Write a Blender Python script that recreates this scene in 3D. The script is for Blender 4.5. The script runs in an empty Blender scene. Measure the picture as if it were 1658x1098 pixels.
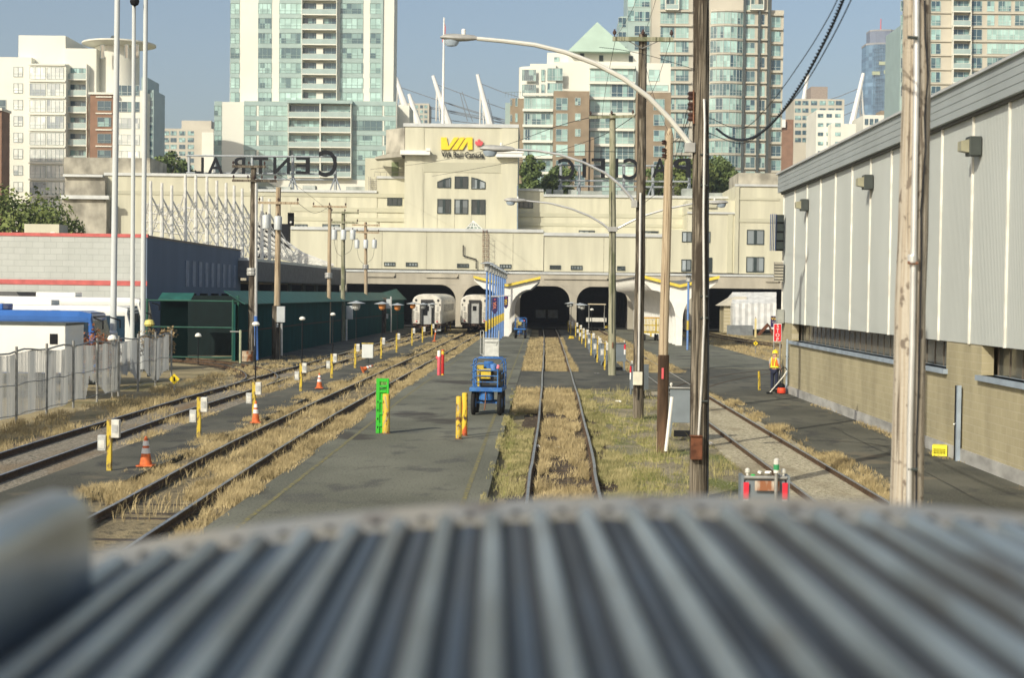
import bpy, math, random
import numpy as np
from mathutils import Matrix, Vector
R=math.radians
random.seed(7); NR=np.random.default_rng(11)
S=bpy.context.scene
C=S.collection
# ---------------------------------------------------------------- camera
FPX=2500.0; H=4.15
cam=bpy.data.cameras.new('camera'); cam.lens=FPX/1658*36; cam.sensor_width=36; cam.sensor_fit='HORIZONTAL'
cam.clip_start=0.05; cam.clip_end=20000
camo=bpy.data.objects.new('camera',cam); C.objects.link(camo); S.camera=camo
CM=Matrix.Translation((0,0,H))@Matrix.Rotation(R(0.918),4,'Z')@Matrix.Rotation(R(90-1.66),4,'X')@Matrix.Rotation(R(0.75),4,'Z')
camo.matrix_world=CM
cam.dof.use_dof=True; cam.dof.focus_distance=75; cam.dof.aperture_fstop=1.9
# ---------------------------------------------------------------- world, sun, exposure
SUN_EL=31.5; SUN_AZ=34.0            # light travels towards +X (sin) and +Y (cos)
w=bpy.data.worlds.new('World'); S.world=w; w.use_nodes=True
nt=w.node_tree; bg=nt.nodes['Background']
sky=nt.nodes.new('ShaderNodeTexSky'); sky.sky_type='NISHITA'; sky.sun_disc=False
sky.sun_elevation=R(SUN_EL); sky.sun_rotation=R(180+SUN_AZ); sky.air_density=1.0; sky.dust_density=2.8; sky.ozone_density=0.6
sky.altitude=0
nt.links.new(sky.outputs[0],bg.inputs[0]); bg.inputs[1].default_value=0.128
sl=bpy.data.lights.new('sun','SUN'); sl.energy=4.3; sl.angle=R(0.5); sl.color=(1.0,0.94,0.79)
so=bpy.data.objects.new('sun',sl); C.objects.link(so)
e=R(SUN_EL);a=R(SUN_AZ)
sd=Vector((math.sin(a)*math.cos(e),math.cos(a)*math.cos(e),-math.sin(e)))
so.rotation_euler=sd.to_track_quat('-Z','Y').to_euler()
S.view_settings.view_transform='Standard'; S.view_settings.look='None'; S.view_settings.exposure=0.0; S.view_settings.gamma=1
S.render.engine='CYCLES'; S.render.resolution_x=1024; S.render.resolution_y=679
S.cycles.max_bounces=5; S.cycles.transparent_max_bounces=6
# ---------------------------------------------------------------- pixel -> world helpers (photo pixels, 1658x1098)
def ray(px,py):
    return (CM.to_3x3()@Vector(((px-829)/FPX,-(py-549)/FPX,-1)))
def P(px,py,Y):
    d=ray(px,py); t=Y/d.y; return Vector((d.x*t,Y,H+d.z*t))
def G(px,py,z=0.0):
    d=ray(px,py); t=(z-H)/d.z; return Vector((d.x*t,d.y*t,z))
def PX(px,py,X):
    d=ray(px,py); t=X/d.x; return Vector((X,d.y*t,H+d.z*t))
# ---------------------------------------------------------------- materials
MATS={}
def nodes(m):
    m.use_nodes=True; n=m.node_tree; return n,n.nodes['Principled BSDF']
def mat(name,col,rough=.75,metal=0,var=.15,scale=2.0,bump=0,bscale=30,st=(1,1,1),col2=None,spec=.3,ramp=None,detail=4,coat=0):
    if name in MATS: return MATS[name]
    m=bpy.data.materials.new(name); n,b=nodes(m); L=n.links
    b.inputs['Roughness'].default_value=rough; b.inputs['Metallic'].default_value=metal
    b.inputs['Specular IOR Level'].default_value=spec
    if coat: b.inputs['Coat Weight'].default_value=coat
    tc=n.nodes.new('ShaderNodeTexCoord'); mp=n.nodes.new('ShaderNodeMapping'); mp.inputs['Scale'].default_value=st
    L.new(tc.outputs['Object'],mp.inputs['Vector'])
    nz=n.nodes.new('ShaderNodeTexNoise'); nz.inputs['Scale'].default_value=scale; nz.inputs['Detail'].default_value=detail
    L.new(mp.outputs[0],nz.inputs['Vector'])
    cr=n.nodes.new('ShaderNodeValToRGB')
    r0,r1=ramp or (.35,.65)
    cr.color_ramp.elements[0].position=r0; cr.color_ramp.elements[1].position=r1
    c0=tuple(max(0,c*(1-var)) for c in col); c1=col2 or tuple(min(1,c*(1+var)) for c in col)
    cr.color_ramp.elements[0].color=(*c0,1); cr.color_ramp.elements[1].color=(*c1,1)
    L.new(nz.outputs['Fac'],cr.inputs['Fac']); L.new(cr.outputs['Color'],b.inputs['Base Color'])
    if bump:
        n2=n.nodes.new('ShaderNodeTexNoise'); n2.inputs['Scale'].default_value=bscale; n2.inputs['Detail'].default_value=5
        L.new(mp.outputs[0],n2.inputs['Vector'])
        bp_=n.nodes.new('ShaderNodeBump'); bp_.inputs['Strength'].default_value=bump; bp_.inputs['Distance'].default_value=.05
        L.new(n2.outputs['Fac'],bp_.inputs['Height']); L.new(bp_.outputs[0],b.inputs['Normal'])
    MATS[name]=m; return m
def multi(name,layers,rough=.95,bump=.4,bscale=14,coord='Object',bdist=.05):
    """layers: base colour, then (colour, scale, lo, hi, detail, stretch) blended over it by noise"""
    if name in MATS: return MATS[name]
    m=bpy.data.materials.new(name); n,b=nodes(m); L=n.links
    b.inputs['Roughness'].default_value=rough; b.inputs['Specular IOR Level'].default_value=.2
    tc=n.nodes.new('ShaderNodeTexCoord')
    prev=None
    base=layers[0]
    for i,(c,s,lo,hi,d,stv) in enumerate(layers[1:]):
        mp=n.nodes.new('ShaderNodeMapping'); mp.inputs['Scale'].default_value=stv; mp.inputs['Location'].default_value=(i*7.3,i*3.1,0)
        L.new(tc.outputs[coord],mp.inputs[0])
        nz=n.nodes.new('ShaderNodeTexNoise'); nz.inputs['Scale'].default_value=s; nz.inputs['Detail'].default_value=d
        L.new(mp.outputs[0],nz.inputs['Vector'])
        mr=n.nodes.new('ShaderNodeMapRange'); mr.inputs['From Min'].default_value=lo; mr.inputs['From Max'].default_value=hi
        L.new(nz.outputs['Fac'],mr.inputs['Value'])
        mx=n.nodes.new('ShaderNodeMixRGB'); L.new(mr.outputs[0],mx.inputs['Fac'])
        if prev: L.new(prev,mx.inputs['Color1'])
        else: mx.inputs['Color1'].default_value=(*base,1)
        mx.inputs['Color2'].default_value=(*c,1); prev=mx.outputs[0]
    L.new(prev,b.inputs['Base Color'])
    if bump:
        n2=n.nodes.new('ShaderNodeTexNoise'); n2.inputs['Scale'].default_value=bscale; n2.inputs['Detail'].default_value=6
        L.new(tc.outputs[coord],n2.inputs['Vector'])
        bp_=n.nodes.new('ShaderNodeBump'); bp_.inputs['Strength'].default_value=bump; bp_.inputs['Distance'].default_value=bdist
        L.new(n2.outputs['Fac'],bp_.inputs['Height']); L.new(bp_.outputs[0],b.inputs['Normal'])
    MATS[name]=m; return m
def brickmat(name,c1,c2,mortar,bw,bh,ms=.01,axis='xz',var=.12,stain=None):
    m=bpy.data.materials.new(name); n,b=nodes(m); L=n.links
    b.inputs['Roughness'].default_value=.9; b.inputs['Specular IOR Level'].default_value=.2
    tc=n.nodes.new('ShaderNodeTexCoord'); sp=n.nodes.new('ShaderNodeSeparateXYZ'); cb=n.nodes.new('ShaderNodeCombineXYZ')
    L.new(tc.outputs['Object'],sp.inputs[0])
    L.new(sp.outputs['X' if axis[0]=='x' else 'Y'],cb.inputs[0]); L.new(sp.outputs['Z'],cb.inputs[1])
    br=n.nodes.new('ShaderNodeTexBrick'); br.inputs['Scale'].default_value=1
    br.inputs['Color1'].default_value=(*c1,1); br.inputs['Color2'].default_value=(*c2,1); br.inputs['Mortar'].default_value=(*mortar,1)
    br.inputs['Brick Width'].default_value=bw; br.inputs['Row Height'].default_value=bh; br.inputs['Mortar Size'].default_value=ms; br.inputs['Mortar Smooth'].default_value=.2
    L.new(cb.outputs[0],br.inputs['Vector'])
    nz=n.nodes.new('ShaderNodeTexNoise'); nz.inputs['Scale'].default_value=.9; nz.inputs['Detail'].default_value=6
    mp=n.nodes.new('ShaderNodeMapping'); mp.inputs['Scale'].default_value=(1,1,.35); L.new(tc.outputs['Object'],mp.inputs[0]); L.new(mp.outputs[0],nz.inputs['Vector'])
    mr=n.nodes.new('ShaderNodeMapRange'); mr.inputs['From Min'].default_value=.35; mr.inputs['From Max'].default_value=.7
    mr.inputs['To Min'].default_value=1.0; mr.inputs['To Max'].default_value=1-var*2
    L.new(nz.outputs['Fac'],mr.inputs['Value'])
    mx=n.nodes.new('ShaderNodeMixRGB'); mx.blend_type='MULTIPLY'; mx.inputs['Fac'].default_value=1
    L.new(br.outputs['Color'],mx.inputs['Color1']); L.new(mr.outputs[0],mx.inputs['Color2']); L.new(mx.outputs[0],b.inputs['Base Color'])
    bp_=n.nodes.new('ShaderNodeBump'); bp_.inputs['Strength'].default_value=.5; bp_.inputs['Distance'].default_value=.012; bp_.invert=True
    L.new(br.outputs['Fac'],bp_.inputs['Height']); L.new(bp_.outputs[0],b.inputs['Normal'])
    MATS[name]=m; return m
def glassmat(name,pale,dark,bias=.5,rough=.12,px=.9,pz=1.4,spec=.8):
    """building glass: panes (cells of the window) show drawn blinds or the dark room; varies per window and per pane"""
    m=bpy.data.materials.new(name); n,b=nodes(m); L=n.links
    b.inputs['Roughness'].default_value=rough; b.inputs['Specular IOR Level'].default_value=spec
    tc=n.nodes.new('ShaderNodeTexCoord'); oi=n.nodes.new('ShaderNodeObjectInfo')
    sp=n.nodes.new('ShaderNodeSeparateXYZ'); L.new(tc.outputs['Object'],sp.inputs[0])
    def fl(o,s):
        d=n.nodes.new('ShaderNodeMath'); d.operation='DIVIDE'; d.inputs[1].default_value=s; L.new(o,d.inputs[0])
        f=n.nodes.new('ShaderNodeMath'); f.operation='FLOOR'; L.new(d.outputs[0],f.inputs[0]); return f.outputs[0]
    cb=n.nodes.new('ShaderNodeCombineXYZ'); L.new(fl(sp.outputs[0],px),cb.inputs[0]); L.new(fl(sp.outputs[2],pz),cb.inputs[1]); L.new(oi.outputs['Random'],cb.inputs[2])
    wn=n.nodes.new('ShaderNodeTexWhiteNoise'); wn.noise_dimensions='3D'; L.new(cb.outputs[0],wn.inputs['Vector'])
    ad=n.nodes.new('ShaderNodeMath'); ad.operation='MULTIPLY_ADD'; ad.inputs[1].default_value=.45; L.new(wn.outputs['Value'],ad.inputs[0])
    m2=n.nodes.new('ShaderNodeMath'); m2.operation='MULTIPLY'; m2.inputs[1].default_value=.55; L.new(oi.outputs['Random'],m2.inputs[0]); L.new(m2.outputs[0],ad.inputs[2])
    cr=n.nodes.new('ShaderNodeValToRGB'); cr.color_ramp.elements[0].position=bias-.1; cr.color_ramp.elements[1].position=bias+.12
    cr.color_ramp.elements[0].color=(*pale,1); cr.color_ramp.elements[1].color=(*dark,1)
    e2=cr.color_ramp.elements.new(0.14); e2.color=(*[min(1,c*1.3+.03) for c in pale],1)
    e3=cr.color_ramp.elements.new(bias-.22); e3.color=(*[c*.92 for c in pale],1)
    L.new(ad.outputs[0],cr.inputs['Fac']); L.new(cr.outputs[0],b.inputs['Base Color'])
    MATS[name]=m; return m
def emit(name,col,s):
    m=bpy.data.materials.new(name); n,b=nodes(m); b.inputs['Base Color'].default_value=(*col,1); b.inputs['Emission Color'].default_value=(*col,1); b.inputs['Emission Strength'].default_value=s
    MATS[name]=m; return m
# ---------------------------------------------------------------- mesh builder
SPLIT=set('side_window side_fluting rear_wing_wall floor_band floor_slab tower_pilaster parapet_flashing spandrel_band conduit_trim wall_band roof_flashing upper_storey_wall right_wing_wall right_wing_flashing wall_pilaster side_bay_wall stone_end_wall stone_ledge white_ledge roof_unit white_barrier_panel joint_strip mullion red_stripe canopy_column dark_joint steel_frame window wall_lamp shelter_post white_bar mast_strut stay_cable blue_slat sign_letter louvre window_post slot rivet yellow_fascia axle crown_rim side_panel skylight_bar roof_cushion reflective_stripe'.split())
class MB:
    def __init__(s): s.g=[]; s.v=[]; s.f=[]; s.m=[]; s.cm=0; s.smooth=False
    def add(s,vs,fs):
        o=len(s.v); s.g.append((o,len(s.f))); s.v+= [tuple(v) for v in vs]
        for f in fs: s.f.append(tuple(i+o for i in f)); s.m.append(s.cm)
        return s
    def box(s,x0,y0,z0,x1,y1,z1,bev=0):
        if x0>x1:x0,x1=x1,x0
        if y0>y1:y0,y1=y1,y0
        if z0>z1:z0,z1=z1,z0
        return s.add([(x0,y0,z0),(x1,y0,z0),(x1,y1,z0),(x0,y1,z0),(x0,y0,z1),(x1,y0,z1),(x1,y1,z1),(x0,y1,z1)],
            [(0,3,2,1),(4,5,6,7),(0,1,5,4),(1,2,6,5),(2,3,7,6),(3,0,4,7)])
    def cb(s,c,d,rz=0,rx=0,ry=0):
        M=Matrix.Translation(c)@Matrix.Rotation(rz,4,'Z')@Matrix.Rotation(ry,4,'Y')@Matrix.Rotation(rx,4,'X')
        h=[x/2 for x in d]
        vs=[M@Vector((a*h[0],b*h[1],c_*h[2])) for c_ in(-1,1) for a,b in((-1,-1),(1,-1),(1,1),(-1,1))]
        return s.add(vs,[(0,3,2,1),(4,5,6,7),(0,1,5,4),(1,2,6,5),(2,3,7,6),(3,0,4,7)])
    def ring_loft(s,rings,cap=True,closed=True):
        n=len(rings[0]); vs=[p for r in rings for p in r]; fs=[]
        for k in range(len(rings)-1):
            for i in range(n if closed else n-1):
                j=(i+1)%n; fs.append((k*n+i,k*n+j,(k+1)*n+j,(k+1)*n+i))
        if cap: fs.append(tuple(range(n-1,-1,-1))); fs.append(tuple((len(rings)-1)*n+i for i in range(n)))
        return s.add(vs,fs)
    def tube(s,pts,r,n=8,r1=None,cap=True):
        pts=[Vector(p) for p in pts]; m=len(pts); rings=[]
        prev=None
        for k,p in enumerate(pts):
            t=(pts[min(k+1,m-1)]-pts[max(k-1,0)]).normalized()
            if prev is None:
                u=t.cross(Vector((0,0,1)))
                if u.length<.05: u=Vector((1,0,0))
                u.normalize()
            else:
                u=(prev-t*prev.dot(t)).normalized()
            prev=u; v=t.cross(u)
            rr=r if r1 is None else r+(r1-r)*k/(m-1)
            rings.append([p+(u*math.cos(2*math.pi*i/n)+v*math.sin(2*math.pi*i/n))*rr for i in range(n)])
        return s.ring_loft(rings,cap)
    def cyl(s,p0,p1,r,r1=None,n=12): return s.tube([p0,p1],r,n,r1)
    def lathe(s,c,prof,n=16,axis='z'):
        rings=[]
        for r,z in prof:
            ring=[]
            for i in range(n):
                a=2*math.pi*i/n; x=r*math.cos(a); y=r*math.sin(a)
                if axis=='z': q=(c[0]+x,c[1]+y,c[2]+z)
                elif axis=='x': q=(c[0]+z,c[1]+x,c[2]+y)
                else: q=(c[0]+x,c[1]+z,c[2]-y) if False else (c[0]+y,c[1]+z,c[2]+x)
                ring.append(q)
            rings.append(ring)
        return s.ring_loft(rings)
    def prism(s,poly,d):
        """poly: 3D points of one face; extruded by vector d"""
        poly=[Vector(p) for p in poly]; d=Vector(d); n=len(poly)
        return s.add(list(poly)+[p+d for p in poly],[tuple(range(n-1,-1,-1)),tuple(range(n,2*n))]+[(i,(i+1)%n,n+(i+1)%n,n+i) for i in range(n)])
    def quad(s,a,b,c,d): return s.add([a,b,c,d],[(0,1,2,3)])
    def build(s,name,mats,parent=None,world=False,smooth=False,origin=None,bevel=0):
        if not isinstance(mats,(list,tuple)): mats=[mats]
        if parent is not None and name in SPLIT and len(s.g)>1:
            o=None
            for (v0,f0),(v1,f1) in zip(s.g,s.g[1:]+[(len(s.v),len(s.f))]):
                q=MB(); q.v=s.v[v0:v1]; q.f=[tuple(i-v0 for i in f) for f in s.f[f0:f1]]; q.m=s.m[f0:f1]
                o=q.build(name,mats,parent,world,smooth,origin,bevel)
            return o
        off=Vector((0,0,0))
        if parent is None:
            if origin is None:
                A=np.array(s.v); lo=A.min(0); hi=A.max(0); off=Vector(((lo[0]+hi[0])/2,(lo[1]+hi[1])/2,lo[2]))
            else: off=Vector(origin)
        elif world:
            q=parent
            while q: off+=q.location; q=q.parent
        me=bpy.data.meshes.new(name); me.from_pydata([(v[0]-off.x,v[1]-off.y,v[2]-off.z) for v in s.v],[],s.f)
        for m in mats: me.materials.append(m)
        if max(s.m)>0: me.polygons.foreach_set('material_index',s.m)
        if smooth:
            me.polygons.foreach_set('use_smooth',[True]*len(me.polygons)); me.update()
            try: me.set_sharp_from_angle(angle=R(40))
            except Exception: pass
        me.update()
        o=bpy.data.objects.new(name,me); C.objects.link(o)
        if parent is None: o.location=off
        else: o.parent=parent
        if bevel:
            b=o.modifiers.new('bevel','BEVEL'); b.width=bevel; b.segments=2; b.limit_method='ANGLE'
        return o
def T(name,label,cat,loc=(0,0,0),rz=0,group=None):
    o=bpy.data.objects.new(name,None); C.objects.link(o); o.location=loc; o.rotation_euler=(0,0,rz); o.empty_display_size=.2
    o['label']=label; o['category']=cat
    if group: o['group']=group
    return o
def tag(o,label,cat,group=None):
    o['label']=label; o['category']=cat
    if group: o['group']=group
    return o
def kind(o,k,label=None,cat=None):
    o['kind']=k
    if label: o['label']=label
    if cat: o['category']=cat
    return o
def dup(root,loc,rz=None,label=None,scale=None):
    def cp(o,par):
        c=o.copy(); C.objects.link(c)
        if par: c.parent=par
        for ch in KIDS.get(o.name,[]): cp(ch,c)
        return c
    KIDS={}
    for o in C.objects:
        if o.parent: KIDS.setdefault(o.parent.name,[]).append(o)
    r=cp(root,None); r.location=loc
    if rz is not None: r.rotation_euler=(0,0,rz)
    if scale: r.scale=(scale,)*3
    if label: r['label']=label
    return r
def pbox(mb,x0,y0,x1,y1,Y,depth):
    """box whose front face fills a pixel rectangle when it stands at distance Y"""
    xm=(x0+x1)/2; ym=(y0+y1)/2
    a=P(x0,ym,Y).x; b=P(x1,ym,Y).x; t=P(xm,y0,Y).z; u=P(xm,y1,Y).z
    mb.box(a,Y,u,b,Y+depth,t); return a,b,u,t
def textmesh(name,body,size,mat_,parent,loc,rot=(90,0,0),ext=.01,align='CENTER',sx=1,off=0):
    cu=bpy.data.curves.new(name,'FONT'); cu.body=body; cu.size=size; cu.extrude=ext; cu.align_x=align; cu.align_y='CENTER'; cu.offset=off
    cu.resolution_u=3
    o=bpy.data.objects.new(name,cu); C.objects.link(o)
    dg=bpy.context.evaluated_depsgraph_get(); me=bpy.data.meshes.new_from_object(o.evaluated_get(dg))
    bpy.data.objects.remove(o); bpy.data.curves.remove(cu)
    me.name=name; me.materials.clear(); me.materials.append(mat_)
    q=bpy.data.objects.new(name,me); C.objects.link(q); q.parent=parent
    q.location=loc; q.rotation_euler=tuple(R(x) for x in rot); q.scale=(sx,1,1)
    return q
ORD=['first','second','third','fourth','fifth','sixth','seventh','eighth','ninth','tenth','eleventh','twelfth','thirteenth','fourteenth','fifteenth']
# ================================================================ SETTING
asph=multi('asphalt',[(.125,.123,.105),(.15,.147,.125),.6,.35,.7,6,(1,.4,1)] if False else [(.120,.123,.093),((.18,.182,.14),.30,.40,.58,8,(1,.5,1)),((.085,.085,.075),.9,.55,.66,10,(1,.6,1)),((.21,.208,.16),26,.52,.7,3,(1,1,1)),((.06,.06,.055),17,.56,.68,4,(1,1,1)),((.07,.065,.055),.22,.60,.66,10,(1,1,1))],rough=.9,bump=.25,bscale=60,bdist=.01)
asph_d=multi('service_asphalt',[(.070,.070,.055),((.115,.113,.088),.35,.42,.58,8,(1,.5,1)),((.05,.05,.045),1.1,.54,.64,10,(1,.6,1)),((.15,.145,.12),28,.52,.7,3,(1,1,1)),((.16,.14,.10),.5,.60,.68,10,(1,1,1))],rough=.9,bump=.25,bscale=60,bdist=.01)
dirt=multi('dry_ground',[(.30,.24,.13),((.38,.31,.17),.8,.35,.6,8,(1,.5,1)),((.13,.12,.05),.35,.52,.66,8,(1,.5,1)),((.20,.18,.13),9,.5,.7,5,(1,1,1)),((.09,.075,.045),3,.62,.78,8,(1,1,1))],bump=.7,bscale=10)
gravel=multi('gravel',[(.25,.22,.165),((.40,.36,.29),14,.48,.66,3,(1,1,1)),((.09,.08,.06),9,.52,.7,3,(1,1,1)),((.22,.15,.08),.5,.5,.7,6,(1,.3,1))],bump=1,bscale=16,bdist=.06)
gravelr=multi('pale_gravel',[(.40,.36,.25),((.58,.52,.38),13,.46,.62,3,(1,1,1)),((.12,.105,.075),11,.56,.70,3,(1,1,1)),((.24,.20,.13),.6,.5,.7,6,(1,.3,1))],bump=1,bscale=15,bdist=.06)
hard=multi('gravelly_grass',[(.20,.175,.11),((.30,.26,.18),1.1,.42,.6,8,(1,.6,1)),((.13,.15,.04),.45,.5,.62,8,(1,.7,1)),((.38,.35,.28),16,.55,.7,3,(1,1,1)),((.10,.085,.05),8,.56,.72,4,(1,1,1))],bump=.9,bscale=14)
yellowline=multi('worn_yellow_line',[(.25,.215,.07),((.15,.145,.10),9,.36,.54,8,(1,.6,1))],rough=.85,bump=0)
def sheet(name,pts,z,m,thick=0):
    mb=MB()
    if thick: mb.prism([(x,y,z-thick) for x,y in pts],(0,0,thick))
    else: mb.add([(x,y,z) for x,y in pts],[tuple(range(len(pts)))])
    o=mb.build(name,m,origin=(0,0,0)); o['kind']='structure'; return o
sheet('ground',[(-9000,-500),(9000,-500),(9000,16000),(-9000,16000)],-.20,dirt)
def strip(name,left,right,z,m,thick=0):
    # left/right are lists of (x,y) going away
    return sheet(name,left+right[::-1],z,m,thick)
# platform and paving
strip('platform',[(-5.75,14),(-5.78,60),(-5.35,110),(-5.1,189)],[(-.98,14),(-.95,55),(-.82,90),(-.6,189)],0,asph,.35)
strip('yellow_platform_line',[(-5.25,20),(-5.28,60),(-4.95,102)],[(-5.15,20),(-5.18,60),(-4.87,102)],.004,yellowline)
strip('yellow_platform_edge_line',[(-1.48,20),(-1.45,55),(-1.34,90),(-1.2,150)],[(-1.38,20),(-1.35,55),(-1.24,90),(-1.1,150)],.004,yellowline)
strip('paved_walkway',[(-10.9,20),(-10.9,60),(-10.8,100),(-10.3,165)],[(-8.95,20),(-8.95,60),(-8.7,100),(-8.3,165)],-.03,asph_d,.2)
strip('crossing_pavement',[(-.95,69),(-.9,84)],[(9.4,69),(9.4,84)],-.018,asph_d,.2)
strip('narrow_walkway',[(2.35,84.02),(2.3,110),(2.6,186)],[(5.0,84.02),(5.0,110),(4.6,186)],-.03,asph_d,.2)
strip('service_road',[(7.75,20),(7.75,69),(7.9,84),(7.9,90)],[(11.0,20),(11.0,69),(14.4,84),(22,90)],-.008,asph_d,.2)
strip('right_platform',[(8.3,90.02),(8.5,130),(8.3,188)],[(15.2,90.02),(15.0,130),(14.8,188)],.02,asph,.3)
strip('far_left_road',[(-17.4,88),(-16.2,188)],[(-13.9,88),(-13.2,188)],-.06,asph_d,.1)
strip('station_floor',[(-60,189.5),(-60,232)],[(60,189.5),(60,232)],.06,mat('shed_floor',(.06,.06,.055)))
strip('gravel_track_bed',[(5.1,14),(5.1,68.9)],[(7.7,14),(7.7,68.9)],-.12,gravelr,.08)
strip('gravelly_verge',[(1.9,14),(2.0,45),(2.3,68.9)],[(5.05,14),(5.05,45),(5.05,68.9)],-.13,hard,.06)
strip('left_gravel_bed',[(-14.4,20),(-14.2,70),(-13.8,165)],[(-10.95,20),(-10.95,70),(-10.85,165)],-.135,gravel,.06)
strip('left_dirt_bed',[(-8.9,20),(-8.85,60),(-8.6,165)],[(-5.8,20),(-5.8,60),(-5.4,165)],-.13,multi('track_dirt',[(.20,.165,.10),((.30,.245,.14),1.2,.4,.65,8,(1,.5,1)),((.09,.08,.055),5,.5,.7,6,(1,1,1))],bump=.9,bscale=14),.06)
# ---------------------------------------------------------------- tracks
railtop=mat('worn_rail_top',(.40,.40,.40),.3,.9,.25,4)
railside=mat('rusty_rail_side',(.09,.055,.03),.85,0,.35,8)
tiem=mat('sleeper_wood',(.07,.055,.042),.9,0,.3,6,bump=.4)
def interp(pts,y):
    for (x0,y0),(x1,y1) in zip(pts,pts[1:]):
        if y<=y1: 
            t=(y-y0)/(y1-y0); return x0+(x1-x0)*t
    return pts[-1][0]
def smoothline(pts,n=6):
    out=[]
    P_=[pts[0]]+list(pts)+[pts[-1]]
    for i in range(1,len(P_)-2):
        a,b,c,d=[Vector((*q,0)) for q in P_[i-1:i+3]]
        for k in range(n):
            t=k/n
            q=.5*((2*b)+(c-a)*t+(2*a-5*b+4*c-d)*t*t+(3*b-a-3*c+d)*t**3); out.append((q.x,q.y))
    out.append(tuple(pts[-1])); return out
def track(pts,zt=.045,ties=True,label='',tie_range=None,wob=.0,top=True,tname='railway_track',gauge=1.5,tdrop=.055):
    th=T(tname,label,'railway track',(pts[0][0],pts[0][1],0)); 
    ln=smoothline(pts,8)
    for sgn in(-1,1):
        rings=[];rt=[]
        for k,(x,y) in enumerate(ln):
            a=Vector(ln[max(k-1,0)]);b=Vector(ln[min(k+1,len(ln)-1)]); t=(b-a).normalized(); nx=Vector((t.y,-t.x))
            c=Vector((x,y))+nx*sgn*gauge/2+nx*(wob*math.sin(y*.31+sgn)+wob*.6*math.sin(y*.13)); 
            zz=zt+wob*.4*math.sin(y*.23+sgn)
            def q(u,z): 
                w_=c+nx*u; return (w_.x,w_.y,z)
            rings.append([q(-.07,zz-.15),q(.07,zz-.15),q(.06,zz-.13),q(.012,zz-.11),q(.012,zz-.045),q(.036,zz-.03),q(.036,zz-.004),q(-.036,zz-.004),q(-.036,zz-.03),q(-.012,zz-.045),q(-.012,zz-.11),q(-.06,zz-.13)])
            rt.append([q(-.034,zz-.004),q(.034,zz-.004),q(.026,zz+.004),q(-.026,zz+.004)])
        rail=MB().ring_loft(rings).build('rail',railside,th,world=True)
        if top: MB().ring_loft(rt).build('rail_head',railtop,rail,world=True)
    if ties:
        mb=MB(); L_=0; y0,y1=tie_range or (-1e9,1e9)
        for (xa,ya),(xb,yb) in zip(ln,ln[1:]):
            seg=math.hypot(xb-xa,yb-ya); d=L_
            while d<seg:
                t=d/seg; x=xa+(xb-xa)*t;y=ya+(yb-ya)*t
                if y0<y<y1: mb.cb((x,y,zt-.21-tdrop+random.uniform(-.012,.012)),(2.5+random.uniform(-.1,.1),.22,.16),rz=-math.atan2(xb-xa,yb-ya)+random.uniform(-.03,.03))
                d+=.62
            L_=d-seg
        o=mb.build('sleepers',tiem,th,world=True); o['kind']='stuff'
    return th
ZR_=0
TC=[(.35,-12),(.45,14),(.63,34),(.73,40),(.96,64),(1.2,100),(1.45,152),(1.5,228)]
track(TC,label='middle railway track overgrown with dry grass beside the main platform',wob=.012,tie_range=(10,190))
track([(-7.1,10),(-7.25,27),(-7.5,48),(-7.3,80),(-6.95,120),(-6.75,165),(-6.7,228)],zt=.05,label='railway track left of the platform leading to the second parked coach',wob=.012,tie_range=(15,190))
track([(-12.3,10),(-12.45,30),(-12.75,50),(-12.6,75),(-12.2,120),(-11.85,165),(-11.8,228)],zt=.02,label='dark railway track running beside the pale slatted fence',wob=.012,tie_range=(15,190))
track([(-12.6,66),(-13.2,74),(-15.2,82),(-18.3,89),(-24,96)],zt=.0,label='curved siding track branching left toward the green gate')
track([(6.45,5),(6.5,32),(6.5,60),(6.6,100),(6.8,140),(6.9,228)],zt=.0,tdrop=.03,label='straight railway track in pale gravel beside the service road',tie_range=(10,66))
track([(5.9,62),(6.5,68),(8.6,76),(12.6,86),(19,97),(30,110)],zt=.006,ties=False,label='curved rails set in the asphalt branching right',top=False)
track([(34,88),(25,112),(21,140),(19.5,170),(19,228)],zt=.0,label='railway track in dry grass in front of the white tent',tie_range=(85,170))
seam=mat('tar_seam',(.045,.045,.04),.9)
for i,(x0,y0,x1,y1,w) in enumerate(((-5.7,46.6,-1,47.4,.05),(-5.7,58,-1,57.2,.06),(-5.6,66,-1,66.8,.05),(-5.6,78,-1,77.5,.08),(-5.5,92,-.9,92.6,.08),(8,52,10.9,52.5,.05),(8,41,10.9,40.6,.04),(9.2,30,9.6,50,.035),(-10.8,38,-9,38.3,.05),(-10.8,51,-9,50.7,.05),(-.9,76.5,8.9,76.2,.06))):
    n=14; pl=[];pr_=[]; dx=x1-x0;dy=y1-y0; L_=math.hypot(dx,dy); nx,ny=-dy/L_,dx/L_
    for k in range(n+1):
        t=k/n; o=random.uniform(-.05,.05); ww=w*random.uniform(.3,1); pl.append((x0+dx*t+nx*(o-ww/2),y0+dy*t+ny*(o-ww/2))); pr_.append((x0+dx*t+nx*(o+ww/2),y0+dy*t+ny*(o+ww/2)))
    sheet('pavement_seam',pl+pr_[::-1],.003 if x0>-7 else -.026,seam)
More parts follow.
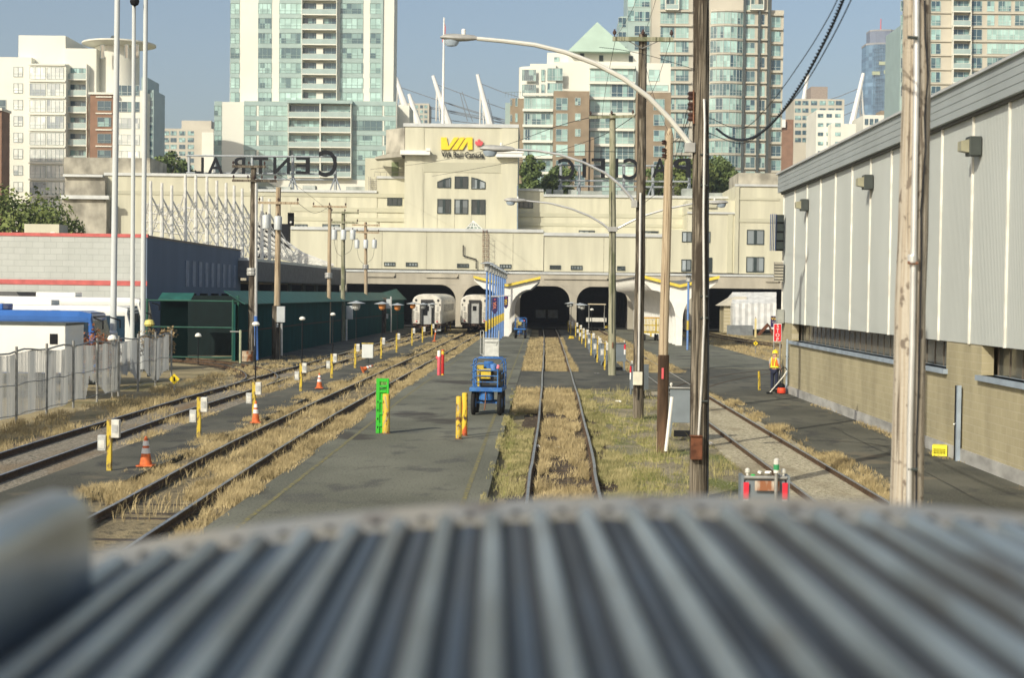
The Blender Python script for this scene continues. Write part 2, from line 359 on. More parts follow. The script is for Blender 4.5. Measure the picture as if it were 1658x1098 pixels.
# kerb boards beside the right platform
# ---------------------------------------------------------------- grass
def blademat(name,c,c2,tr=.35):
    m=mat(name,c,.8,0,.25,1.2,col2=c2); n=m.node_tree; b=n.nodes['Principled BSDF']
    return m
drym=blademat('dry_grass_blades',(.30,.235,.115),(.48,.385,.205)); greenm=blademat('green_grass_blades',(.16,.20,.045),(.30,.30,.09))
mixm=blademat('mixed_grass_blades',(.21,.21,.075),(.40,.35,.17))
LAT=NR.uniform(-1,1,(4,256,256))
def vnoise(x,y,k):
    x=x+37.3*k; y=y+11.7*k; xi=np.floor(x).astype(int); yi=np.floor(y).astype(int); fx_=x-xi; fy_=y-yi
    fx_=fx_*fx_*(3-2*fx_); fy_=fy_*fy_*(3-2*fy_); g=LAT[k]; q=lambda a,b:g[(xi+a)%256,(yi+b)%256]
    return (q(0,0)*(1-fx_)+q(1,0)*fx_)*(1-fy_)+(q(0,1)*(1-fx_)+q(1,1)*fx_)*fy_
def grass(name,left,right,y0,y1,dens,hgt,m,label,z=-.12,clump=1.0,thr=.45,lean=.35):
    """blades scattered between two edge lines, thinned by a clump pattern; density falls off with distance"""
    V=[];F=[]
    tot=0; ys=[];xs=[]
    yy=y0
    while yy<y1:
        st_=max(1.0,yy*.03); ye=min(y1,yy+st_)
        a0=interp(left,yy);b0=interp(right,yy)
        n=int((b0-a0)*(ye-yy)*dens*min(1,(40/yy)**1.5))
        ys.append(NR.uniform(yy,ye,n)); u=NR.uniform(0,1,n); xs.append(a0+(b0-a0)*u); yy=ye
    x=np.concatenate(xs); y=np.concatenate(ys)
    # clump pattern
    pat=.5+.75*(.5*vnoise(x*1.1,y*.45,1)+.35*vnoise(x*2.7,y*1.1,2)+.25*vnoise(x*6.3,y*2.9,3))
    keep=pat+NR.normal(0,.12,len(x))>thr
    x=x[keep];y=y[keep];pat=pat[keep]; n=len(x)
    h=hgt*(.35+.9*np.clip(pat,0,1))*NR.uniform(.5,1.25,n); sc=np.maximum(1,y/45)
    wd=NR.uniform(.004,.010,n)*sc; an=NR.uniform(0,np.pi,n)
    lx=NR.normal(.05,lean,n)*h; ly=NR.normal(0,lean,n)*h
    dx=np.cos(an)*wd; dy=np.sin(an)*wd*.5
    a=np.stack([x-dx,y-dy,np.full(n,z)],1); b=np.stack([x+dx,y+dy,np.full(n,z)],1)
    c=np.stack([x+lx*.4+dx*.7,y+ly*.4+dy*.7,z+h*.6],1); d=np.stack([x+lx*.4-dx*.7,y+ly*.4-dy*.7,z+h*.6],1); t=np.stack([x+lx,y+ly,z+h],1)
    co=np.stack([a,b,c,d,t],1).reshape(-1,3)
    me=bpy.data.meshes.new(name); idx=np.arange(n)*5
    loops=np.stack([idx,idx+1,idx+2,idx+3, idx+3,idx+2,idx+4],1).reshape(-1)
    me.vertices.add(len(co)); me.vertices.foreach_set('co',co.reshape(-1).astype(np.float32))
    me.loops.add(len(loops)); me.loops.foreach_set('vertex_index',loops.astype(np.int32))
    me.polygons.add(2*n); st0=np.stack([np.arange(n)*7,np.arange(n)*7+4],1).reshape(-1).astype(np.int32)
    me.polygons.foreach_set('loop_start',st0)
    me.update(calc_edges=True); me.validate()
    me.materials.append(m)
    o=bpy.data.objects.new(name,me); C.objects.link(o); kind(o,'stuff',label,'grass'); return o
cl=lambda d:[(x+d,y) for x,y in TC]
grass('dry_grass',cl(-.60),cl(.60),27,69,1210,0.220,drym,'tall dry grass between the rails of the middle track',thr=0.45)
grass('dry_grass',cl(-.60),cl(.60),84,150,1100,0.198,drym,'dry grass between the middle rails beyond the crossing',thr=0.42)
grass('mixed_grass',[(-.93,20),(-.9,170)],cl(-.85),27,68,990,0.121,mixm,'patchy grass between platform edge and middle track',thr=0.57)
grass('dry_grass',[(-.93,20),(-.75,170)],cl(-.82),55,69,990,0.231,drym,'taller dry grass patch beside the blue cart',thr=0.32)
grass('dry_grass',[(-.9,20),(-.7,170)],cl(-.82),84,150,880,0.209,drym,'dry grass strip along the far platform edge',thr=0.32)
grass('mixed_grass',cl(.82),[(2.1,14),(2.4,69)],27,69,1100,0.154,mixm,'yellow green grass along the right side of middle track',thr=0.42)
grass('green_grass',[(2.0,20),(2.2,69)],[(3.6,20),(3.9,69)],28,60,550,0.055,greenm,'short green grass patches around the wooden poles',thr=0.67)
grass('mixed_grass',[(2.0,20),(2.2,69)],[(5.1,20),(5.1,69)],27,69,286,0.088,mixm,'sparse grass on the gravelly verge',thr=0.62)
grass('dry_grass',cl(.82),[(2.3,84),(2.3,110),(2.5,150)],84,150,1100,0.231,drym,'dry grass between middle track and narrow walkway',thr=0.27)
grass('dry_grass',[(7.35,20),(7.35,69)],[(7.95,20),(7.9,69)],28,68,880,0.198,drym,'dry grass fringe between the right rail and service road',thr=0.47)
grass('dry_grass',[(-6.2,20),(-6.42,50),(-6.35,80),(-6.1,110),(-5.9,165)],[(-5.75,20),(-5.8,60),(-5.4,110),(-5.2,165)],24,150,1100,0.220,drym,'dry grass between the left track and platform edge',thr=0.42)
grass('dry_grass',[(-7.65,20),(-7.95,50),(-7.6,100),(-7.2,165)],[(-6.55,20),(-6.85,50),(-6.6,100),(-6.1,165)],31,60,990,0.198,drym,'dry grass between the rails of the left track',thr=0.50)
grass('dry_grass',[(-7.95,20),(-8.15,50),(-7.8,100),(-7.4,165)],[(-6.5,20),(-6.75,50),(-6.5,100),(-6.0,165)],72,165,550,0.165,drym,'far dry grass between the left rails',thr=0.62)
grass('dry_grass',[(-9.4,20),(-9.5,60),(-9.2,110),(-8.9,165)],[(-8.05,20),(-8.25,50),(-8.0,100),(-7.6,165)],30,160,825,0.187,drym,'dry grass fringe between paved walkway and left track',thr=0.54)
grass('dry_grass',[(-12.0,20),(-12.1,60),(-11.5,165)],[(-10.7,20),(-10.7,60),(-10.2,165)],42,165,495,0.165,drym,'dry grass beside the dark outer track',thr=0.62)
grass('dry_grass',[(-13.4,20),(-13.5,60),(-13,165)],[(-11.9,20),(-12.1,60),(-11.6,165)],46,165,330,0.143,drym,'thin dry grass between the outer rails',thr=0.67)
grass('mixed_grass',[(-16.3,20),(-16.4,100),(-16,165)],[(-13.6,20),(-13.7,60),(-13.5,165)],36,100,385,0.187,drym,'weedy grass at the foot of the slatted fence',thr=0.57)
grass('dry_grass',[(14.9,84),(15.2,160),(15.2,180)],[(34,84),(24,130),(22,180)],84,176,176,0.193,drym,'dry grass field in front of the white tent',thr=0.42,z=-.2)
grass('dry_grass',[(5.2,84),(5.1,110),(4.7,160)],[(8.2,84),(8.3,110),(8.2,160)],84,160,880,0.198,drym,'dry grass along the track beside the right platform',thr=0.37)
grass('dry_grass',[(10.55,20),(10.55,69)],[(10.98,20),(10.98,69)],28,60,330,0.088,drym,'weeds along the foot of the block wall',thr=0.74,z=0)

grass('tall_weeds',cl(-.6),cl(.6),28,69,70,.34,drym,'sparse taller stalks between the rails of the middle track',thr=.45)
grass('tall_weeds',[(-8.9,20),(-9.0,60),(-8.6,165)],[(-5.8,20),(-5.85,60),(-5.4,165)],28,120,40,.28,drym,'sparse taller stalks around the left track',thr=.5)
grass('tall_weeds',[(1.4,20),(1.7,69)],[(4.8,20),(4.9,69)],28,69,40,.30,mixm,'sparse taller stalks around the wooden poles',thr=.55)
grass('green_weeds',[(-.96,20),(-.9,170)],[(-.6,20),(-.5,170)],28,66,260,.13,greenm,'green weeds along the platform edge',thr=.62)
grass('green_weeds',cl(-.5),cl(.5),30,60,120,.10,greenm,'green weeds low between the middle rails',thr=.68)

grass('dry_grass',[(-5.85,20),(-5.85,60),(-5.45,110)],[(-5.62,20),(-5.62,60),(-5.25,110)],24,110,500,.09,drym,'ragged dry grass creeping over the platform edge',thr=.66,z=0)
grass('dry_grass',[(-1.1,20),(-1.05,90)],[(-.9,20),(-.85,90)],24,68,500,.10,mixm,'ragged weeds creeping over the right platform edge',thr=.64,z=0)
grass('dry_grass',[(-9.15,20),(-9.15,100)],[(-8.9,20),(-8.8,100)],28,100,450,.10,drym,'ragged grass creeping over the walkway edge',thr=.6,z=-.03)
grass('dry_grass',[(7.7,20),(7.7,68)],[(8.1,20),(8.1,68)],28,68,350,.12,drym,'ragged grass creeping over the service road edge',thr=.6,z=0)
# ================================================================ STATION
YS=190
beige=mat('beige_render',(.54,.525,.405),.85,0,.09,1.0,st=(1,1,.12),detail=8,bump=.05,bscale=8)
beige2=mat('beige_band',(.47,.46,.35),.85,0,.06,.35)
greyc=mat('grey_brown_concrete',(.40,.37,.30),.9,0,.14,.6,st=(1,1,.3),bump=.1,bscale=5)
cap_=mat('metal_flashing',(.52,.54,.53),.5,.2,.08,1)
dirtyc=mat('dirty_old_concrete',(.36,.34,.28),.95,0,.4,.5,st=(1,1,.8),bump=.3,bscale=6)
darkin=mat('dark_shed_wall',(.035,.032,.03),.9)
fr_dark=mat('dark_window_frame',(.03,.045,.045),.5)
gl_dark=glassmat('office_glass',(.25,.29,.31),(.03,.04,.045),.45,px=.8,pz=2.5)
wood_sig=mat('yellow_sign_paint',(.85,.60,.04),.45,0,.05,3)
redm=mat('maple_red',(.62,.10,.11),.55,0,.1,3)
black=mat('black_lettering',(.012,.013,.015),.6,0,.1,3,spec=.1)
white=mat('white_paint',(.78,.77,.72),.6,0,.05,1.5)
greendoor=mat('green_door',(.22,.26,.14),.7)
st=T('train_station','wide beige train station with arched shed openings and a sign tower','train station',(0,YS,0))
def spart(name,m,rects,parent=None,bev=0):
    mb=MB()
    for (x0,y0,x1,y1,Y,d) in rects: pbox(mb,x0,y0,x1,y1,Y,d)
    return mb.build(name,m,parent or st,world=True)
# arcade front
BT=P(870,437.5+3,YS).z; BB=P(870,463,YS).z      # band top / soffit
mb=MB(); mb.box(-52,YS,BB,52,YS+1.2,BT)
piers=[P(x,500,YS).x for x in (555,743,836,928,1022,1115)]+[P(1300,500,YS).x]
PW=.42
for i,x in enumerate(piers):
    mb.box(x-PW,YS+.001,-.1,x+PW,YS+1.19,BB-.001)
# rounded opening corners
def fillet(x,sg,r=1.9):
    pts=[(x,YS+.02,BB-.003)]
    for k in range(9):
        t=math.pi/2*k/8; pts.append((x+sg*(r-r*math.sin(t)),YS+.02,BB-r+r*math.cos(t)))
    pts=[(x,YS+.02,BB-.003)]+[(x+sg*r*(1-math.sin(t)),YS+.02,BB-.003-r*(1-math.cos(t))) for t in [math.pi/2*k/8 for k in range(9)]]
    # curve from (x+r, BB) to (x, BB-r)
    if sg>0: pts=pts[::-1]
    mb.prism(pts,(0,1.1,0))
for i,x in enumerate(piers):
    if i<len(piers)-1 and i!=0: fillet(x+PW,1)
    if i>0: fillet(x-PW,-1)
mb.build('arcade_wall',greyc,st,world=True)
mb=MB(); mb.box(-52,YS-.12,BT-.25,52,YS+.0-.002,BT+.02); mb.build('cornice',cap_,st,world=True)
mb=MB()
for a,b in((590,640),(690,742),(880,985),(1060,1160),(1240,1262)):
    xa=P(a,450,YS).x; xb=P(b,450,YS).x; mb.box(xa,YS-.18,BB+.85,xb,YS-.002,BB+1.0); mb.box(xb-.15,YS-.18,BB+.85,xb,YS-.002,BB+1.35)
mb.build('conduit_trim',greyc,st,world=True)
# interior
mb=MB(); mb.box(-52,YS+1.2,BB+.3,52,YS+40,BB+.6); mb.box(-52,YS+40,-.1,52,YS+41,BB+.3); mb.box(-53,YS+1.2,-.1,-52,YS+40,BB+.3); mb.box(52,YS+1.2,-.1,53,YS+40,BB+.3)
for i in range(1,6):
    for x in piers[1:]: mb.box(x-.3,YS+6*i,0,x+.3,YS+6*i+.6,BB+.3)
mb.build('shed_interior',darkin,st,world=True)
mb=MB()
for a,b in((867,883),(887,903)): 
    xa=P(a,516,YS+20).x; xb=P(b,516,YS+20).x; mb.box(xa,YS+20,1.0,xb,YS+20.2,2.1)
mb.build('white_barrier_panel',mat('shed_panel',(.5,.55,.6)),st,world=True)
# tiers
spart('upper_storey_wall',beige,[(470,370.5,880,436,YS+1.5,38),(880,377,1113,441,YS+1.62,38)])
spart('roof_flashing',cap_,[(470,369,880,374,YS+1.3,.19),(880,378,1113,383,YS+1.42,.19)])
spart('rear_wing_wall',beige,[(168,282,405,420,YS+8,24),(405,309,610,425,YS+8,24),(610,287,662,425,YS+8.1,24),(838,309,880,400,YS+8.1,24),(880,318,1192,400,YS+8,24)])
spart('wall_band',beige2,[(168,311,655,317,YS+7.93,.06),(470,336,655,343,YS+7.93,.06),(470,352,655,358,YS+7.93,.06),(838,346,1110,352,YS+7.93,.06),(838,362,1110,367,YS+7.93,.06),(1113,330,1160,336,YS+.9,.05),(1190,320,1262,324,YS+.4,.05),(1190,354,1262,360,YS+.4,.05)])
spart('parapet_flashing',cap_,[(168,280.5,405,285,YS+7.8,.19),(405,307,610,311,YS+7.8,.19),(610,285,662,289,YS+7.9,.19),(838,305,880,309,YS+7.9,.19),(880,316,1192,320,YS+7.8,.19)])
spart('right_wing_wall',beige,[(1113,345,1192,442,YS+1.0,26),(1190,301,1320,444,YS+.5,26),(1113,324,1192,346,YS+1.2,26)])
spart('right_wing_flashing',cap_,[(1190,298.5,1320,302,YS+.3,.19),(1113,343,1190,346,YS+.8,.19)])
spart('rooftop_block',dirtyc,[(1196,280,1290,299,YS+8,10)])
spart('wall_pilaster',beige2,[(1178,346,1186,442,YS+.88,.1),(1190,302,1196,443,YS+.3,.19)])
tower=spart('sign_tower_wall',beige,[(655,204,838,375,YS+4,14)])
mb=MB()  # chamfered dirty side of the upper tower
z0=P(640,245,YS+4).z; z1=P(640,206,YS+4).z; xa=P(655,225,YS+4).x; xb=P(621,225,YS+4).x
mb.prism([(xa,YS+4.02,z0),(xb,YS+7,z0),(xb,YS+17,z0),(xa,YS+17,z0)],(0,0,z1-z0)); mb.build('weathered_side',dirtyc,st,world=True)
spart('tower_flashing',cap_,[(653,200,840,205.5,YS+3.8,14.4)])
spart('tower_pilaster',beige,[(684,206,686,375,YS+3.93,.068),(655,206,684,375,YS+3.9,.098),(811,206,838,375,YS+3.9,.098)])
spart('tower_band',beige2,[(686,263,811,279,YS+3.94,.058)])
mb=MB(); pbox(mb,648,243,696,250,YS+2.9,.98); pbox(mb,690,239.5,697,244,YS+2.8,.3); pbox(mb,803,247,846,254,YS+2.9,.98); pbox(mb,801,244,848,247.5,YS+2.8,1.0)
mb.build('white_ledge',white,st,world=True)
mb=MB(); a=P(650,243,YS+3);b=P(607,254,YS+5); mb.prism([a,b,b+Vector((0,0,-.25)),a+Vector((0,0,-.8))],(0,3,0)); mb.build('sloping_ledge',dirtyc,st,world=True)
hut=spart('roof_hut',beige,[(591,256,656,315,YS+9,8)])
spart('hut_door',greendoor,[(634,262,645,286,YS+8.9,.09)],hut)
mb=MB()
for k in range(9): 
    a=P(597+1,290+k*3,YS+8.6); mb.tube([a,a+Vector((1.1,0,0))],.03,5)
for x in(597,600,609): a=P(x,286,YS+8.6); b=P(x,312,YS+8.6); mb.tube([a,b],.04,5)
for x in(606,616,626,636,646,655): a=P(x,280,YS+8); b=P(x,286,YS+8); mb.tube([a,b],.03,4)
mb.tube([P(606,278,YS+8),P(656,279,YS+8)],.03,4)
mb.build('roof_ladder',mat('galvanised_pipe',(.32,.31,.28),.6,.3),st,world=True)
# windows
def wframe(x0,y0,x1,y1,Y,n=2,mid=True,arch=None):
    mb=MB(); a=P(x0,(y0+y1)/2,Y).x; b=P(x1,(y0+y1)/2,Y).x; t=P((x0+x1)/2,y0,Y).z; u=P((x0+x1)/2,y1,Y).z
    w_=.09; tl=tr=t
    if arch=='L': tl=t-.55
    if arch=='R': tr=t-.55
    mb.prism([(a,Y-.03,u),(b,Y-.03,u),(b,Y-.03,tr),((a+b)/2,Y-.03,(tl+tr)/2+.1*(arch is not None)),(a,Y-.03,tl)],(0,.03,0))
    mb.cm=1
    mb.box(a,Y-.1,u,a+w_,Y-.031,tl); mb.box(b-w_,Y-.1,u,b,Y-.031,tr); mb.box(a+w_,Y-.1,u,b-w_,Y-.031,u+w_)
    for k in range(5):
        f0=k/5;f1=(k+1)/5; za=tl+(tr-tl)*f0; 
    mb.prism([(a+w_,Y-.1,tl-w_),(b-w_,Y-.1,tr-w_),(b-w_,Y-.1,tr),((a+b)/2,Y-.1,(tl+tr)/2+.1*(arch is not None)),(a+w_,Y-.1,tl)],(0,.068,0))
    for k in range(1,n):
        x=a+(b-a)*k/n; mb.box(x-.17 if mid else x-.05,Y-.09,u+w_,x+.17 if mid else x+.05,Y-.032,(tl+tr)/2-w_)
    return mb.build('window',[gl_dark,fr_dark],st,world=True)
YT=YS+3.998
for r in((708,287,730,304,'L'),(736,285.5,758,305,None),(763,287,786,306,'R')): wframe(*r[:4],YT-.1 if False else YT-.0,2,True,r[4])
for r in((708,322,730,346),(735.5,322.5,758,346.5),(763,323,786,347)): wframe(*r,YT)
Y1=YS+1.498
for r in((622,424.5,640,431),(657,425,676,431.5),(740,427,759,433.5),(809,428,828,435)): wframe(*r,Y1,4,False)
for r in((890,429.5,908,436),(924,430,943,437),(999,431,1012,438)): wframe(*r,Y1+.12,4,False)
for r in((627,320,651,333),(840,325,863,337)): wframe(*r,YS+8.098-.0,3,False)
for r in((937,373,963,379),(477,363,498,369),(522,363,550,370),(1043,374,1066,380)): wframe(*r,YS+7.998 if r[1]<365 else YS+7.998,3,False)
for r in((1104,375,1120,392),(1138,375,1150,393),(1103,420,1119,440),(1146,417,1153,441)): wframe(*r,YS+.998 if r[0]>1112 else YS+.996,2,False)
for r in((1209,372,1237,396),(1208,416,1237,441)): wframe(*r,YS+.498,2,True)
# recessed wall for the two windows by x=1104 (dark shaded reveal)
spart('side_bay_wall',beige,[(1086,372,1113,441,YS+1.0,.6)])
jm=mat('wall_joint_line',(.36,.34,.26),.9)
for x,ya,yb,YY in((545,372,436,1.5),(690,371,436,1.5),(977,384,441,1.62),(880,384,441,1.62),(1045,384,441,1.62),(830,378,436,1.5),(618,372,436,1.5),(470,330,368,8),(560,312,368,8),(720,0,0,0)):
    if YY: spart('wall_joint',jm,[(x,ya,x+1.0,yb,YS+YY-.02,.018)])
for x,ya,yb in((708,287,375),(736,287,375),(763,287,375),(786,287,375)): spart('wall_joint',jm,[(x-.6,346.5,x+.2,374,YS+3.98,.018)])
# glass pyramid, ladder, pipe
mb=MB(); a=P(750,376,YS+3); b=P(787,376,YS+3); c=P(766,357,YS+2.5); w0=(b.x-a.x)
base=[Vector((a.x,YS+1.8,a.z)),Vector((b.x,YS+1.8,a.z)),Vector((b.x,YS+3.8,a.z)),Vector((a.x,YS+3.8,a.z))]; ap=Vector((c.x,YS+2.8,c.z))
mb.add(base+[ap],[(0,1,4),(1,2,4),(2,3,4),(3,0,4)])
sk=mb.build('skylight',glassmat('skylight_glass',(.42,.5,.42),(.2,.25,.22)),st,world=True)
mb=MB()
for t in(0,.25,.5,.75,1): mb.tube([base[0].lerp(base[1],t)+Vector((0,-.03,0)),ap+Vector((0,-.03,0))],.05,5)
mb.tube([base[0].lerp(ap,.5)+Vector((0,-.05,0)),base[1].lerp(ap,.5)+Vector((0,-.05,0))],.05,5)
mb.build('skylight_bar',white,sk,world=True)
rust=mat('rusty_steel',(.20,.10,.06),.8,.3,.3,4)
mb=MB(); Yl=YS+1.2
for x in(782,788.5): mb.tube([P(x,372,Yl),P(x,435,Yl)],.04,5)
for k in range(20): mb.tube([P(782,374+k*3.1,Yl),P(788.5,374+k*3.1,Yl)],.025,4)
for k in range(6): 
    p=P(785,380+k*9,Yl-.4); q=p.copy(); mb.tube([P(782,380+k*9,Yl),P(781,380+k*9,Yl-.7),P(792,380+k*9,Yl-.7),P(788.5,380+k*9,Yl)],.03,4)
mb.tube([P(792,380,Yl-.7),P(792,432,Yl-.7)],.03,4)
mb.build('caged_ladder',rust,st,world=True)
mb=MB(); mb.tube([P(750,397,Yl),P(750,414,Yl),P(771,420,Yl),P(771,435,Yl)],.08,6); mb.build('drain_pipe',black,st,world=True)
mb=MB(); mb.tube([P(838,300,YS+3.8),P(838,375,YS+3.8)],.08,6); mb.build('corner_pipe',mat('blue_grey_pipe',(.2,.25,.3),.5),st,world=True)
# rooftop machinery
mb=MB()
for a in((884,306,893,318),(896,307,912,318),(920,307,934,318),(940,309,975,318),(1000,309,1040,319),(1105,305,1122,320),(1128,312,1190,319),(490,300,510,309),(420,302,470,309),(560,302,600,309)):
    pbox(mb,*a,YS+14,2)
mb.build('roof_unit',mat('grey_roof_unit',(.33,.36,.34),.6,.2,.3,.8),st,world=True)
# ------------------------------------------------ left old masonry end of the station
spart('stone_end_wall',dirtyc,[(100,318,172,420,YS+6,10),(105,284,170,318,YS+7,9),(103,255,243,282,YS+10,9)])
mb=MB(); pbox(mb,98,316,176,322,YS+5.4,.6); pbox(mb,102,282,166,286,YS+6.4,.6); mb.build('stone_ledge',cap_,st,world=True)
# ------------------------------------------------ sign on the tower
sg=T('rooftop_logo_sign','yellow VIA logo with red maple leaf and black VIA Rail Canada lettering on tower','sign',P(748,252,YS+3.8))
Yg=YS+3.75
def pp(l,dx=0): return [P(x,y,Yg) for x,y in l]
mb=MB()
mb.prism(pp([(714,222),(723,222),(726,237),(735,222),(743,222),(728,242),(714,242)]),(0,.12,0))
mb.prism(pp([(745,222),(753,222),(740,242),(731,242)]),(0,.12,0))
mb.prism(pp([(755,222),(765,222),(765,242),(757,242),(757,229),(749,242),(742,242)]),(0,.12,0))
mb.build('logo',wood_sig,sg,world=True)
lf=[(775,238.5),(775.3,235),(771.5,236),(771.5,234.5),(768.5,231.5),(769.8,231),(769,228),(771.3,228.5),(771.8,227.5),(773.6,230.3),(773,225.5),(774.5,226.4),(775.7,223.8),(776.9,226.6),(778.4,225.9),(777.6,230.3),(779.6,227.8),(780,229),(782.4,228.7),(781.4,231.2),(782.8,231.9),(779.7,234.7),(779.6,236.2),(775.9,235.3)]
mb=MB(); mb.prism(pp(lf),(0,.1,0)); mb.build('maple_leaf',redm,sg,world=True)
o=textmesh('lettering','VIA Rail Canada',.98,black,sg,P(749,250.5,Yg)-sg.location,(90,.9,0),.05,off=.008)
# serif-like weight: fit width to 69 px
wpx=(o.dimensions.x); o.scale=(69*.0775/wpx if wpx>0 else 1,1,1)
# ------------------------------------------------ mirrored rooftop letters seen from behind
frame=mat('grey_steel_frame',(.36,.39,.41),.5,.4,.1,2)
ls=T('rooftop_letter_sign_left','large dark letters CENTRAL seen from behind on steel frame, left of tower','roof sign',P(440,300,YS+16))
ls2=T('rooftop_letter_sign_right','large dark letters PACIFIC seen from behind on steel frame, right of tower','roof sign',P(1000,305,YS+16))
ls.name='rooftop_letter_sign'; ls2.name='rooftop_letter_sign'
Yw=YS+16
def letter(ch,cx,y0,y1,par,wpx=25):
    top=P(cx,y0,Yw); bot=P(cx,y1,Yw); h=top.z-bot.z
    o=textmesh('letter',ch,h/.72*1.0,black,par,(top+bot)/2-par.location,(90,0,180),.12,off=.016*h)
    d=o.dimensions.copy(); 
    if d.x>0: o.scale=(wpx*.082/d.x,h/d.y,1)
for ch,cx,wd in(('C',531,30),('E',491.5,23),('N',456,27),('T',422,24),('R',387,24),('A',349,25),('L',324,14)): letter(ch,cx,245 if ch=='C' else 256,289 if ch=='C' else 283,ls,wd)
for ch,cx,wd in(('P',1106,28),('A',1068,24),('C',1022,26),('I',998,6),('F',970,22),('I',946,6),('C',917,27)): letter(ch,cx,258,293 if ch=='C' else 289,ls2,wd)
mb=MB()
for y in(253,281,290): mb.tube([P(302,y-1.2,Yw+.8),P(545,y+1,Yw+.8)],.13,6)
for x in(306,348,408,474,543): mb.tube([P(x,251,Yw+1.0),P(x,310,Yw+1.0)],.2,6); mb.tube([P(x,285,Yw+1),P(x-9,310,Yw-2)],.1,5); mb.tube([P(x,285,Yw+1),P(x+9,310,Yw-2)],.1,5)
mb.build('steel_frame',frame,ls,world=True)
mb=MB()
for y in(268,293,302): mb.tube([P(903,y-1,Yw+.8),P(1118 if y<300 else 1090,y+1,Yw+.8)],.13,6)
for x in(908,938,1010,1057,1116): mb.tube([P(x,266,Yw+1.0),P(x,320,Yw+1.0)],.2,6); mb.tube([P(x,297,Yw+1),P(x-9,320,Yw-2)],.1,5)
mb.build('steel_frame',frame,ls2,world=True)
# flag pole
fp=T('flagpole','tall white flagpole with a furled red and white flag on the station tower roof','flagpole',P(718,200,YS+8))
mb=MB(); mb.tube([P(717,200,YS+8),P(719,28,YS+8)],.2,8,.09); mb.build('pole',white,fp,world=True)
mb=MB(); a=P(719.5,32,YS+8); 
mb.prism([a,P(721.5,44,YS+8),P(721,58,YS+8),P(717,66,YS+8),P(719,50,YS+8)],(0,.15,0)); mb.prism([P(718.5,60,YS+8),P(717.5,66,YS+8),P(716,68,YS+8),P(716.3,62,YS+8)],(0,.1,0)); mb.build('flag',redm,fp,world=True)
# ================================================================ PLATFORM CANOPIES
def canopy(cx,y0,y1,n,label,tipz=5.75,valz=4.95,half=3.3):
    th=T('platform_canopy',label,'canopy',(cx,y0,0))
    # roof sheets, soffit
    mb=MB()
    for s in(-1,1):
        mb.prism([(cx,y0,valz),(cx+s*half,y0,tipz),(cx+s*half,y0,tipz+.14),(cx,y0,valz+.14)] if s>0 else [(cx,y0,valz),(cx,y0,valz+.14),(cx+s*half,y0,tipz+.14),(cx+s*half,y0,tipz)],(0,y1-y0,0))
    mb.build('roof',mat('canopy_roof_felt',(.17,.17,.16),.9),th,world=True)
    mb=MB()
    for s in(-1,1):
        q=[(cx,y0-.1,valz-.05),(cx+s*half,y0-.1,tipz-.05),(cx+s*half,y0-.1,tipz+.2),(cx,y0-.1,valz+.2)]
        mb.prism(q if s>0 else q[::-1],(0,.095,0))
    mb.build('yellow_fascia',mat('yellow_fascia_paint',(.72,.55,.08),.6,0,.15,2),th,world=True)
    # ribs
    ys=[y0+.25+i*(y1-y0-.6)/(n-1) for i in range(n)]
    for yy in ys:
        mb=MB()
        for s in(-1,1):
            poly=[(cx,yy,0),(cx+s*.28,yy,0),(cx+s*.30,yy,2.2)]
            for k in range(1,9):
                t=math.pi/2*k/8; poly.append((cx+s*(.30+2.0*(1-math.cos(t))),yy,2.2+2.45*math.sin(t)))
            poly+=[(cx+s*half*.98,yy,tipz-.28),(cx+s*half*.98,yy,tipz-.01),(cx,yy,valz-.01)]
            mb.prism(poly if s>0 else poly[::-1],(0,.22,0))
        mb.build('rib',white,th,world=True)
    return th
mA=P(823,542,158).x
canopy(P(822,500,158).x,152,188,8,'white ribbed butterfly canopy with yellow edge behind the blue poles')
canopy(P(1095,500,133).x,130,187,20,'long white ribbed butterfly canopy with yellow edge on the right platform')
# ================================================================ RIGHT WAREHOUSE
XW=11.0
clad=mat('pale_ribbed_cladding',(.42,.445,.425),.5,.1,.05,.4,st=(1,1,.3))
fasc=mat('grey_fascia',(.35,.385,.385),.55,.2,.06,.5)
stripm=mat('white_joint_strip',(.72,.71,.64),.5)
block=brickmat('tan_block_wall',(.40,.355,.225),(.44,.39,.25),(.50,.45,.32),.4,.2,.008,'yz',.12)
conc=mat('foundation_concrete',(.36,.355,.33),.9,0,.25,.8,st=(1,1,2.5),bump=.2)
wh=T('warehouse','long pale metal clad warehouse over a tan block wall along the right','warehouse',(XW,45,0))
Y0,Y1w=12,69.6; ZT=9.67;ZL=8.8;ZC=3.05;ZS=2.3
mb=MB()
# ribbed cladding, real profile facing -x
prof=[];y=Y0
while y<Y1w:
    prof+=[(XW-.02,y),(XW-.02,y+.06),(XW-.028,y+.07),(XW-.028,y+.11)]; y+=.12
prof=[(x,yy) for x,yy in prof if yy<=Y1w]+[(XW-.02,Y1w)]
vs=[(x,yy,ZC) for x,yy in prof]+[(x,yy,ZL) for x,yy in prof]; n=len(prof)
mb.add(vs,[(i+1,i,n+i,n+i+1) for i in range(n-1)])
mb.box(XW-.019,Y0,ZC+.01,XW+30,Y1w-.01,ZL)
mb.build('cladding',clad,wh,world=True)
mb=MB()
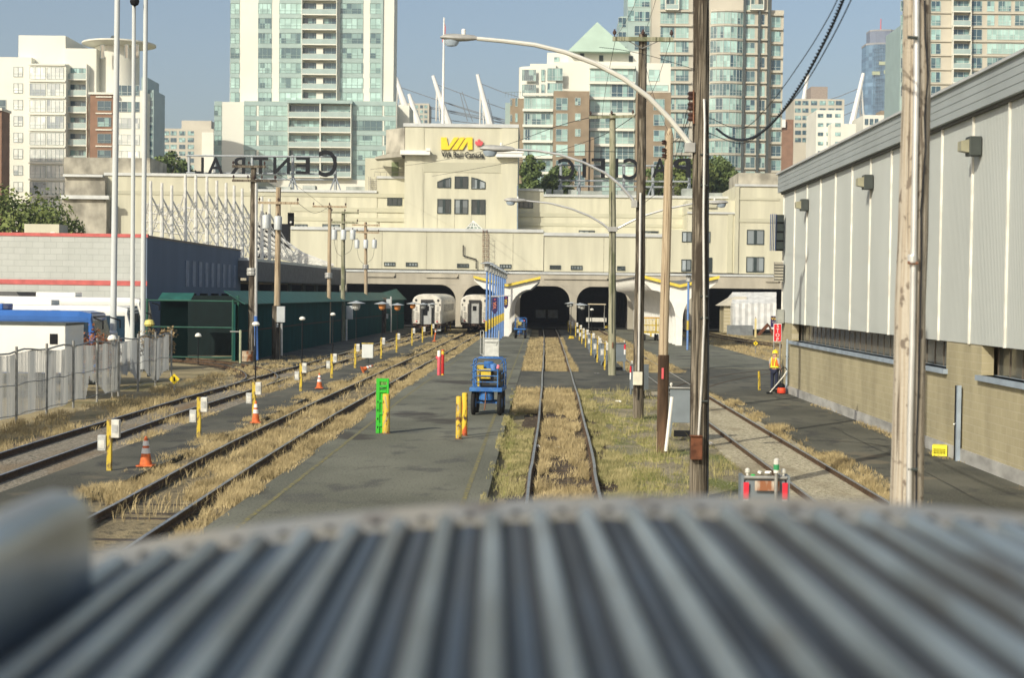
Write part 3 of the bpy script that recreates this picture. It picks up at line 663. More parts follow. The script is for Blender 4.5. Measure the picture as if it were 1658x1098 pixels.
# joints at 3 m spacing anchored on the photographed one at px 1525
ya=PX(1575,400,XW).y; k=-8
while ya+3.0*k<Y1w-.2:
    yy=ya+3.0*k
    if yy>Y0: mb.box(XW-.075,yy-.04,ZC-.01,XW-.021,yy+.04,ZL)
    k+=1
mb.build('joint_strip',stripm,wh,world=True)
mb=MB(); mb.box(XW-.25,Y0,ZL+.06,XW+30.2,Y1w+.2,ZT)
for k in range(1,4): mb.box(XW-.262,Y0,ZL+.06+k*.2,XW-.251,Y1w+.2,ZL+.075+k*.2)
mb.build('fascia',fasc,wh,world=True)
mb=MB(); mb.box(XW-.12,Y0,ZL-.02,XW+.1,Y1w+.1,ZL+.058); mb.build('fascia_trim',mat('dark_trim',(.12,.12,.11)),wh,world=True)
mb=MB(); mb.box(XW-.34,Y0,ZT+.001,XW+30,Y1w+.3,ZT+.07); mb.build('roof_edge',cap_,wh,world=True)
# block wall in pieces round the window strips
wins=[(PX(1533,560,XW).y,67.2),(20,PX(1590,560,XW).y)]
wins=[(wins[0][0],66.8),(20.0,wins[1][1])]
mb=MB(); mb.box(XW+.0,Y0,.32,XW+.3,Y1w-.2,ZS)
segs=[(66.8,Y1w-.2),(wins[1][1],wins[0][0]),(Y0,20.0)]
for a_,b_ in segs: mb.box(XW,a_,ZS+.001,XW+.3,b_,ZC+.3)
mb.box(XW+.4,Y1w-.5,.0,XW+30,Y1w-.2,ZC+.3)
mb.build('block_wall',block,wh,world=True)
mb=MB(); mb.box(XW-.06,Y0,-.2,XW+.32,Y1w-.1,.318); mb.build('foundation',conc,wh,world=True)
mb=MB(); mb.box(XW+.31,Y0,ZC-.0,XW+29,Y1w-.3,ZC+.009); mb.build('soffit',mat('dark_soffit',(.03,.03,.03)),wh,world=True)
wg=glassmat('warehouse_glass',(.10,.10,.085),(.03,.035,.04),.5,px=1,pz=3); 
bronze=mat('bronze_mullion',(.17,.14,.11),.5,.3); sillm=mat('blue_grey_sill',(.30,.36,.42),.5,.1)
for a_,b_ in wins:
    mb=MB(); mb.box(XW+.42,a_,ZS,XW+.45,b_,ZC+.2); gl=mb.build('window_strip',wg,wh,world=True)
    mb=MB(); nn=int((b_-a_)/.92)
    for i in range(nn+1): y_=a_+(b_-a_)*i/nn; mb.box(XW+.402,y_-.022,ZS,XW+.419,y_+.022,ZC+.2)
    mb.build('mullion',bronze,gl,world=True)
    mb=MB(); mb.box(XW-.12,a_-.15,ZS-.13,XW+.41,b_+.15,ZS-.002 if False else ZS-.0); mb.build('sill',sillm,wh,world=True)
    mb=MB(); mb.box(XW+.02,a_-.2,ZS+.003,XW+.28,a_-.0,ZC); mb.box(XW+.02,b_,ZS+.003,XW+.28,b_+.06,ZC)
# lamps on the wall
fx=mat('lamp_housing',(.06,.07,.065),.5,.2); lens=mat('lamp_lens',(.30,.29,.20),.4)
for i,(px,py,lb) in enumerate(((1583,237,'nearest'),(1409,295,'middle'),(1305,332,'farthest'))):
    p=PX(px+3,py,XW-.05); th=T('wall_floodlight',f'boxy dark floodlight on the pale cladding, {lb} of the three','wall light',p,group='floodlights on the warehouse wall')
    MB().box(-.30,-.2,-.24,0,.2,.24).build('housing',fx,th,bevel=.02)
    MB().prism([(-.302,-.17,-.16),(-.5,-.15,-.12),(-.5,-.15,.12),(-.302,-.17,.16)],(0,.32,0)).build('lamp_hood',lens,th)
    MB().box(-.1,-.05,-.9,-.0,.05,-.25) if False else None
# corner signs of the warehouse
p=PX(1268,373,XW-.35)
th=T('projecting_sign','dark panelled sign with blue edge projecting from warehouse corner','sign',(XW-.1,68.8,p.z))
mb=MB(); mb.box(-.35,-.1,-.85,-.02,.1,.75)
mb.build('sign_box',black,th)
mb=MB()
for k in range(4): mb.box(-.60+k*.075,-.1,-.85,-.588+k*.075,.1,.78)
mb.build('blue_slat',mat('sign_blue',(.06,.10,.24),.5),th)
mb=MB(); 
for k in range(4): mb.cb((-.19,-.12,-.62+k*.4),(.3,.06,.32))
mb.build('sign_letter',mat('sign_dark',(.03,.04,.04)),th)
th=T('old_vent_box','weathered grey ribbed box hanging below the projecting sign','vent box',(XW-.1,68.8,p.z-2.2+.5))
MB().box(-.4,-.15,-.5,-.02,.15,.35).build('vent_body',dirtyc,th)
mb=MB()
for k in range(6): mb.box(-.42,-.17,-.45+k*.13,-.0,-.155,-.40+k*.13)
mb.build('louvre',mat('dark_louvre',(.08,.08,.07)),th)
th=T('junction_box','small grey box at the bottom corner of the warehouse cladding','utility box',PX(1268,512,XW-.05))
MB().box(-.28,-.3,-.32,.0,.3,.3).build('box_body',mat('box_grey',(.30,.31,.28)),th,bevel=.02); MB().box(-.3,-.2,-.2,-.281,.2,.2).build('box_door',mat('box_grey2',(.36,.37,.34)),th)
# downpipe guard
yq=PX(1557,670,XW).y
th=T('downpipe_guard','tall blue grey channel with a black recess on the block wall','downpipe',(XW,yq,0))
MB().box(-.16,-.16,.0,-.06,.16-.22,1.95).build('channel',sillm,th); MB().box(-.13,-.055,.0,-.061,.2,1.93).build('black_strip',black,th)
MB().tube([(-.22,-.1,.95),(-.1,.12,.95)],.02,6).build('bracket',white,th)
th=T('thin_pipe','thin blue grey pipe standing at the far corner of the block wall','pipe',(XW-.1,67.3,0)); MB().tube([(0,0,0),(0,0,2.35)],.05,8).build('pipe_run',sillm,th); MB().cb((0,0,1.6),(.14,.04,.06)).build('pipe_clamp',fx,th)
# ================================================================ LEFT WAREHOUSE
lw=T('depot_building','white building with red stripes and a shaded side wall behind the buses','building',(-30,101,0))
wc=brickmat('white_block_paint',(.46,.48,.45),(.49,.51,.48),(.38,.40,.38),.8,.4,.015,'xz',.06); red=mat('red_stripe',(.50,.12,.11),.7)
XL=P(238,430,101).x; zt=P(120,383,101).z
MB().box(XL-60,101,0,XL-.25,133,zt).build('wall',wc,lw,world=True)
MB().box(XL-.249,101.002,0,XL,132.99,zt-.002).build('side_wall',mat('blue_grey_side_shade',(.13,.165,.225),.8,0,.08,.5,st=(1,1,.2)),lw,world=True)  # bluish shade of this side is put into the wall colour
mb=MB(); mb.box(XL-60,100.95,zt+.0,XL+.05,101.3,zt+.22); z2=P(120,457,101).z; mb.box(XL-60,100.96,z2-.18,XL+.02,100.99,z2+.14); mb.build('red_stripe',red,lw,world=True)
mb=MB(); mb.box(XL-60,101.31,zt+.001,XL+.03,133,zt+.15); mb.build('roof_edge',mat('brown_roof_edge',(.25,.2,.16)),lw,world=True)
mb=MB(); zb=P(350,455,118).z
for k in range(9): y=112+k*2.2; mb.box(XL,y,4.4,XL+.06,y+1.0,6.3)
mb.build('window',mat('dim_panel',(.20,.24,.32),.6),lw,world=True)
mb=MB()
for k in range(7): y=105+k*4; mb.box(XL,y,3.5,XL+.5,y+.5,3.9)
mb.build('wall_lamp',black,lw,world=True)
th=T('rooftop_unit','beige box unit on the roof of the white depot building','roof unit',P(68,380,108))
mb=MB(); a=P(40,372,108)-th.location; mb.box(-1.25,0,-.6,1.2,2,.75); mb.build('unit_body',beige,th); MB().box(.6,-.03,-.2,.9,-.002,.2).build('unit_panel',white,th)
th=T('lean_to_roof','dark sloping lean-to roof against the white depot wall','roof',P(18,475,97)); 
MB().prism([(-3.5,0,-.6),(.9,0,-.6),(.3,0,.1),(-3.5,0,.1)],(0,3.9,0)).build('roof_slab',mat('dark_roofing',(.09,.09,.09)),th)
MB().box(-3.4,.3,-3.5,.5,.5,-.61).build('lean_to_wall',wc,th)
# ------------------------------------------------ bus loop canopy and white masts
cn=T('bus_loop_canopy','dark low canopy roof with a white edge beside the station','canopy',(-24,150,0))
mb=MB(); a=P(405,422,132); b=P(560,438,186)
mb.prism([(a.x,132,a.z),(b.x,186,b.z),(b.x-14,188,b.z),(a.x-12,132,a.z)],(0,0,.25)); mb.build('canopy_roof',cap_,cn,world=True)
mb=MB(); mb.prism([(a.x+.02,131.8,a.z-1.75),(b.x+.02,186,b.z-1.75),(b.x+.02,186,b.z-.003),(a.x+.02,131.8,a.z-.003)],(-.3,0,0)); mb.prism([(a.x-12,131.8,a.z-1.5),(a.x-.3,131.8,a.z-1.5),(a.x-.3,131.8,a.z-.003),(a.x-12,131.8,a.z-.003)],(0,.3,0))
mb.prism([(a.x-.4,133,a.z-1.7),(b.x-.4,186,b.z-1.7),(b.x-9,186,b.z-1.7),(a.x-11,133,a.z-1.7)],(0,0,-.1))
mb.build('canopy_fascia',mat('dark_fascia',(.12,.12,.125),.7),cn,world=True)
mb=MB()
for k in range(7): y=134+k*8; x=a.x+(b.x-a.x)*(y-132)/54-1.5; mb.tube([(x,y,0),(x,y,a.z-1.7)],.2,8)
mb.build('canopy_column',fx,cn,world=True)
MB().box(a.x-13,189.2,0,a.x-12,189.6,5).build('end_post',darkin,cn,world=True)
wm=mat('white_steel',(.64,.63,.58),.5)
pxs=[244,262,278,300,317,335,351,366,379,392,424,436]; tops=[293,296,300,283,283,286,292,296,300,305,318,322]
for i,(x,t) in enumerate(zip(pxs,tops)):
    Yk=150+i*1.8; yb=395+i*2.6
    th=T('white_canopy_mast',f'white steel mast with cable stays behind the depot, {ORD[i]} from the left','mast',P(x,yb,Yk),group='white canopy masts')
    MB().tube([P(x,yb+8,Yk),P(x,t,Yk)],.22,7,.14).build('mast_pole',wm,th,world=True)
    mb=MB(); 
    for dx,dy in((34,75),(52,95),(-18,70)): mb.tube([P(x,t+22,Yk),P(x+dx,min(t+22+dy,432),Yk+4)],.07,4)
    mb.build('stay_cable',wm,th,world=True)
for i,(x0,x1,y0_,y1_) in enumerate(((236,300,330,372),(300,360,336,392),(360,405,345,412))):
    th=T('white_space_frame',['left','middle','right'][i]+' section of white lattice canopy frame behind the depot','lattice frame',P((x0+x1)/2,y1_,158+i*5),group='white lattice canopy frames')
    mb=MB(); Yk=158+i*5; nx=6
    for r_ in range(4):
        yy=y0_+(y1_-y0_)*r_/3; mb.tube([P(x0,yy,Yk),P(x1,yy+8,Yk)],.085,4)
    for k in range(nx):
        xa=x0+(x1-x0)*k/nx; xb=x0+(x1-x0)*(k+1)/nx
        for r_ in range(3):
            ya_=y0_+(y1_-y0_)*r_/3; yb_=y0_+(y1_-y0_)*(r_+1)/3
            mb.tube([P(xa,ya_,Yk),P(xb,yb_+3,Yk)],.055,4); mb.tube([P(xb,ya_,Yk),P(xa,yb_+3,Yk)],.055,4)
    mb.build('lattice',wm,th,world=True)
# slanting white louvres
th=T('slanted_white_louvres','slanting white bars over a dark recess right of the wooden pole','louvre screen',P(460,410,172))
mb=MB(); pbox(mb,408,362,468,418,178,1); mb.build('dark_recess',black,th,world=True)
mb=MB()
for k in range(12):
    mb.tube([P(408+k*9,352+k*1,174),P(408+k*9+75,352+k*1+78,174)] if False else [P(412+max(0,k-5)*11,356+min(k,5)*10,174),P(min(412+max(0,k-5)*11+88,540),min(356+min(k,5)*10+62,430),174)],.16,4)
for x in(412,424,437,452): mb.tube([P(x,352,174),P(x,418,174)],.16,4)
mb.build('white_bar',wm,th,world=True)
# ================================================================ GREEN FENCE
grn=mat('green_sheet_fence',(.004,.024,.023),.6,0,.12,2); grl=mat('green_fence_roof',(.018,.10,.08),.6,0,.2,2); grp=mat('green_post',(.018,.08,.055),.5)
gf=T('green_fence','long dark green ribbed fence with sloping green top leading to the station','fence',(-17,90,0))
FA=Vector((-17.55,90.6,0)); FB=Vector((-15.9,184,0)); ff=3.35
mb=MB(); prof=[]; n=420
for i in range(n+1):
    p=FA.lerp(FB,i/n); prof.append((p.x+(.05 if i%2 else 0),p.y))
mb.add([(x,y,-.1) for x,y in prof]+[(x,y,ff) for x,y in prof],[(i,i+1,n+2+i,n+1+i) for i in range(n)])
mb.box(FA.x-.3,FA.y,0,FA.x-.2,FB.y,ff)
mb.build('fence_sheet',mat('teal_sheet_fence',(.008,.062,.055),.75,0,.15,1.2,st=(1,1,.3),spec=.1),gf,world=True)
mb=MB()
for z in(1.75,): mb.prism([(FA.x+.055,FA.y,z-.05),(FB.x+.055,FB.y,z-.05),(FB.x+.055,FB.y,z+.05),(FA.x+.055,FA.y,z+.05)],(-.05,0,0))
mb.build('fence_rail',black,gf,world=True)
mb=MB()
nr=60
for i in range(nr):
    a=FA.lerp(FB,i/nr);b=FA.lerp(FB,(i+.97)/nr); lift=.5*max(0,(i-50)/10)
    mb.prism([(a.x+.35,a.y,ff-.02+lift*0),(b.x+.35,b.y,ff-.02),(b.x-.9,b.y,ff+.75+lift),(a.x-.9,a.y,ff+.75+lift)],(0,0,.05))
mb.build('fence_roof',grl,gf,world=True)
# gate panels facing the camera
gg=T('green_gate','green framed mesh gate with dark screening left of the wooden pole','gate',(-20.5,91,0))
mb=MB(); xa=P(238,530,91).x; xb=P(386,530,91).x
zt_=P(310,487,91).z
for x in(xa,xa+(xb-xa)*.94,xb,P(378,530,91).x-.02): mb.tube([(x,91,0),(x,91,zt_+.1)],.07,8)
for z in(.18,1.95,zt_): mb.tube([(xa,91,z),(xb,91,z)],.05,6)
mb.tube([(xb,91,zt_),(xb-.1,91.2,zt_+.3)],.1,8)
mb.build('gate_frame',grp,gg,world=True)
mb=MB(); n=80
xs_=P(303,530,94).x
mb.add([(xa+(xs_-xa)*i/n,94.2+(.05 if i%2 else 0),-.1) for i in range(n+1)]+[(xa+(xs_-xa)*i/n,94.2+(.05 if i%2 else 0),zt_+.1) for i in range(n+1)],[(i,i+1,n+2+i,n+1+i) for i in range(n)])
mb.build('gate_screen',grn,gg,world=True)
MB().box(P(297,530,98).x,98,0,P(390,530,98).x,98.2,zt_+.3).build('rear_screen',mat('rear_mesh_shade',(.003,.011,.011),.9),gg,world=True)  # mesh coloured nearly black to stand for the shadow over it
mb=MB(); mb.prism([(xa,93.6,zt_),(xs_+.3,93.6,zt_),(xs_+.3,94.6,zt_+.4),(xa,94.6,zt_+.4)],(0,0,.05)); mb.build('screen_roof',grl,gg,world=True)
# ================================================================ SLATTED CHAIN LINK FENCE
slat=multi('weathered_slats',[(.42,.44,.44),((.52,.53,.51),2.5,.4,.6,6,(1,1,.2)),((.28,.28,.28),1.2,.6,.75,6,(1,1,.4))],rough=.7,bump=0)
galv=mat('galvanised_steel',(.30,.30,.28),.5,.5,.2,5)
cf=T('slatted_fence','pale slatted chain link fence leaning along the outer track','fence',(-16.4,55,0))
F0=Vector((-16.0,20,0)); F1=Vector((-16.75,70.2,0))
mb=MB(); n=int((F1-F0).length/.085)
for i in range(n):
    if random.random()<.012: continue
    p=F0.lerp(F1,i/n); wob=.06*math.sin(i*.07)+.03*math.sin(i*.31); tw=random.uniform(-.12,.12); bz=.02+float(np.interp(870-16.5*2500/p.y,[0,105,112,140,146,172,195,199,212,214,233,238,252,262,269],[.05,.05,.2,.05,.9,.1,.08,.75,.6,.8,.25,.8,.2,.15,.5]))*random.uniform(.9,1.05)
    hx=.0415*math.sin(tw); hy=.0415*math.cos(tw)
    mb.add([(p.x+wob-hx,p.y-hy,bz),(p.x+wob+hx,p.y+hy,bz),(p.x+wob*1.6+hx,p.y+hy,2.08+.05*math.sin(i*.11)),(p.x+wob*1.6-hx,p.y-hy,2.08+.05*math.sin(i*.11))],[(0,1,2,3)])
_n=slat.node_tree; _b=_n.nodes['Principled BSDF']; _t=_n.nodes.new('ShaderNodeBsdfTranslucent'); _m=_n.nodes.new('ShaderNodeMixShader'); _m.inputs[0].default_value=.5
_n.links.new(_b.inputs['Base Color'].links[0].from_socket,_t.inputs['Color']); _n.links.new(_b.outputs[0],_m.inputs[1]); _n.links.new(_t.outputs[0],_m.inputs[2]); _n.links.new(_m.outputs[0],_n.nodes['Material Output'].inputs['Surface'])
mb.build('slat_panel',slat,cf,world=True)
mb=MB(); pts=[F0.lerp(F1,i/60)+Vector((.05*math.sin(i),0,2.14+.05*math.sin(i*1.3))) for i in range(61)]; mb.tube(pts,.03,6)
for z in(.15,1.1): mb.tube([F0.lerp(F1,i/60)+Vector((.07+.03*math.sin(i),0,z+.03*math.sin(i*2))) for i in range(61)],.014,5)
mb.build('top_rail',galv,cf,world=True)
for i in range(17):
    p=F0.lerp(F1,i/16); 
    MB().tube([p+Vector((.08,0,-.1)),p+Vector((.08,0,2.3))],.045,8).build('fence_post',galv,cf,world=True)
mb=MB(); 
for z in(2.25,2.38): mb.tube([F0.lerp(F1,i/30)+Vector((.1,0,z+.05*math.sin(i*2.1))) for i in range(12)],.008,4)
mb.build('top_wire',galv,cf,world=True)
# mesh (diamond wires) as thin crossing wires is too fine to see; horizontal tension ripple is on the slats
# ================================================================ TOWERS
mint=glassmat('mint_glass',(.34,.50,.46),(.08,.14,.16),.60,px=.95,pz=9)
mint2=glassmat('teal_glass',(.27,.43,.41),(.045,.09,.12),.42,px=.8,pz=9)
paleg=glassmat('white_curtain_glass',(.66,.68,.64),(.30,.34,.37),.72,px=.9,pz=9)
blueg=glassmat('blue_tower_glass',(.10,.19,.29),(.05,.10,.17),.45,px=2.2,pz=2.6)
frw=mat('pale_window_frame',(.50,.56,.53),.5,0,.05,2)
frt=mat('tower_mullion_green',(.25,.34,.32),.5)
frd=mat('grey_window_frame',(.26,.32,.32),.5)
span=mat('mint_spandrel',(.33,.43,.41),.4,0,.06,.4)
twh=mat('tower_cream_concrete',(.72,.715,.63),.8,0,.04,.12)
tgy=mat('tower_grey_beige_concrete',(.50,.47,.39),.85,0,.07,.15)
brick=mat('brown_brick_wall',(.27,.215,.15),.9,0,.1,.6)
redbr=mat('red_brown_brick',(.25,.15,.10),.9,0,.12,.6)
rail_g=mat('balcony_rail_glass',(.34,.44,.42),.15,0,.1,.5,spec=.8)
darkr=mat('dark_recess',(.07,.085,.085),.8)
CACHE={}
def winmesh(w,h,n,g,f,tr=.3):
    k=(round(w,2),round(h,2),n,g.name,f.name,tr)
    if k in CACHE: return CACHE[k]
    mb=MB(); mb.box(-w/2,-.04,-h/2,w/2,0,h/2); mb.cm=1; t=.055
    for a,b in((-w/2,-w/2+t),(w/2-t,w/2)): mb.box(a,-.1,-h/2,b,-.041,h/2)
    mb.box(-w/2+t,-.1,h/2-t,w/2-t,-.041,h/2); mb.box(-w/2+t,-.1,-h/2,w/2-t,-.041,-h/2+t)
    for i in range(1,n): x=-w/2+w*i/n; mb.box(x-.035,-.095,-h/2+t,x+.035,-.042,h/2-t)
    if tr:
        z=-h/2+h*tr
        for i in range(n): mb.box(-w/2+w*i/n+.04,-.09,z-.03,-w/2+w*(i+1)/n-.04,-.043,z+.03)
    me=bpy.data.meshes.new('window'); me.from_pydata(mb.v,[],mb.f); me.materials.append(g); me.materials.append(f); me.polygons.foreach_set('material_index',mb.m); me.update()
    CACHE[k]=me; return me
WC={}
def win(par,x,y,z,w,h,n=3,g=None,f=None,yaw=0,tr=.3,name='window'):
    me=winmesh(w,h,n,g or mint,f or frw,tr)
    o=bpy.data.objects.new(name,me); C.objects.link(o); o.parent=par
    pl=par.location; o.location=(x-pl.x,y-pl.y,z-pl.z); o.rotation_euler=(0,0,yaw); WC[par.name]=WC.get(par.name,0)+1
    return o
def wpx(par,x0,y0,x1,y1,Y,n=3,g=None,f=None,tr=.3,dy=-.003):
    a=P(x0,(y0+y1)/2,Y).x;b=P(x1,(y0+y1)/2,Y).x;t=P((x0+x1)/2,y0,Y).z;u=P((x0+x1)/2,y1,Y).z
    return win(par,(a+b)/2,Y+dy,(t+u)/2,b-a,t-u,n,g,f,tr=tr)
def tbox(par,name,m,x0,y0,x1,y1,Y,d):
    mb=MB(); pbox(mb,x0,y0,x1,y1,Y,d); return mb.build(name,m,par,world=True)
def balc(par,x0,x1,y0,y1,Y,out=1.3,fx=None,railm=None):
    """y0..y1: one storey opening in px; slab at y1"""
    s=Y/FPX
    a=P(x0,(y0+y1)/2,Y).x;b=P(x1,(y0+y1)/2,Y).x;t=P((x0+x1)/2,y0,Y).z;u=P((x0+x1)/2,y1,Y).z
    k=('b',round(b-a,1),round(t-u,1),out)
    if k not in CACHE:
        w=b-a;h=t-u; mb=MB(); mb.box(-w/2,-out,-h/2,w/2,0,-h/2+.22); mb.cm=1; mb.box(-w/2,-out,-h/2+.22,w/2,-out+.05,-h/2+1.15)
        mb.cm=0; mb.box(-w/2,-out-.02,-h/2+1.15,w/2,-out+.06,-h/2+1.2)
        mb.box(-w/2-.12,-out-.05,-h/2,-w/2,0,h/2); mb.box(w/2,-out-.05,-h/2,w/2+.12,0,h/2)
        me=bpy.data.meshes.new('balcony'); me.from_pydata(mb.v,[],mb.f); me.materials.append(twh); me.materials.append(railm or rail_g); me.polygons.foreach_set('material_index',mb.m); me.update(); CACHE[k]=me
    o=bpy.data.objects.new('balcony',CACHE[k]); C.objects.link(o); o.parent=par; pl=par.location
    o.location=((a+b)/2-pl.x,Y-.15-pl.y,(t+u)/2-pl.z); return o
# ---------------- tall cream and glass tower (left of the station tower)
Yt=306; tw=T('apartment_tower','tall cream tower with green glass and a central stack of balconies','tower',P(500,460,Yt))
tbox(tw,'upper_shaft',twh,373,-90,638,166,Yt,7); tbox(tw,'podium_block',twh,346,166,641,440,Yt-3,9)
tbox(tw,'side_block',twh,640,170,662,330,Yt+1,10)
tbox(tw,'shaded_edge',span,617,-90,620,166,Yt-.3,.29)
fl=24.1
for k in range(-4,7):
    y=25+fl*k       # slab level
    if y<-90: continue
    a=y-fl+4
    if k>-4:
        for x0,x1,n,dy in((373,388,2,0),(418,440,3,0),(452,490,4,0),(551,588,4,0),(599,618,2,0)):
            wpx(tw,x0,a,x1,y-3,Yt,n,mint,frt)
        mb=None
    wpx(tw,491,a,546,y-3,Yt,6,mint2,frt)
    balc(tw,491,546,y-fl+1,y+1,Yt)
tbox(tw,'spandrel_band',span,452,-90,490,166,Yt-.001,.002) if False else None
mb=MB()
for x0,x1 in((373,388),(418,440),(452,490),(551,588),(599,618)):
    a=P(x0,60,Yt).x; b=P(x1,60,Yt).x
    for k in range(-4,7): z=P((x0+x1)/2,25+fl*k,Yt).z; mb.box(a,Yt-.06,z-.45,b,Yt-.004,z+.38)
mb.build('spandrel_band',span,tw,world=True)
for k in range(-4,7): 
    y=25+fl*k; tbox(tw,'white_partition',twh,512,y-fl+4,523,y-3,Yt-.5,.35)
for k in range(5):
    y=191+fl*k; a=y-fl+4
    for x0,x1,n in((347,359,2),(395,415,2),(419,466,5),(571,619,5),(622,641,3)): wpx(tw,x0,a,x1,y-4,Yt-3,n,mint,frt)
    for x0,x1 in((469,519),(521,569)): wpx(tw,x0,a,x1,y-4,Yt-3,5,mint2,frt); balc(tw,x0,x1,y-fl+1,y+1,Yt-3)
mb=MB()
for k in range(-1,5):
    for x0,x1 in((347,359),(395,466),(571,641)):
        a=P(x0,200,Yt-3).x;b=P(x1,200,Yt-3).x; z=P((x0+x1)/2,191+fl*k,Yt-3).z; mb.box(a,Yt-3.07,z-.45,b,Yt-3.004,z+.4)
a=P(466,170,Yt-3).x;b=P(572,170,Yt-3).x; z=P(519,166,Yt-3).z; mb.box(a,Yt-4.6,z-.3,b,Yt-3.004,z+.3); mb.build('floor_band',span,tw,world=True)
# ---------------- white building with the round turret at the left edge
Yt=270; wb=T('white_apartment_building','bright white apartment block with round turret and flat disc roof at left','apartment block',P(110,440,Yt))
tbox(wb,'wall',twh,-40,92,50,520,Yt,22); tbox(wb,'penthouse',twh,30,57,106,104,Yt+2,14); tbox(wb,'stepped_wall',twh,104,78,155,520,Yt+1.5,8)
tbox(wb,'glazed_bay_core',twh,48,103,106,520,Yt-1.2,20)
bk=tbox(wb,'brick_column',redbr,145,152,183,520,Yt-1.5,12); tbox(wb,'brick_cap',twh,143,149,186,152.5,Yt-1.8,12.5)
tbox(wb,'lower_tower_block',twh,183,146,230,520,Yt-.5,5)
c=P(190,120,Yt+7); mb=MB(); rr=36*Yt/FPX; z0=P(190,520,Yt).z; z1=P(190,68,Yt).z
mb.lathe((c.x,c.y,0),[(rr,z0),(rr,z1)],32); mb.build('turret_wall',twh,wb,world=True,smooth=True)
mb=MB(); z2=P(193,62,Yt).z; mb.lathe((c.x+.3,c.y,z2),[(2.0,-.9),(4.6,-.5),(6.5,-.1),(6.5,.15),(4,.5),(.5,.6)],40); mb.build('disc_roof',twh,wb,world=True)
mb=MB(); mb.lathe((c.x-.6,c.y,z2),[(.5,.5),(.8,1.0),(.5,1.6)],8); mb.build('roof_vent',darkr,wb,world=True)
for x in(166,205,222):
    w_=5; wpx(wb,x-3,72,x+3,94,Yt+1.0 if x==166 else Yt-.1 if x<210 else Yt+2,1,glassmat('tan_glass',(.35,.31,.24),(.2,.18,.15),.5),frd,0)
fl=26.6
for k in range(9):
    y=108+fl*k
    for x0,x1,n in((22,37,1),):
        if k<8: wpx(wb,x0,y,x1,y+16,Yt,2,paleg,frd)
    wpx(wb,48,y,74,y+20,Yt-1.2,3,paleg,frw); wpx(wb,76,y,103,y+20,Yt-1.2,4,paleg,frw)
    if k<6: wpx(wb,114,y+2,142,y+20,Yt+1.5,3,mint2,frd); balc(wb,113,143,y-3,y+23,Yt+1.5,1.2)
    if 1<k<7: wpx(wb,158,y+2,180,y+17,Yt-1.5,2,mint2,frd)
    if k>0: wpx(wb,187,y+3,226,y+20,Yt-.5,4,paleg if k>2 else mint2,frw)
    if k>1: wpx(wb,-14,y,10,y+16,Yt,2,mint2,frw)
mb=MB()
for k in range(9):
    z=P(76,105+fl*k,Yt-1).z; a=P(46,300,Yt-1).x; b=P(106,300,Yt-1).x; mb.box(a,Yt-1.45,z-.12,b,Yt-1.203,z+.18)
    if k>1: z=P(165,104+fl*k,Yt-1).z; a=P(156,300,Yt-1).x; b=P(182,300,Yt-1).x; mb.box(a,Yt-1.7,z-.1,b,Yt-1.503,z+.1)
mb.build('floor_band',twh,wb,world=True)
lt=T('green_glass_block','narrow green glass tower edge behind the white turret building','tower',P(240,440,330))
tbox(lt,'shaft',span,228,125,238,440,330,10); tbox(lt,'side_bay',span,236,145,248,440,331,10)
for k in range(11): wpx(lt,237,149+k*13.2,247,158+k*13.2,331,2,mint2,frd,0)
bb=T('red_brick_building','red brown brick building cut off by the left edge','building',P(0,440,255)); tbox(bb,'brick_wall',redbr,-60,178,2,500,255,4); tbox(bb,'cornice',twh,-60,174,3,178,254.5,4.7)
for k in range(5): wpx(bb,-12,192+k*26,-2,208+k*26,255,2,mint2,frw,0)
# ---------------- far low grey building
Yt=620; fb=T('distant_grey_building','distant grey apartment building between the white turret block and tall tower','apartment block',P(300,440,Yt))
tbox(fb,'wall',tgy,262,208,345,440,Yt,25); tbox(fb,'penthouse',tgy,294,195,342,210,Yt+4,15); tbox(fb,'end_wall',twh,326,214,345,440,Yt-2,20)
tbox(fb,'corner_tower',twh,334,170+30,350,440,Yt-4,10) if False else None
for k in range(6):
    for x in(264,276,290,304): wpx(fb,x,212+k*11,x+10,219+k*11,Yt,2,mint2,frd,0)
# ---------------- brick and mint building with green pyramid roof
Yt=280; pb=T('pyramid_roof_building','stepped brick and mint glass apartment building topped by a green pyramid roof','apartment block',P(950,440,Yt))
tbox(pb,'core_wall',twh,886,101,1083,500,Yt+4,26); tbox(pb,'top_storey',twh,920,82,1034,110,Yt+5,16); tbox(pb,'step_storey',twh,886,85,932,110,Yt+6,12)
tbox(pb,'left_wing',brick,824,159,850,500,Yt+1,20); tbox(pb,'glass_bay_core',span,846,156,895,500,Yt-1,18)
tbox(pb,'brick_front',brick,894,147,952,500,Yt-2,14); tbox(pb,'brick_step',brick,952,222,960,500,Yt-1.5,12); tbox(pb,'right_brick_wing',brick,1028,149,1084,500,Yt-2,16)
tbox(pb,'glass_centre_core',span,953,106,1027,500,Yt+1,10)
tbox(pb,'side_terrace',span,816,166,826,500,Yt+4,12)
c=P(857,130,Yt+5); mb=MB(); rr=17*Yt/FPX
mb.lathe((c.x,c.y,0),[(rr,P(857,170,Yt).z),(rr,P(857,103,Yt).z)],24); mb.build('round_corner',twh,pb,world=True,smooth=True)
tbox(pb,'round_corner_block',twh,858,103,900,160,Yt+2.5,12)
for k,(y0_,y1_) in enumerate(((112,131),(136,156))):
    wpx(pb,845,y0_,868,y1_,Yt+2.1-.3,7,mint2,twh,0); wpx(pb,876,y0_,882,y1_,Yt+2.4,1,mint,frw); wpx(pb,886,y0_+ -2,911,y1_-1,Yt+2.4,3,mint,frw)
a=P(919,82.5,Yt+3);b=P(1021,82.5,Yt+3); ap=P(966,35,Yt+11); dd=b.x-a.x
base=[a,b,b+Vector((0,dd*.9,0)),a+Vector((0,dd*.9,0))]
for q in base: q.z=a.z
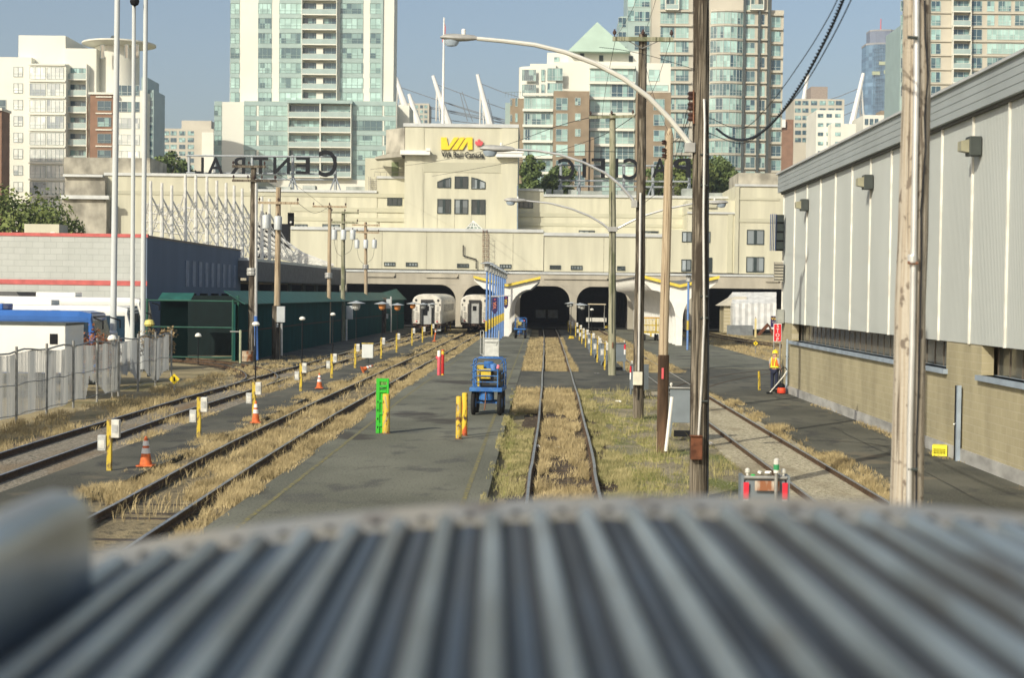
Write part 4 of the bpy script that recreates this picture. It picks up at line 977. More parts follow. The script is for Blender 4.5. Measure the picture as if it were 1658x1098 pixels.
ap=Vector((ap.x,Yt+3+dd*.45,P(966,35,Yt+3+dd*.45).z))
MB().add(base+[ap],[(0,1,4),(1,2,4),(2,3,4),(3,0,4),(3,2,1,0)]).build('pyramid_roof',mat('pale_green_copper_roof',(.40,.52,.43),.6,0,.06,.4),pb,world=True)
for x,y in((939,86),(970,89),(1018,90)): wpx(pb,x,y,x+7,y+10,Yt+5,1,darkr,frd,0)
wpx(pb,897,92,906,100,Yt+6,1,mint,frw,0)
fl=25.3
for k in range(7):
    y=158+fl*k
    wpx(pb,850,y,858,y+19,Yt-1,2,mint2,frw); wpx(pb,861,y,891,y+19,Yt-1,4,mint,frw)
    wpx(pb,900,y,919,y+20,Yt-2,2,mint,frw); wpx(pb,931,y,940,y+12,Yt-2,2,mint,frw) if k<3 else wpx(pb,930,y-1,947,y+18,Yt-2,2,mint,frw)
    wpx(pb,834,y,838,y+14,Yt+1,1,mint2,frw,0); wpx(pb,826,y+2,829,y+13,Yt+1,1,mint2,frw,0)
    wpx(pb,1059-1,y+2,1076,y+20,Yt-2,2,mint2,frw)
    if k>1 : wpx(pb,1034,y,1042,y+16,Yt-2,1,mint,frw)
for k in range(-2,6):
    y=161+fl*k
    wpx(pb,955,y,988,y+21,Yt+1,4,mint if k!=-1 else mint,frw); wpx(pb,990,y,1026,y+21,Yt+1,4,mint2 if k==-1 else mint,frw)
wpx(pb,1050,112,1068,131,Yt+4,2,mint,frw); wpx(pb,1030,137,1082,147,Yt+4,5,mint,frw,0)
mb=MB()
for k in range(-2,6):
    z=P(990,158.5+fl*k,Yt).z; a=P(953,200,Yt+.7).x;b=P(1027,200,Yt+.7).x; mb.box(a,Yt+.4,z-.22,b,Yt+.997,z+.22)
    z=P(870,154+fl*(k+1),Yt).z; a=P(846,200,Yt-1).x;b=P(895,200,Yt-1).x; mb.box(a,Yt-1.6,z-.25,b,Yt-1.003,z+.2) if k>-2 else None
mb.build('floor_band',twh,pb,world=True)
mb=MB()
for i in range(10): a=P(818+i*5,157,Yt+.5); b=P(818+i*5,149,Yt+.5); mb.tube([a,b],.03,4)
mb.tube([P(818,149,Yt+.5),P(866,148,Yt+.5)],.04,4); mb.build('terrace_rail',frd,pb,world=True)
# ---------------- tall grey beige tower right of it
Yt=330; gt=T('curved_bay_tower','tall beige concrete tower with curved green glass bay behind the dark pole','tower',P(1150,440,Yt))
tbox(gt,'wall',tgy,1053,-90,1246,500,Yt,24); tbox(gt,'right_wall',tgy,1243,16,1265,500,Yt+1,20); tbox(gt,'left_wall',span,1014,-90,1056,500,Yt+5,18); tbox(gt,'stepped_glass_wing',span,1000,26,1016,500,Yt+7,14)
fl=23.2
mb=MB()
for x in(1202,1226,1241.5): a=P(x-1.6,200,Yt).x; mb.box(a,Yt-.9,P(x,470,Yt).z,a+.45,Yt-.002,P(x,-90,Yt).z)
mb.build('dark_joint',darkr,gt,world=True)
# curved bay
cxx=P(1174,200,Yt).x; hw=26*Yt/FPX
ang=[-.55,-.33,-.11,.11,.33,.55]; Rb=hw/math.sin(.55)
mb=MB(); pts=[(cxx+Rb*math.sin(t),Yt+Rb*math.cos(.55)-Rb*math.cos(t)) for t in ang]
zz0=P(1174,470,Yt).z; zz1=P(1174,18,Yt).z
mb.prism([(x,y,zz0) for x,y in pts],(0,0,zz1-zz0)); mb.build('curved_bay',tgy,gt,world=True)
for k in range(0,12):
    y=20+fl*k
    t=P(1174,y,Yt).z;u=P(1174,y+19,Yt).z
    for i in range(5):
        (xa,ya),(xb,yb)=pts[i],pts[i+1]; L_=math.hypot(xb-xa,yb-ya); yaw=math.atan2(yb-ya,xb-xa)
        win(gt,(xa+xb)/2,(ya+yb)/2-.003,(t+u)/2,L_-.02,t-u,2,mint if (k*7+i*3)%5 else mint2,frw,yaw)
for k in range(-1,12):
    y=20+fl*k
    wpx(gt,1069,y,1092,y+18,Yt,3,mint,frw); 
    wpx(gt,1094,y,1115,y+18,Yt,3,mint,frw)
    wpx(gt,1207,y+2,1222,y+20,Yt,2,mint if k%3 else mint2,frw); 
    wpx(gt,1228,y+3,1238,y+20,Yt,2,mint if k%3 else mint2,frw)
    if k>=0: wpx(gt,1248,y+7,1264,y+24,Yt+1,2,mint2,frw)
    if k<3 : wpx(gt,1027,y-2,1052,y+14,Yt+5,3,mint2,frw); 
    if k>-1 and k<3: wpx(gt,1001,y+8,1014,y+24,Yt+7,2,mint2,frw)
    if k<=0: wpx(gt,1016,y-4,1027,y+14,Yt+5,1,mint2,frw)
mb=MB()
for k in range(0,13):
    z=P(1174,17.6+fl*k,Yt).z; q=[(x,y-.25,z-.2) for x,y in pts]; mb.prism(q,(0,0,.35))
    for x0,x1 in((1066,1118),(1205,1241)): a=P(x0,200,Yt).x;b=P(x1,200,Yt).x; zq=P((x0+x1)/2,17.6+fl*k,Yt).z; mb.box(a,Yt-.5,zq-.2,b,Yt-.004,zq+.15)
    a=P(1246,200,Yt).x;b=P(1266,200,Yt).x;zq=P(1256,22+fl*k,Yt).z; mb.box(a,Yt+.5,zq-.25,b,Yt+.996,zq+.2)
mb.build('floor_slab',tgy,gt,world=True)
for x in(1088,1225): balc(gt,x-10,x+10,-8,17,Yt,1.0)
# ---------------- far right tower
Yt=315; rt=T('balcony_tower','beige concrete and glass tower with balconies at the far right','tower',P(1590,300,Yt))
tbox(rt,'wall',tgy,1504,-80,1720,330,Yt,24); tbox(rt,'left_glass',span,1456,40,1506,330,Yt+6,14); 
fl=23
for k in range(-1,8):
    y=1+fl*k
    wpx(rt,1507,y,1523,y+17,Yt,2,mint2,frw); wpx(rt,1458,y,1500,y+17,Yt+6,4,mint2,frw); wpx(rt,1572,y,1590,y+17,Yt,2,mint2,frw); 
    wpx(rt,1541,y,1569,y+17,Yt+.0,3,mint2,frw)
    if k>1: wpx(rt,1598,y,1658,y+17,Yt,7,mint,frw)
    else: wpx(rt,1598,y,1610,y+17,Yt,2,mint2,frw); wpx(rt,1616,y,1637,y+17,Yt,3,mint,frw); wpx(rt,1643,y,1658,y+17,Yt,2,mint,frw)
    balc(rt,1541,1569,y-3,y+20,Yt,1.2)
mb=MB()
for k in range(-1,8): a=P(1504,50,Yt).x;b=P(1700,50,Yt).x; z=P(1600,-2+fl*k,Yt).z; mb.box(a,Yt-.3,z-.15,b,Yt-.004,z+.15)
mb.build('floor_slab',tgy,rt,world=True)
# ---------------- blue tower
Yt=1100; bt=T('blue_glass_tower','distant round blue glass tower with a mast on its top','tower',P(1427,440,Yt))
sc=Yt/FPX
mb=MB(); c=P(1427,150,Yt); z=lambda y:P(1427,y,Yt).z
mb.cm=0
n=14; hw=28*sc
def octo(w,d): return [(-w,-d*.5),(-w*.62,-d*.85),(0,-d),(w*.45,-d),(w*.5,-d*.9),(w,-d*.6),(w,d),(-w,d)]
def prismo(mb,o,z0,z1): mb.prism([(c.x+x,c.y+y,z0) for x,y in o],(0,0,z1-z0))
prismo(mb,octo(hw,hw*.8),z(440),z(73)); mb.build('glass_shaft',blueg,bt,world=True)
mb=MB(); prismo(mb,octo(22*sc,22*sc*.8),z(73),z(51)); mb.build('crown_screen',mat('crown_grey_blue',(.17,.20,.27),.5),bt,world=True)
mb=MB(); prismo(mb,octo(28.6*sc,28.6*sc*.8),z(75),z(72)); prismo(mb,octo(22.3*sc,22.3*sc*.8),z(52.5),z(50)); mb.build('crown_rim',mat('rim_grey',(.3,.3,.3)),bt,world=True)
mb=MB(); mb.tube([(c.x-3*sc,c.y,z(51)),(c.x-3*sc,c.y,z(30))],.5,5,.3); mb.lathe((c.x-3*sc,c.y,z(51)),[(1.5,0),(1.0,1),(.4,2)],8); mb.build('antenna_mast',redm,bt,world=True)
mb=MB()
for i in range(22):
    x=-27.5+2.6*i
    if abs(x)<27: mb.box(c.x+x*sc-.12,c.y-hw*.8*(1 if abs(x)<15 else .86)-.3,z(440),c.x+x*sc+.12,c.y-hw*.8*(1 if abs(x)<15 else .86),z(74)) if -.62*28<x<14 else None
for k in range(1,26): y=74+k*6.2; mb.box(c.x-17*sc,c.y-hw*.8-.25,z(y)-.15,c.x+12*sc,c.y-hw*.8-.01,z(y)+.15)
mb.build('glazing_bar',mat('glazing_bar_blue',(.15,.24,.33),.4),bt,world=True)
for (x0,y0_,x1,y1_) in((1423,99,1436,105),(1412,115,1425,121),(1431,113,1436,119),(1437,166,1450,171)): 
    wpx(bt,x0,y0_,x1,y1_,c.y-hw*.8-.3,2,mat('pale_blind',(.42,.46,.30),.6),frd,0)  # a few panes in a pale yellow green
# ---------------- distant apartment blocks between
Yt=560
db=T('distant_flat_roof_block','distant grey slab block with brown roof house, left of blue tower','apartment block',P(1325,440,Yt))
tbox(db,'wall',tgy,1285,160,1366,300,Yt+10,20); tbox(db,'roof_house',mat('roof_house_brown',(.30,.25,.21)),1313,140,1340,160,Yt+14,10)
for k in range(6):
    for x in(1287,1299,1313,1327,1341,1353): wpx(db,x,163+k*12,x+10,170+k*12,Yt+10,2,mint2,frd,0)
db=T('distant_stepped_white_block','distant stepped cream building with terraces behind the white mast','apartment block',P(1350,440,Yt-20))
tbox(db,'wall',twh,1321,178,1365,300,Yt-20,20); tbox(db,'lower_wing',twh,1345,200,1385,300,Yt-26,20)
for k in range(5):
    for x in(1324,1338,1352): wpx(db,x,184+k*15,x+9,190+k*15,Yt-20 if (x<1340 or k<1) else Yt-26,2,mint2,frd,0)
db=T('distant_low_glass_block','small distant glass and brick block at the foot of the blue tower','apartment block',P(1425,440,Yt-5))
tbox(db,'wall',twh,1397,186,1460,300,Yt-5,20); tbox(db,'brick_top',brick,1426,179,1452,188,Yt-4,8)
for x in(1400,1408,1416,1430,1440): wpx(db,x,192,x+6,202,Yt-5,2,mint2,frd,0)
db=T('dark_brick_block','dark brown building with a white billboard right of the curved tower','building',P(1270,440,480)); tbox(db,'wall',redbr,1262,193,1284,300,480,15); tbox(db,'billboard',white,1264,193,1272,206,479,.8)
db=T('small_grey_block','small dark grey block between tall cream tower and stadium masts','building',P(675,440,640)); tbox(db,'wall',tgy,655,167,694,300,640,15)
for k in range(4):
    for x in(672,680,687): wpx(db,x,170+k*8,x+5,175+k*8,640,1,mint2,frd,0)
# ---------------- stadium: white leaning masts with cables and inflated roof
sm=mat('stadium_white_steel',(.78,.78,.74),.5,0,.05,.1)
Yt=640
def smast(top,bot,leg,n,lab):
    th=T('stadium_mast',lab,'mast',P(bot[0],bot[1]+60,Yt),group='leaning white stadium masts'); mb=MB()
    t=P(*top,Yt); b=P(*bot,Yt); l=P(*leg,Yt+12)
    mb.tube([b+(b-t)*.8,b,t.lerp(b,.5),t],1.9,8,.7); mb.build('mast_boom',sm,th,world=True)
    mb=MB(); q=t.lerp(b,.25); q2=P(leg[0],leg[1],Yt+4); mb.tube([q,q2],.35,5); mb.tube([q+Vector((.8,0,0)),q2+Vector((1.6,0,0))],.35,5)
    for f in(.35,.55,.75,.95): a=t.lerp(b,f); mb.tube([a,Vector((q2.x+.8,q2.y,a.z-2))],.2,4); 
    mb.build('mast_strut',sm,th,world=True)
    return th
smast((641,125),(655,170),(642,170),0,'leaning white mast close beside the tall cream tower')
smast((662,152),(676,196),(682,196),1,'short leaning white mast above the tower roof left end')
smast((701,122),(725,196),(706,196),2,'leaning white mast left of the flagpole')
smast((773,120),(793,200),(777,200),3,'leaning white mast right of the flagpole')
smast((1308,120),(1284,270),(1305,262),4,'tall leaning white mast above the right warehouse')
smast((1324,160),(1309,250),(1309,262),5,'shorter leaning white mast beside the tallest right mast')
smast((1398,118),(1374,225),(1394,214),6,'leaning white mast in front of the blue tower')
th=T('stadium_cables','dark stay cables strung between the leaning stadium masts','cables',P(750,200,Yt+8))
mb=MB(); Yc=Yt+8
for seg in(((645,140),(852,208)),((706,136),(860,190)),((776,134),(850,160)),((720,165),(860,205)),((650,165),(860,208)),((720,178),(860,207)),((690,172),(860,200)),((680,188),(830,205)),((1392,142),(1330,165)),((1395,160),(1310,190)),((1392,175),(1330,200)),((748,148),(765,196)),((712,176),(716,140)),((745,150),(757,196)),((790,160),(800,200))):
    mb.tube([P(*seg[0],Yc),P((seg[0][0]+seg[1][0])/2,(seg[0][1]+seg[1][1])/2+1.5,Yc),P(*seg[1],Yc)],.16,4)
mb.build('stay_cable',mat('cable_grey',(.22,.24,.26)),th,world=True)
th=T('stadium_roof','puffy white inflated stadium roof behind the right warehouse','stadium roof',P(1290,300,Yt+25))
mb=MB(); sc=Yt/FPX
for i in range(5):
    c=P(1262+i*18,262+abs(i-1)*3,Yt+25+i*3); mb.lathe((c.x,c.y,c.z-6),[(5.5,-20),(5.5,0),(5.0,2.5),(3.5,4.6),(1.5,5.8),(.2,6)],14)
mb.build('roof_cushion',sm,th,world=True,smooth=True); tbox(th,'roof_rim',sm,1255,262,1345,330,Yt+35,4)
# ================================================================ TREES
def leafmat(name,c,c2): return mat(name,c,.7,0,.3,.9,col2=c2,detail=6)
lfA=leafmat('dark_green_leaves',(.06,.10,.03),(.15,.20,.06)); lfB=leafmat('yellow_green_leaves',(.10,.145,.035),(.20,.24,.07)); bark=mat('tree_bark',(.12,.09,.06),.9,0,.3,8)
def tree(base,h,rx,ry,n,label,m,ls=.35,trunk=.3,crown0=.3,seed=0,group=None):
    rg=np.random.default_rng(seed+5); th=T('leafy_tree',label,'tree',base,group=group)
    mb=MB(); mb.tube([(0,0,-.3),(.1,0,h*.3),(0,.1,h*.55),(.1,0,h*.8)],trunk,8,trunk*.25)
    for i in range(7):
        a=i*2.4; z=h*(crown0+(1-crown0)*.07*i); mb.tube([(0,0,z),(math.cos(a)*rx*.35,math.sin(a)*ry*.35,z+h*(1-crown0)*.14),(math.cos(a)*rx*.7,math.sin(a)*ry*.7,z+h*(1-crown0)*.24)],trunk*.4,5,trunk*.1)
    mb.build('trunk',bark,th)
    # clumps
    nc=34; ca=rg.normal(0,1,(nc,3)); ca/=np.linalg.norm(ca,axis=1)[:,None]; rad=rg.uniform(.45,.95,nc)[:,None]
    cc=ca*rad*np.array([rx,ry,h*(1-crown0)/2])*.85+np.array([0,0,h*(crown0+(1-crown0)/2)])
    cr=rg.uniform(.26,.46,nc)*rx
    k=rg.integers(0,nc,n); d=rg.normal(0,1,(n,3)); d/=np.linalg.norm(d,axis=1)[:,None]
    p=cc[k]+d*(cr[k]*rg.uniform(.55,1.08,n))[:,None]*np.array([1,1,.8])
    u=rg.normal(0,1,(n,3)); u/=np.linalg.norm(u,axis=1)[:,None]; v=np.cross(u,d); v/=np.linalg.norm(v,axis=1)[:,None]+1e-6
    s=(ls*rg.uniform(.5,1.2,n))[:,None]
    co=np.stack([p-u*s*.6,p-v*s*.35,p+u*s*.6,p+v*s*.35],1).reshape(-1,3)
    me=bpy.data.meshes.new('crown'); me.vertices.add(len(co)); me.vertices.foreach_set('co',co.reshape(-1).astype(np.float32))
    me.loops.add(4*n); me.loops.foreach_set('vertex_index',np.arange(4*n,dtype=np.int32)); me.polygons.add(n); me.polygons.foreach_set('loop_start',(np.arange(n)*4).astype(np.int32)); me.update(calc_edges=True)
    me.materials.append(m); o=bpy.data.objects.new('crown',me); C.objects.link(o); o.parent=th
    return th
def treepx(xc,ytop,wpx_,Y,label,m,zb=0,n=5000,seed=0,ls=.4,crown0=.3):
    t=P(xc,ytop,Y); hw=wpx_/2*Y/FPX*1.12
    return tree((t.x,Y,zb),t.z-zb,hw,hw,n,label,m,ls=ls,seed=seed,trunk=.3,crown0=crown0)
treepx(8,298,210,142,'broad dark green tree rising behind the white depot at the left edge',lfB,n=9000,seed=1)
treepx(78,322,110,146,'lower green tree behind the white depot beside the beige roof unit',lfB,n=7000,seed=2)
treepx(268,240,52,235,'dark round tree above the station roof right of the white turret building',lfA,n=5000,seed=3,ls=.5,crown0=.68)
treepx(300,254,46,240,'small dark tree lower at the right of the round rooftop tree',lfA,n=4000,seed=4,ls=.5,crown0=.68)
treepx(860,246,44,232,'tree just right of the station sign tower',lfA,n=5000,seed=5,ls=.5,crown0=.68)
treepx(905,252,56,236,'tree in front of the brick building behind the letter sign',lfA,n=5000,seed=6,ls=.5,crown0=.68)
treepx(1066,250,50,234,'tree behind the letter A of the rooftop sign',lfA,n=5000,seed=7,ls=.5,crown0=.68)
treepx(1120,243,70,232,'broad tree behind the dark wooden pole above the roof',lfB,n=7000,seed=8,ls=.5,crown0=.68)
treepx(1168,250,60,238,'brown green tree right of the dark pole above the station roof',lfA,n=6000,seed=9,ls=.5,crown0=.68)
# ================================================================ POLES
wood_d=multi('dark_weathered_pole',[(.095,.08,.058),((.23,.20,.155),24,.44,.58,8,(1,1,.03)),((.02,.017,.013),34,.50,.60,8,(1,1,.02)),((.05,.04,.03),2.5,.5,.6,6,(1,1,.4))],bump=.6,bscale=20,bdist=.02)
wood_g=multi('greenish_pole',[(.25,.25,.17),((.34,.33,.24),20,.42,.58,8,(1,1,.03)),((.10,.10,.065),28,.53,.64,8,(1,1,.02)),((.16,.17,.10),2.5,.5,.62,6,(1,1,.4))],bump=.4,bscale=20,bdist=.02)
wood_l=multi('pale_raw_pole',[(.36,.285,.19),((.46,.375,.26),22,.42,.58,8,(1,1,.03)),((.15,.10,.06),30,.54,.64,8,(1,1,.02)),((.30,.17,.09),2,.6,.7,4,(1,1,.1))],bump=.4,bscale=20,bdist=.02)
wood_n=multi('near_pale_pole',[(.36,.31,.24),((.44,.40,.33),26,.42,.58,8,(1,1,.025)),((.10,.08,.06),38,.55,.62,8,(1,1,.015)),((.18,.15,.12),9,.60,.66,3,(1,1,.8)),((.28,.21,.15),1.5,.6,.7,4,(1,1,.3))],bump=.5,bscale=22,bdist=.02)
metal=mat('galvanised_conduit',(.62,.62,.60),.35,.5,.08,3); lampgrey=mat('lamp_head_grey',(.36,.36,.34),.5,.2,.15,4); ins=mat('insulator_brown',(.06,.035,.03),.3); ltglass=mat('lamp_glass',(.30,.36,.42),.15,0,.1,3,spec=.8)
rustb=mat('rusty_box_paint',(.13,.05,.025),.8,.1,.4,5,bump=.2)
wirem=mat('black_cable',(.012,.015,.02),.6)
def polepx(base,top,Y,r0,r1,m,th):
    b=P(base[0],base[1],Y); t=P(top[0],top[1],Y); b.z=min(b.z,-.1) 
    n=10; pts=[b.lerp(t,i/n)+Vector((random.uniform(-.012,.012),0,0)) for i in range(n+1)]
    MB().tube(pts,r0,14,r1).build('pole_shaft',m,th,world=True,smooth=True); return b,t
def arm(th,pts,r=.055,m=None,name='lamp_arm'):
    return MB().tube(pts,r,8,r*.7).build(name,m or metal,th,world=True,smooth=True)
def cobra(th,p,d,s=1.0):
    """luminaire: p = arm end, d=+1/-1 direction it points in x"""
    mb=MB(); rings=[]
    for x,hw,hz,zc in((0,.05,.05,0),(.12,.08,.10,.0),(.35,.13,.13,-.01),(.7,.17,.15,-.01),(.95,.15,.12,.01),(1.1,.05,.03,.02)):
        rings.append([(p.x+d*x*s,p.y+hw*s*math.cos(a_),p.z+(zc+hz*math.sin(a_)*(1 if math.sin(a_)>0 else .55))*s) for a_ in [2*math.pi*i/12 for i in range(12)]])
    hd=mb.ring_loft(rings).build('lamp_head',lampgrey,th,world=True,smooth=True)
    mb=MB(); rings=[]
    for z,r in((-.05,.17),(-.14,.155),(-.22,.11),(-.235,.05),(-.24,.01)):
        rings.append([(p.x+d*(.72+.05)*s+1.35*r*s*math.cos(a_),p.y+.75*r*s*math.sin(a_),p.z+z*s) for a_ in [2*math.pi*i/12 for i in range(12)]])
    mb.ring_loft(rings).build('lamp_lens',ltglass,hd,world=True,smooth=True)
    MB().lathe((p.x+d*.42*s,p.y,p.z+.08*s),[(.045,0),(.045,.12),(.03,.14)],8).build('photo_cell',white if s>0 else fx,hd,world=True)
def crossarm(th,a,b,m,braces=None,insn=3):
    MB().prism([a+Vector((0,-.06,-.07)),b+Vector((0,-.06,-.07)),b+Vector((0,-.06,.07)),a+Vector((0,-.06,.07))],(0,.12,0)).build('crossarm',m,th,world=True)
    for i in range(insn):
        q=a.lerp(b,.03+.94*i/(insn-1)); MB().lathe((q.x,q.y,q.z+.07),[(.02,0),(.02,.07),(.06,.1),(.065,.17),(.03,.23),(.03,.26)],8).build('insulator',ins,th,world=True)
def boxm(th,c,d,m,name,bev=.01):
    return MB().cb(c,d).build(name,m,th,world=True,bevel=bev)
# --- A dark weathered pole with long white lamp arm
YA=32.5
th=T('utility_pole','thick dark weathered pole with long curved white lamp arm and rusty box','utility pole',(G(1131,800).x,YA,0))
b,t=polepx((1131,803),(1136,-90),YA,.19,.165,wood_d,th)
arm(th,[P(x,y,YA-.05) for x,y in((1122,240),(1108,222),(1085,193),(1050,157),(1010,127),(965,103),(915,84),(865,72),(815,66),(772,62))],.062,mat('white_lamp_arm',(.68,.67,.60),.4,.2,.06,2))
cobra(th,P(774,62,YA-.05),-1,.72)
boxm(th,P(1117,239,YA-.1),(.22,.14,.2),lampgrey,'arm_bracket')
MB().tube([P(1152-12,160,YA-.19),P(1141,200,YA-.2),P(1139,350,YA-.2),P(1140,520,YA-.2),P(1136,620,YA-.2),P(1131,708,YA-.2)],.026,8).build('white_conduit',metal,th,world=True,smooth=True)
MB().tube([P(1146,240,YA-.1),P(1147,450,YA-.12),P(1147,600,YA-.1),P(1146,800,YA-.12)],.018,6).build('thin_cable',wirem,th,world=True)
bx=boxm(th,P(1127.5,725,YA-.27),(.24,.16,.5),rustb,'rusty_box',.012)
boxm(th,P(1127,706,YA-.3),(.26,.2,.02),rustb,'box_lid')
for y in(480,515,250,300,650): MB().tube([P(1134,y,YA-.2),P(1146,y,YA-.2)],.02,6).build('pipe_clamp',fx,th,world=True)
for y in(155,172,189): 
    q=P(1119,y,YA-.1); mb=MB(); mb.lathe((q.x,q.y,q.z),[(.05,-.09),(.085,-.05),(.05,0),(.085,.05),(.05,.09)],10); mb.build('insulator',ins,th,world=True)
MB().tube([P(1123,146,YA-.16),P(1123,200,YA-.16)],.02,5).build('insulator_rack',rust,th,world=True)
# --- B pale raw pole stub
YB=41.9
th=T('utility_pole','pale raw wood pole with tapered top and dark charred base','utility pole',(G(1071,727).x,YB,0))
q0=P(1071,728,YB); q1=P(1074,570,YB); q2=P(1084,222,YB); q3=P(1085,208,YB)
MB().tube([q0+Vector((0,0,-.15)),q0.lerp(q1,.5),q1,q1.lerp(q2,.5),q2],.145,14,.115).build('pole_shaft',wood_l,th,world=True,smooth=True)
MB().tube([q2,q3],.113,14,.05).build('pole_top',wood_l,th,world=True)
MB().tube([q0+Vector((.012,-.0,-.15)),q0.lerp(q1,.97)+Vector((.012,0,0))],.155,14,.15).build('charred_base',mat('charred_wood',(.10,.06,.035),.9,0,.6,3,st=(1,1,.2)),th,world=True,smooth=True)
for y in(230,243,252): q=P(1075,y,YB-.1); MB().lathe((q.x,q.y,q.z),[(.04,-.06),(.07,-.03),(.04,0),(.07,.03),(.04,.06)],8).build('insulator',ins,th,world=True)
boxm(th,P(1073,605,YB-.16),(.06,.03,.3),redm,'red_tag')
MB().tube([P(1088,643,YB-.9),P(1078,731,YB-.9)],.045,8).build('leaning_white_pipe',white,th,world=True)
# --- C brown grey pole with crossarm and lamp
YC=53.6
th=T('utility_pole','tall brown grey pole with crossarm, white conduit and cream box','utility pole',(G(1033,672).x,YC,0))
b,t=polepx((1033,674),(1041,55),YC,.19,.14,wood_d,th)
crossarm(th,P(992,62.5,YC-.2),P(1090,63.5,YC-.2),wood_g); MB().tube([P(1018,66,YC-.2),P(1040,78,YC-.2),P(1066,66,YC-.2)],.02,5).build('arm_brace',galv,th,world=True)
arm(th,[P(x,y,YC-.1) for x,y in((1030,331),(1020,318),(1005,300),(980,280),(945,263),(905,250),(870,244),(832,242))],.055); cobra(th,P(833,242,YC-.1),-1,1.15*.95)
boxm(th,P(1027,330,YC-.2),(.2,.15,.25),lampgrey,'arm_bracket')
MB().tube([P(1037,312,YC-.22),P(1036,430,YC-.24),P(1035,520,YC-.24),P(1034,601,YC-.24)],.04,8).build('white_conduit',metal,th,world=True,smooth=True)
boxm(th,P(1032.5,613,YC-.27),(.32,.16,.46),mat('cream_box',(.66,.64,.52),.5),'cream_box',.015)
MB().tube([P(1033,626,YC-.2),P(1033,648,YC-.2)],.02,5).build('lower_conduit',black,th,world=True)
# --- D greenish pole
YD=80.8
th=T('utility_pole','greenish wooden pole with single crossarm beside the row of yellow posts','utility pole',(G(991,607).x,YD,0))
b,t=polepx((991,608),(992,184),YD,.21,.16,wood_g,th)
crossarm(th,P(954,190,YD-.2),P(1027,188,YD-.2),wood_g)
arm(th,[P(x,y,YD-.1) for x,y in((986,371),(975,362),(955,350),(925,338),(890,329),(852,325))],.06); cobra(th,P(852,325,YD-.1),-1,1.05)
arm(th,[P(x,y,YD-.1) for x,y in((998,371),(1015,362),(1040,350),(1080,338),(1120,330),(1143,328))],.06); cobra(th,P(1143,328,YD-.1),1,1.05)
boxm(th,P(992,371,YD-.2),(.5,.16,.25),lampgrey,'arm_bracket'); MB().tube([P(990,310,YD-.22),P(991,540,YD-.24)],.015,5).build('ground_wire',wirem,th,world=True)
boxm(th,P(992,559,YD-.24),(.07,.05,.3),rust,'rusty_tag')
# --- E near pale pole
YE=19.0
th=T('utility_pole','wide pale cracked pole with bright steel conduit nearest the camera at right','utility pole',(P(1465,1000,YE).x,YE,0))
b,t=polepx((1463,1035),(1487,-60),YE,.215,.165,wood_n,th)
MB().tube([P(1493-9,-20,YE-.19),P(1484,120,YE-.2),P(1481,300,YE-.21),P(1477,560,YE-.22),P(1473,700,YE-.26),P(1470,1000,YE-.23)],.036,10).build('steel_conduit',metal,th,world=True,smooth=True)
for y in(425,760,60): MB().tube([P(1470,y,YE-.27),P(1486,y+1,YE-.27)],.022,6).build('pipe_clamp',rust if y==425 else fx,th,world=True)
MB().lathe(tuple(P(1477,419,YE-.25)),[(.052,-.05),(.055,-.03),(.055,.03),(.052,.05)],12).build('conduit_coupling',metal,th,world=True)
MB().tube([P(x,y,YE-.2) for x,y in((1497,0),(1498,60),(1503,120),(1497,190),(1499,240),(1491,340),(1492,420),(1488,600),(1484,720),(1482,1000))],.011,6).build('black_cable',wirem,th,world=True)
# --- left poles
trm=mat('transformer_grey',(.50,.53,.53),.5,.1,.06,2)
def lpole(base,top,m,label,arms,r=.2,trans=(),boxes=(),band=None):
    g=G(*base); Y=g.y; th=T('utility_pole',label,'utility pole',(g.x,Y,0)); polepx(base,top,Y,r,r*.7,m,th)
    for (x0,x1,y) in arms: crossarm(th,P(x0,y,Y-.22),P(x1,y+1,Y-.22),m,insn=3)
    for (x,y) in trans:
        q=P(x,y,Y-.45); s=.028*Y/4.2
        mb=MB(); mb.lathe((q.x,q.y,q.z),[(.02,-.45),(.24,-.42),(.25,.35),(.20,.42),(.05,.45)],14); k=mb.build('transformer',trm,th,world=True,smooth=True)
        MB().lathe((q.x,q.y,q.z+.45),[(.03,0),(.05,.05),(.03,.15)],7).build('bushing',ins,k,world=True)
    if band: q=P(band[0],band[1],Y); MB().lathe(tuple(q),[(.3,-.22),(.32,-.1),(.3,0),(.32,.1),(.3,.22)],12).build('steel_band',lampgrey,th,world=True)
    return th,Y
th,Y=lpole((407,584),(411,268),wood_d,'grey brown pole with grey conduit in front of the green fence',[(376,430,269),(376,447,292)],.24,band=(408,440))
MB().tube([P(415,290,Y-.1),P(414,560,Y-.1)],.09,8).build('conduit',metal,th,world=True); MB().tube([P(414,512,Y-.18),P(416,583,Y-.18)],.11,8).build('blue_guard',mat('blue_guard',(.07,.17,.45),.5),th,world=True)
th,Y=lpole((448,580),(451,303),wood_l,'pale pole with three transformers and a white cabinet at its foot',[(418,484,328),(400,448,292)],.22,trans=((431,359),(450,361)))
boxm(th,P(471,355,Y-.3),(.35,.35,.8),black,'dark_transformer'); MB().lathe(tuple(P(471,360,Y-.55)),[(.02,-.08),(.08,0),(.02,.08)],8).build('pole_lamp',white,th,world=True)
MB().tube([P(447,495,Y-.1),P(446,582,Y-.1)],.24,10).build('charred_base',wood_d,th,world=True)
boxm(th,P(455,509,Y-.35),(.5,.25,.98),trm,'white_cabinet'); MB().tube([P(456,523,Y-.3),P(456,576,Y-.3)],.07,8).build('cabinet_pipe',metal,th,world=True); boxm(th,P(449,527,Y-.35),(.12,.12,.25),trm,'small_meter')
lpole((532,555),(534,332),wood_l,'slim pale pole with one crossarm, fourth from the depot side',[(506,561,334)],.19,band=(532,446))
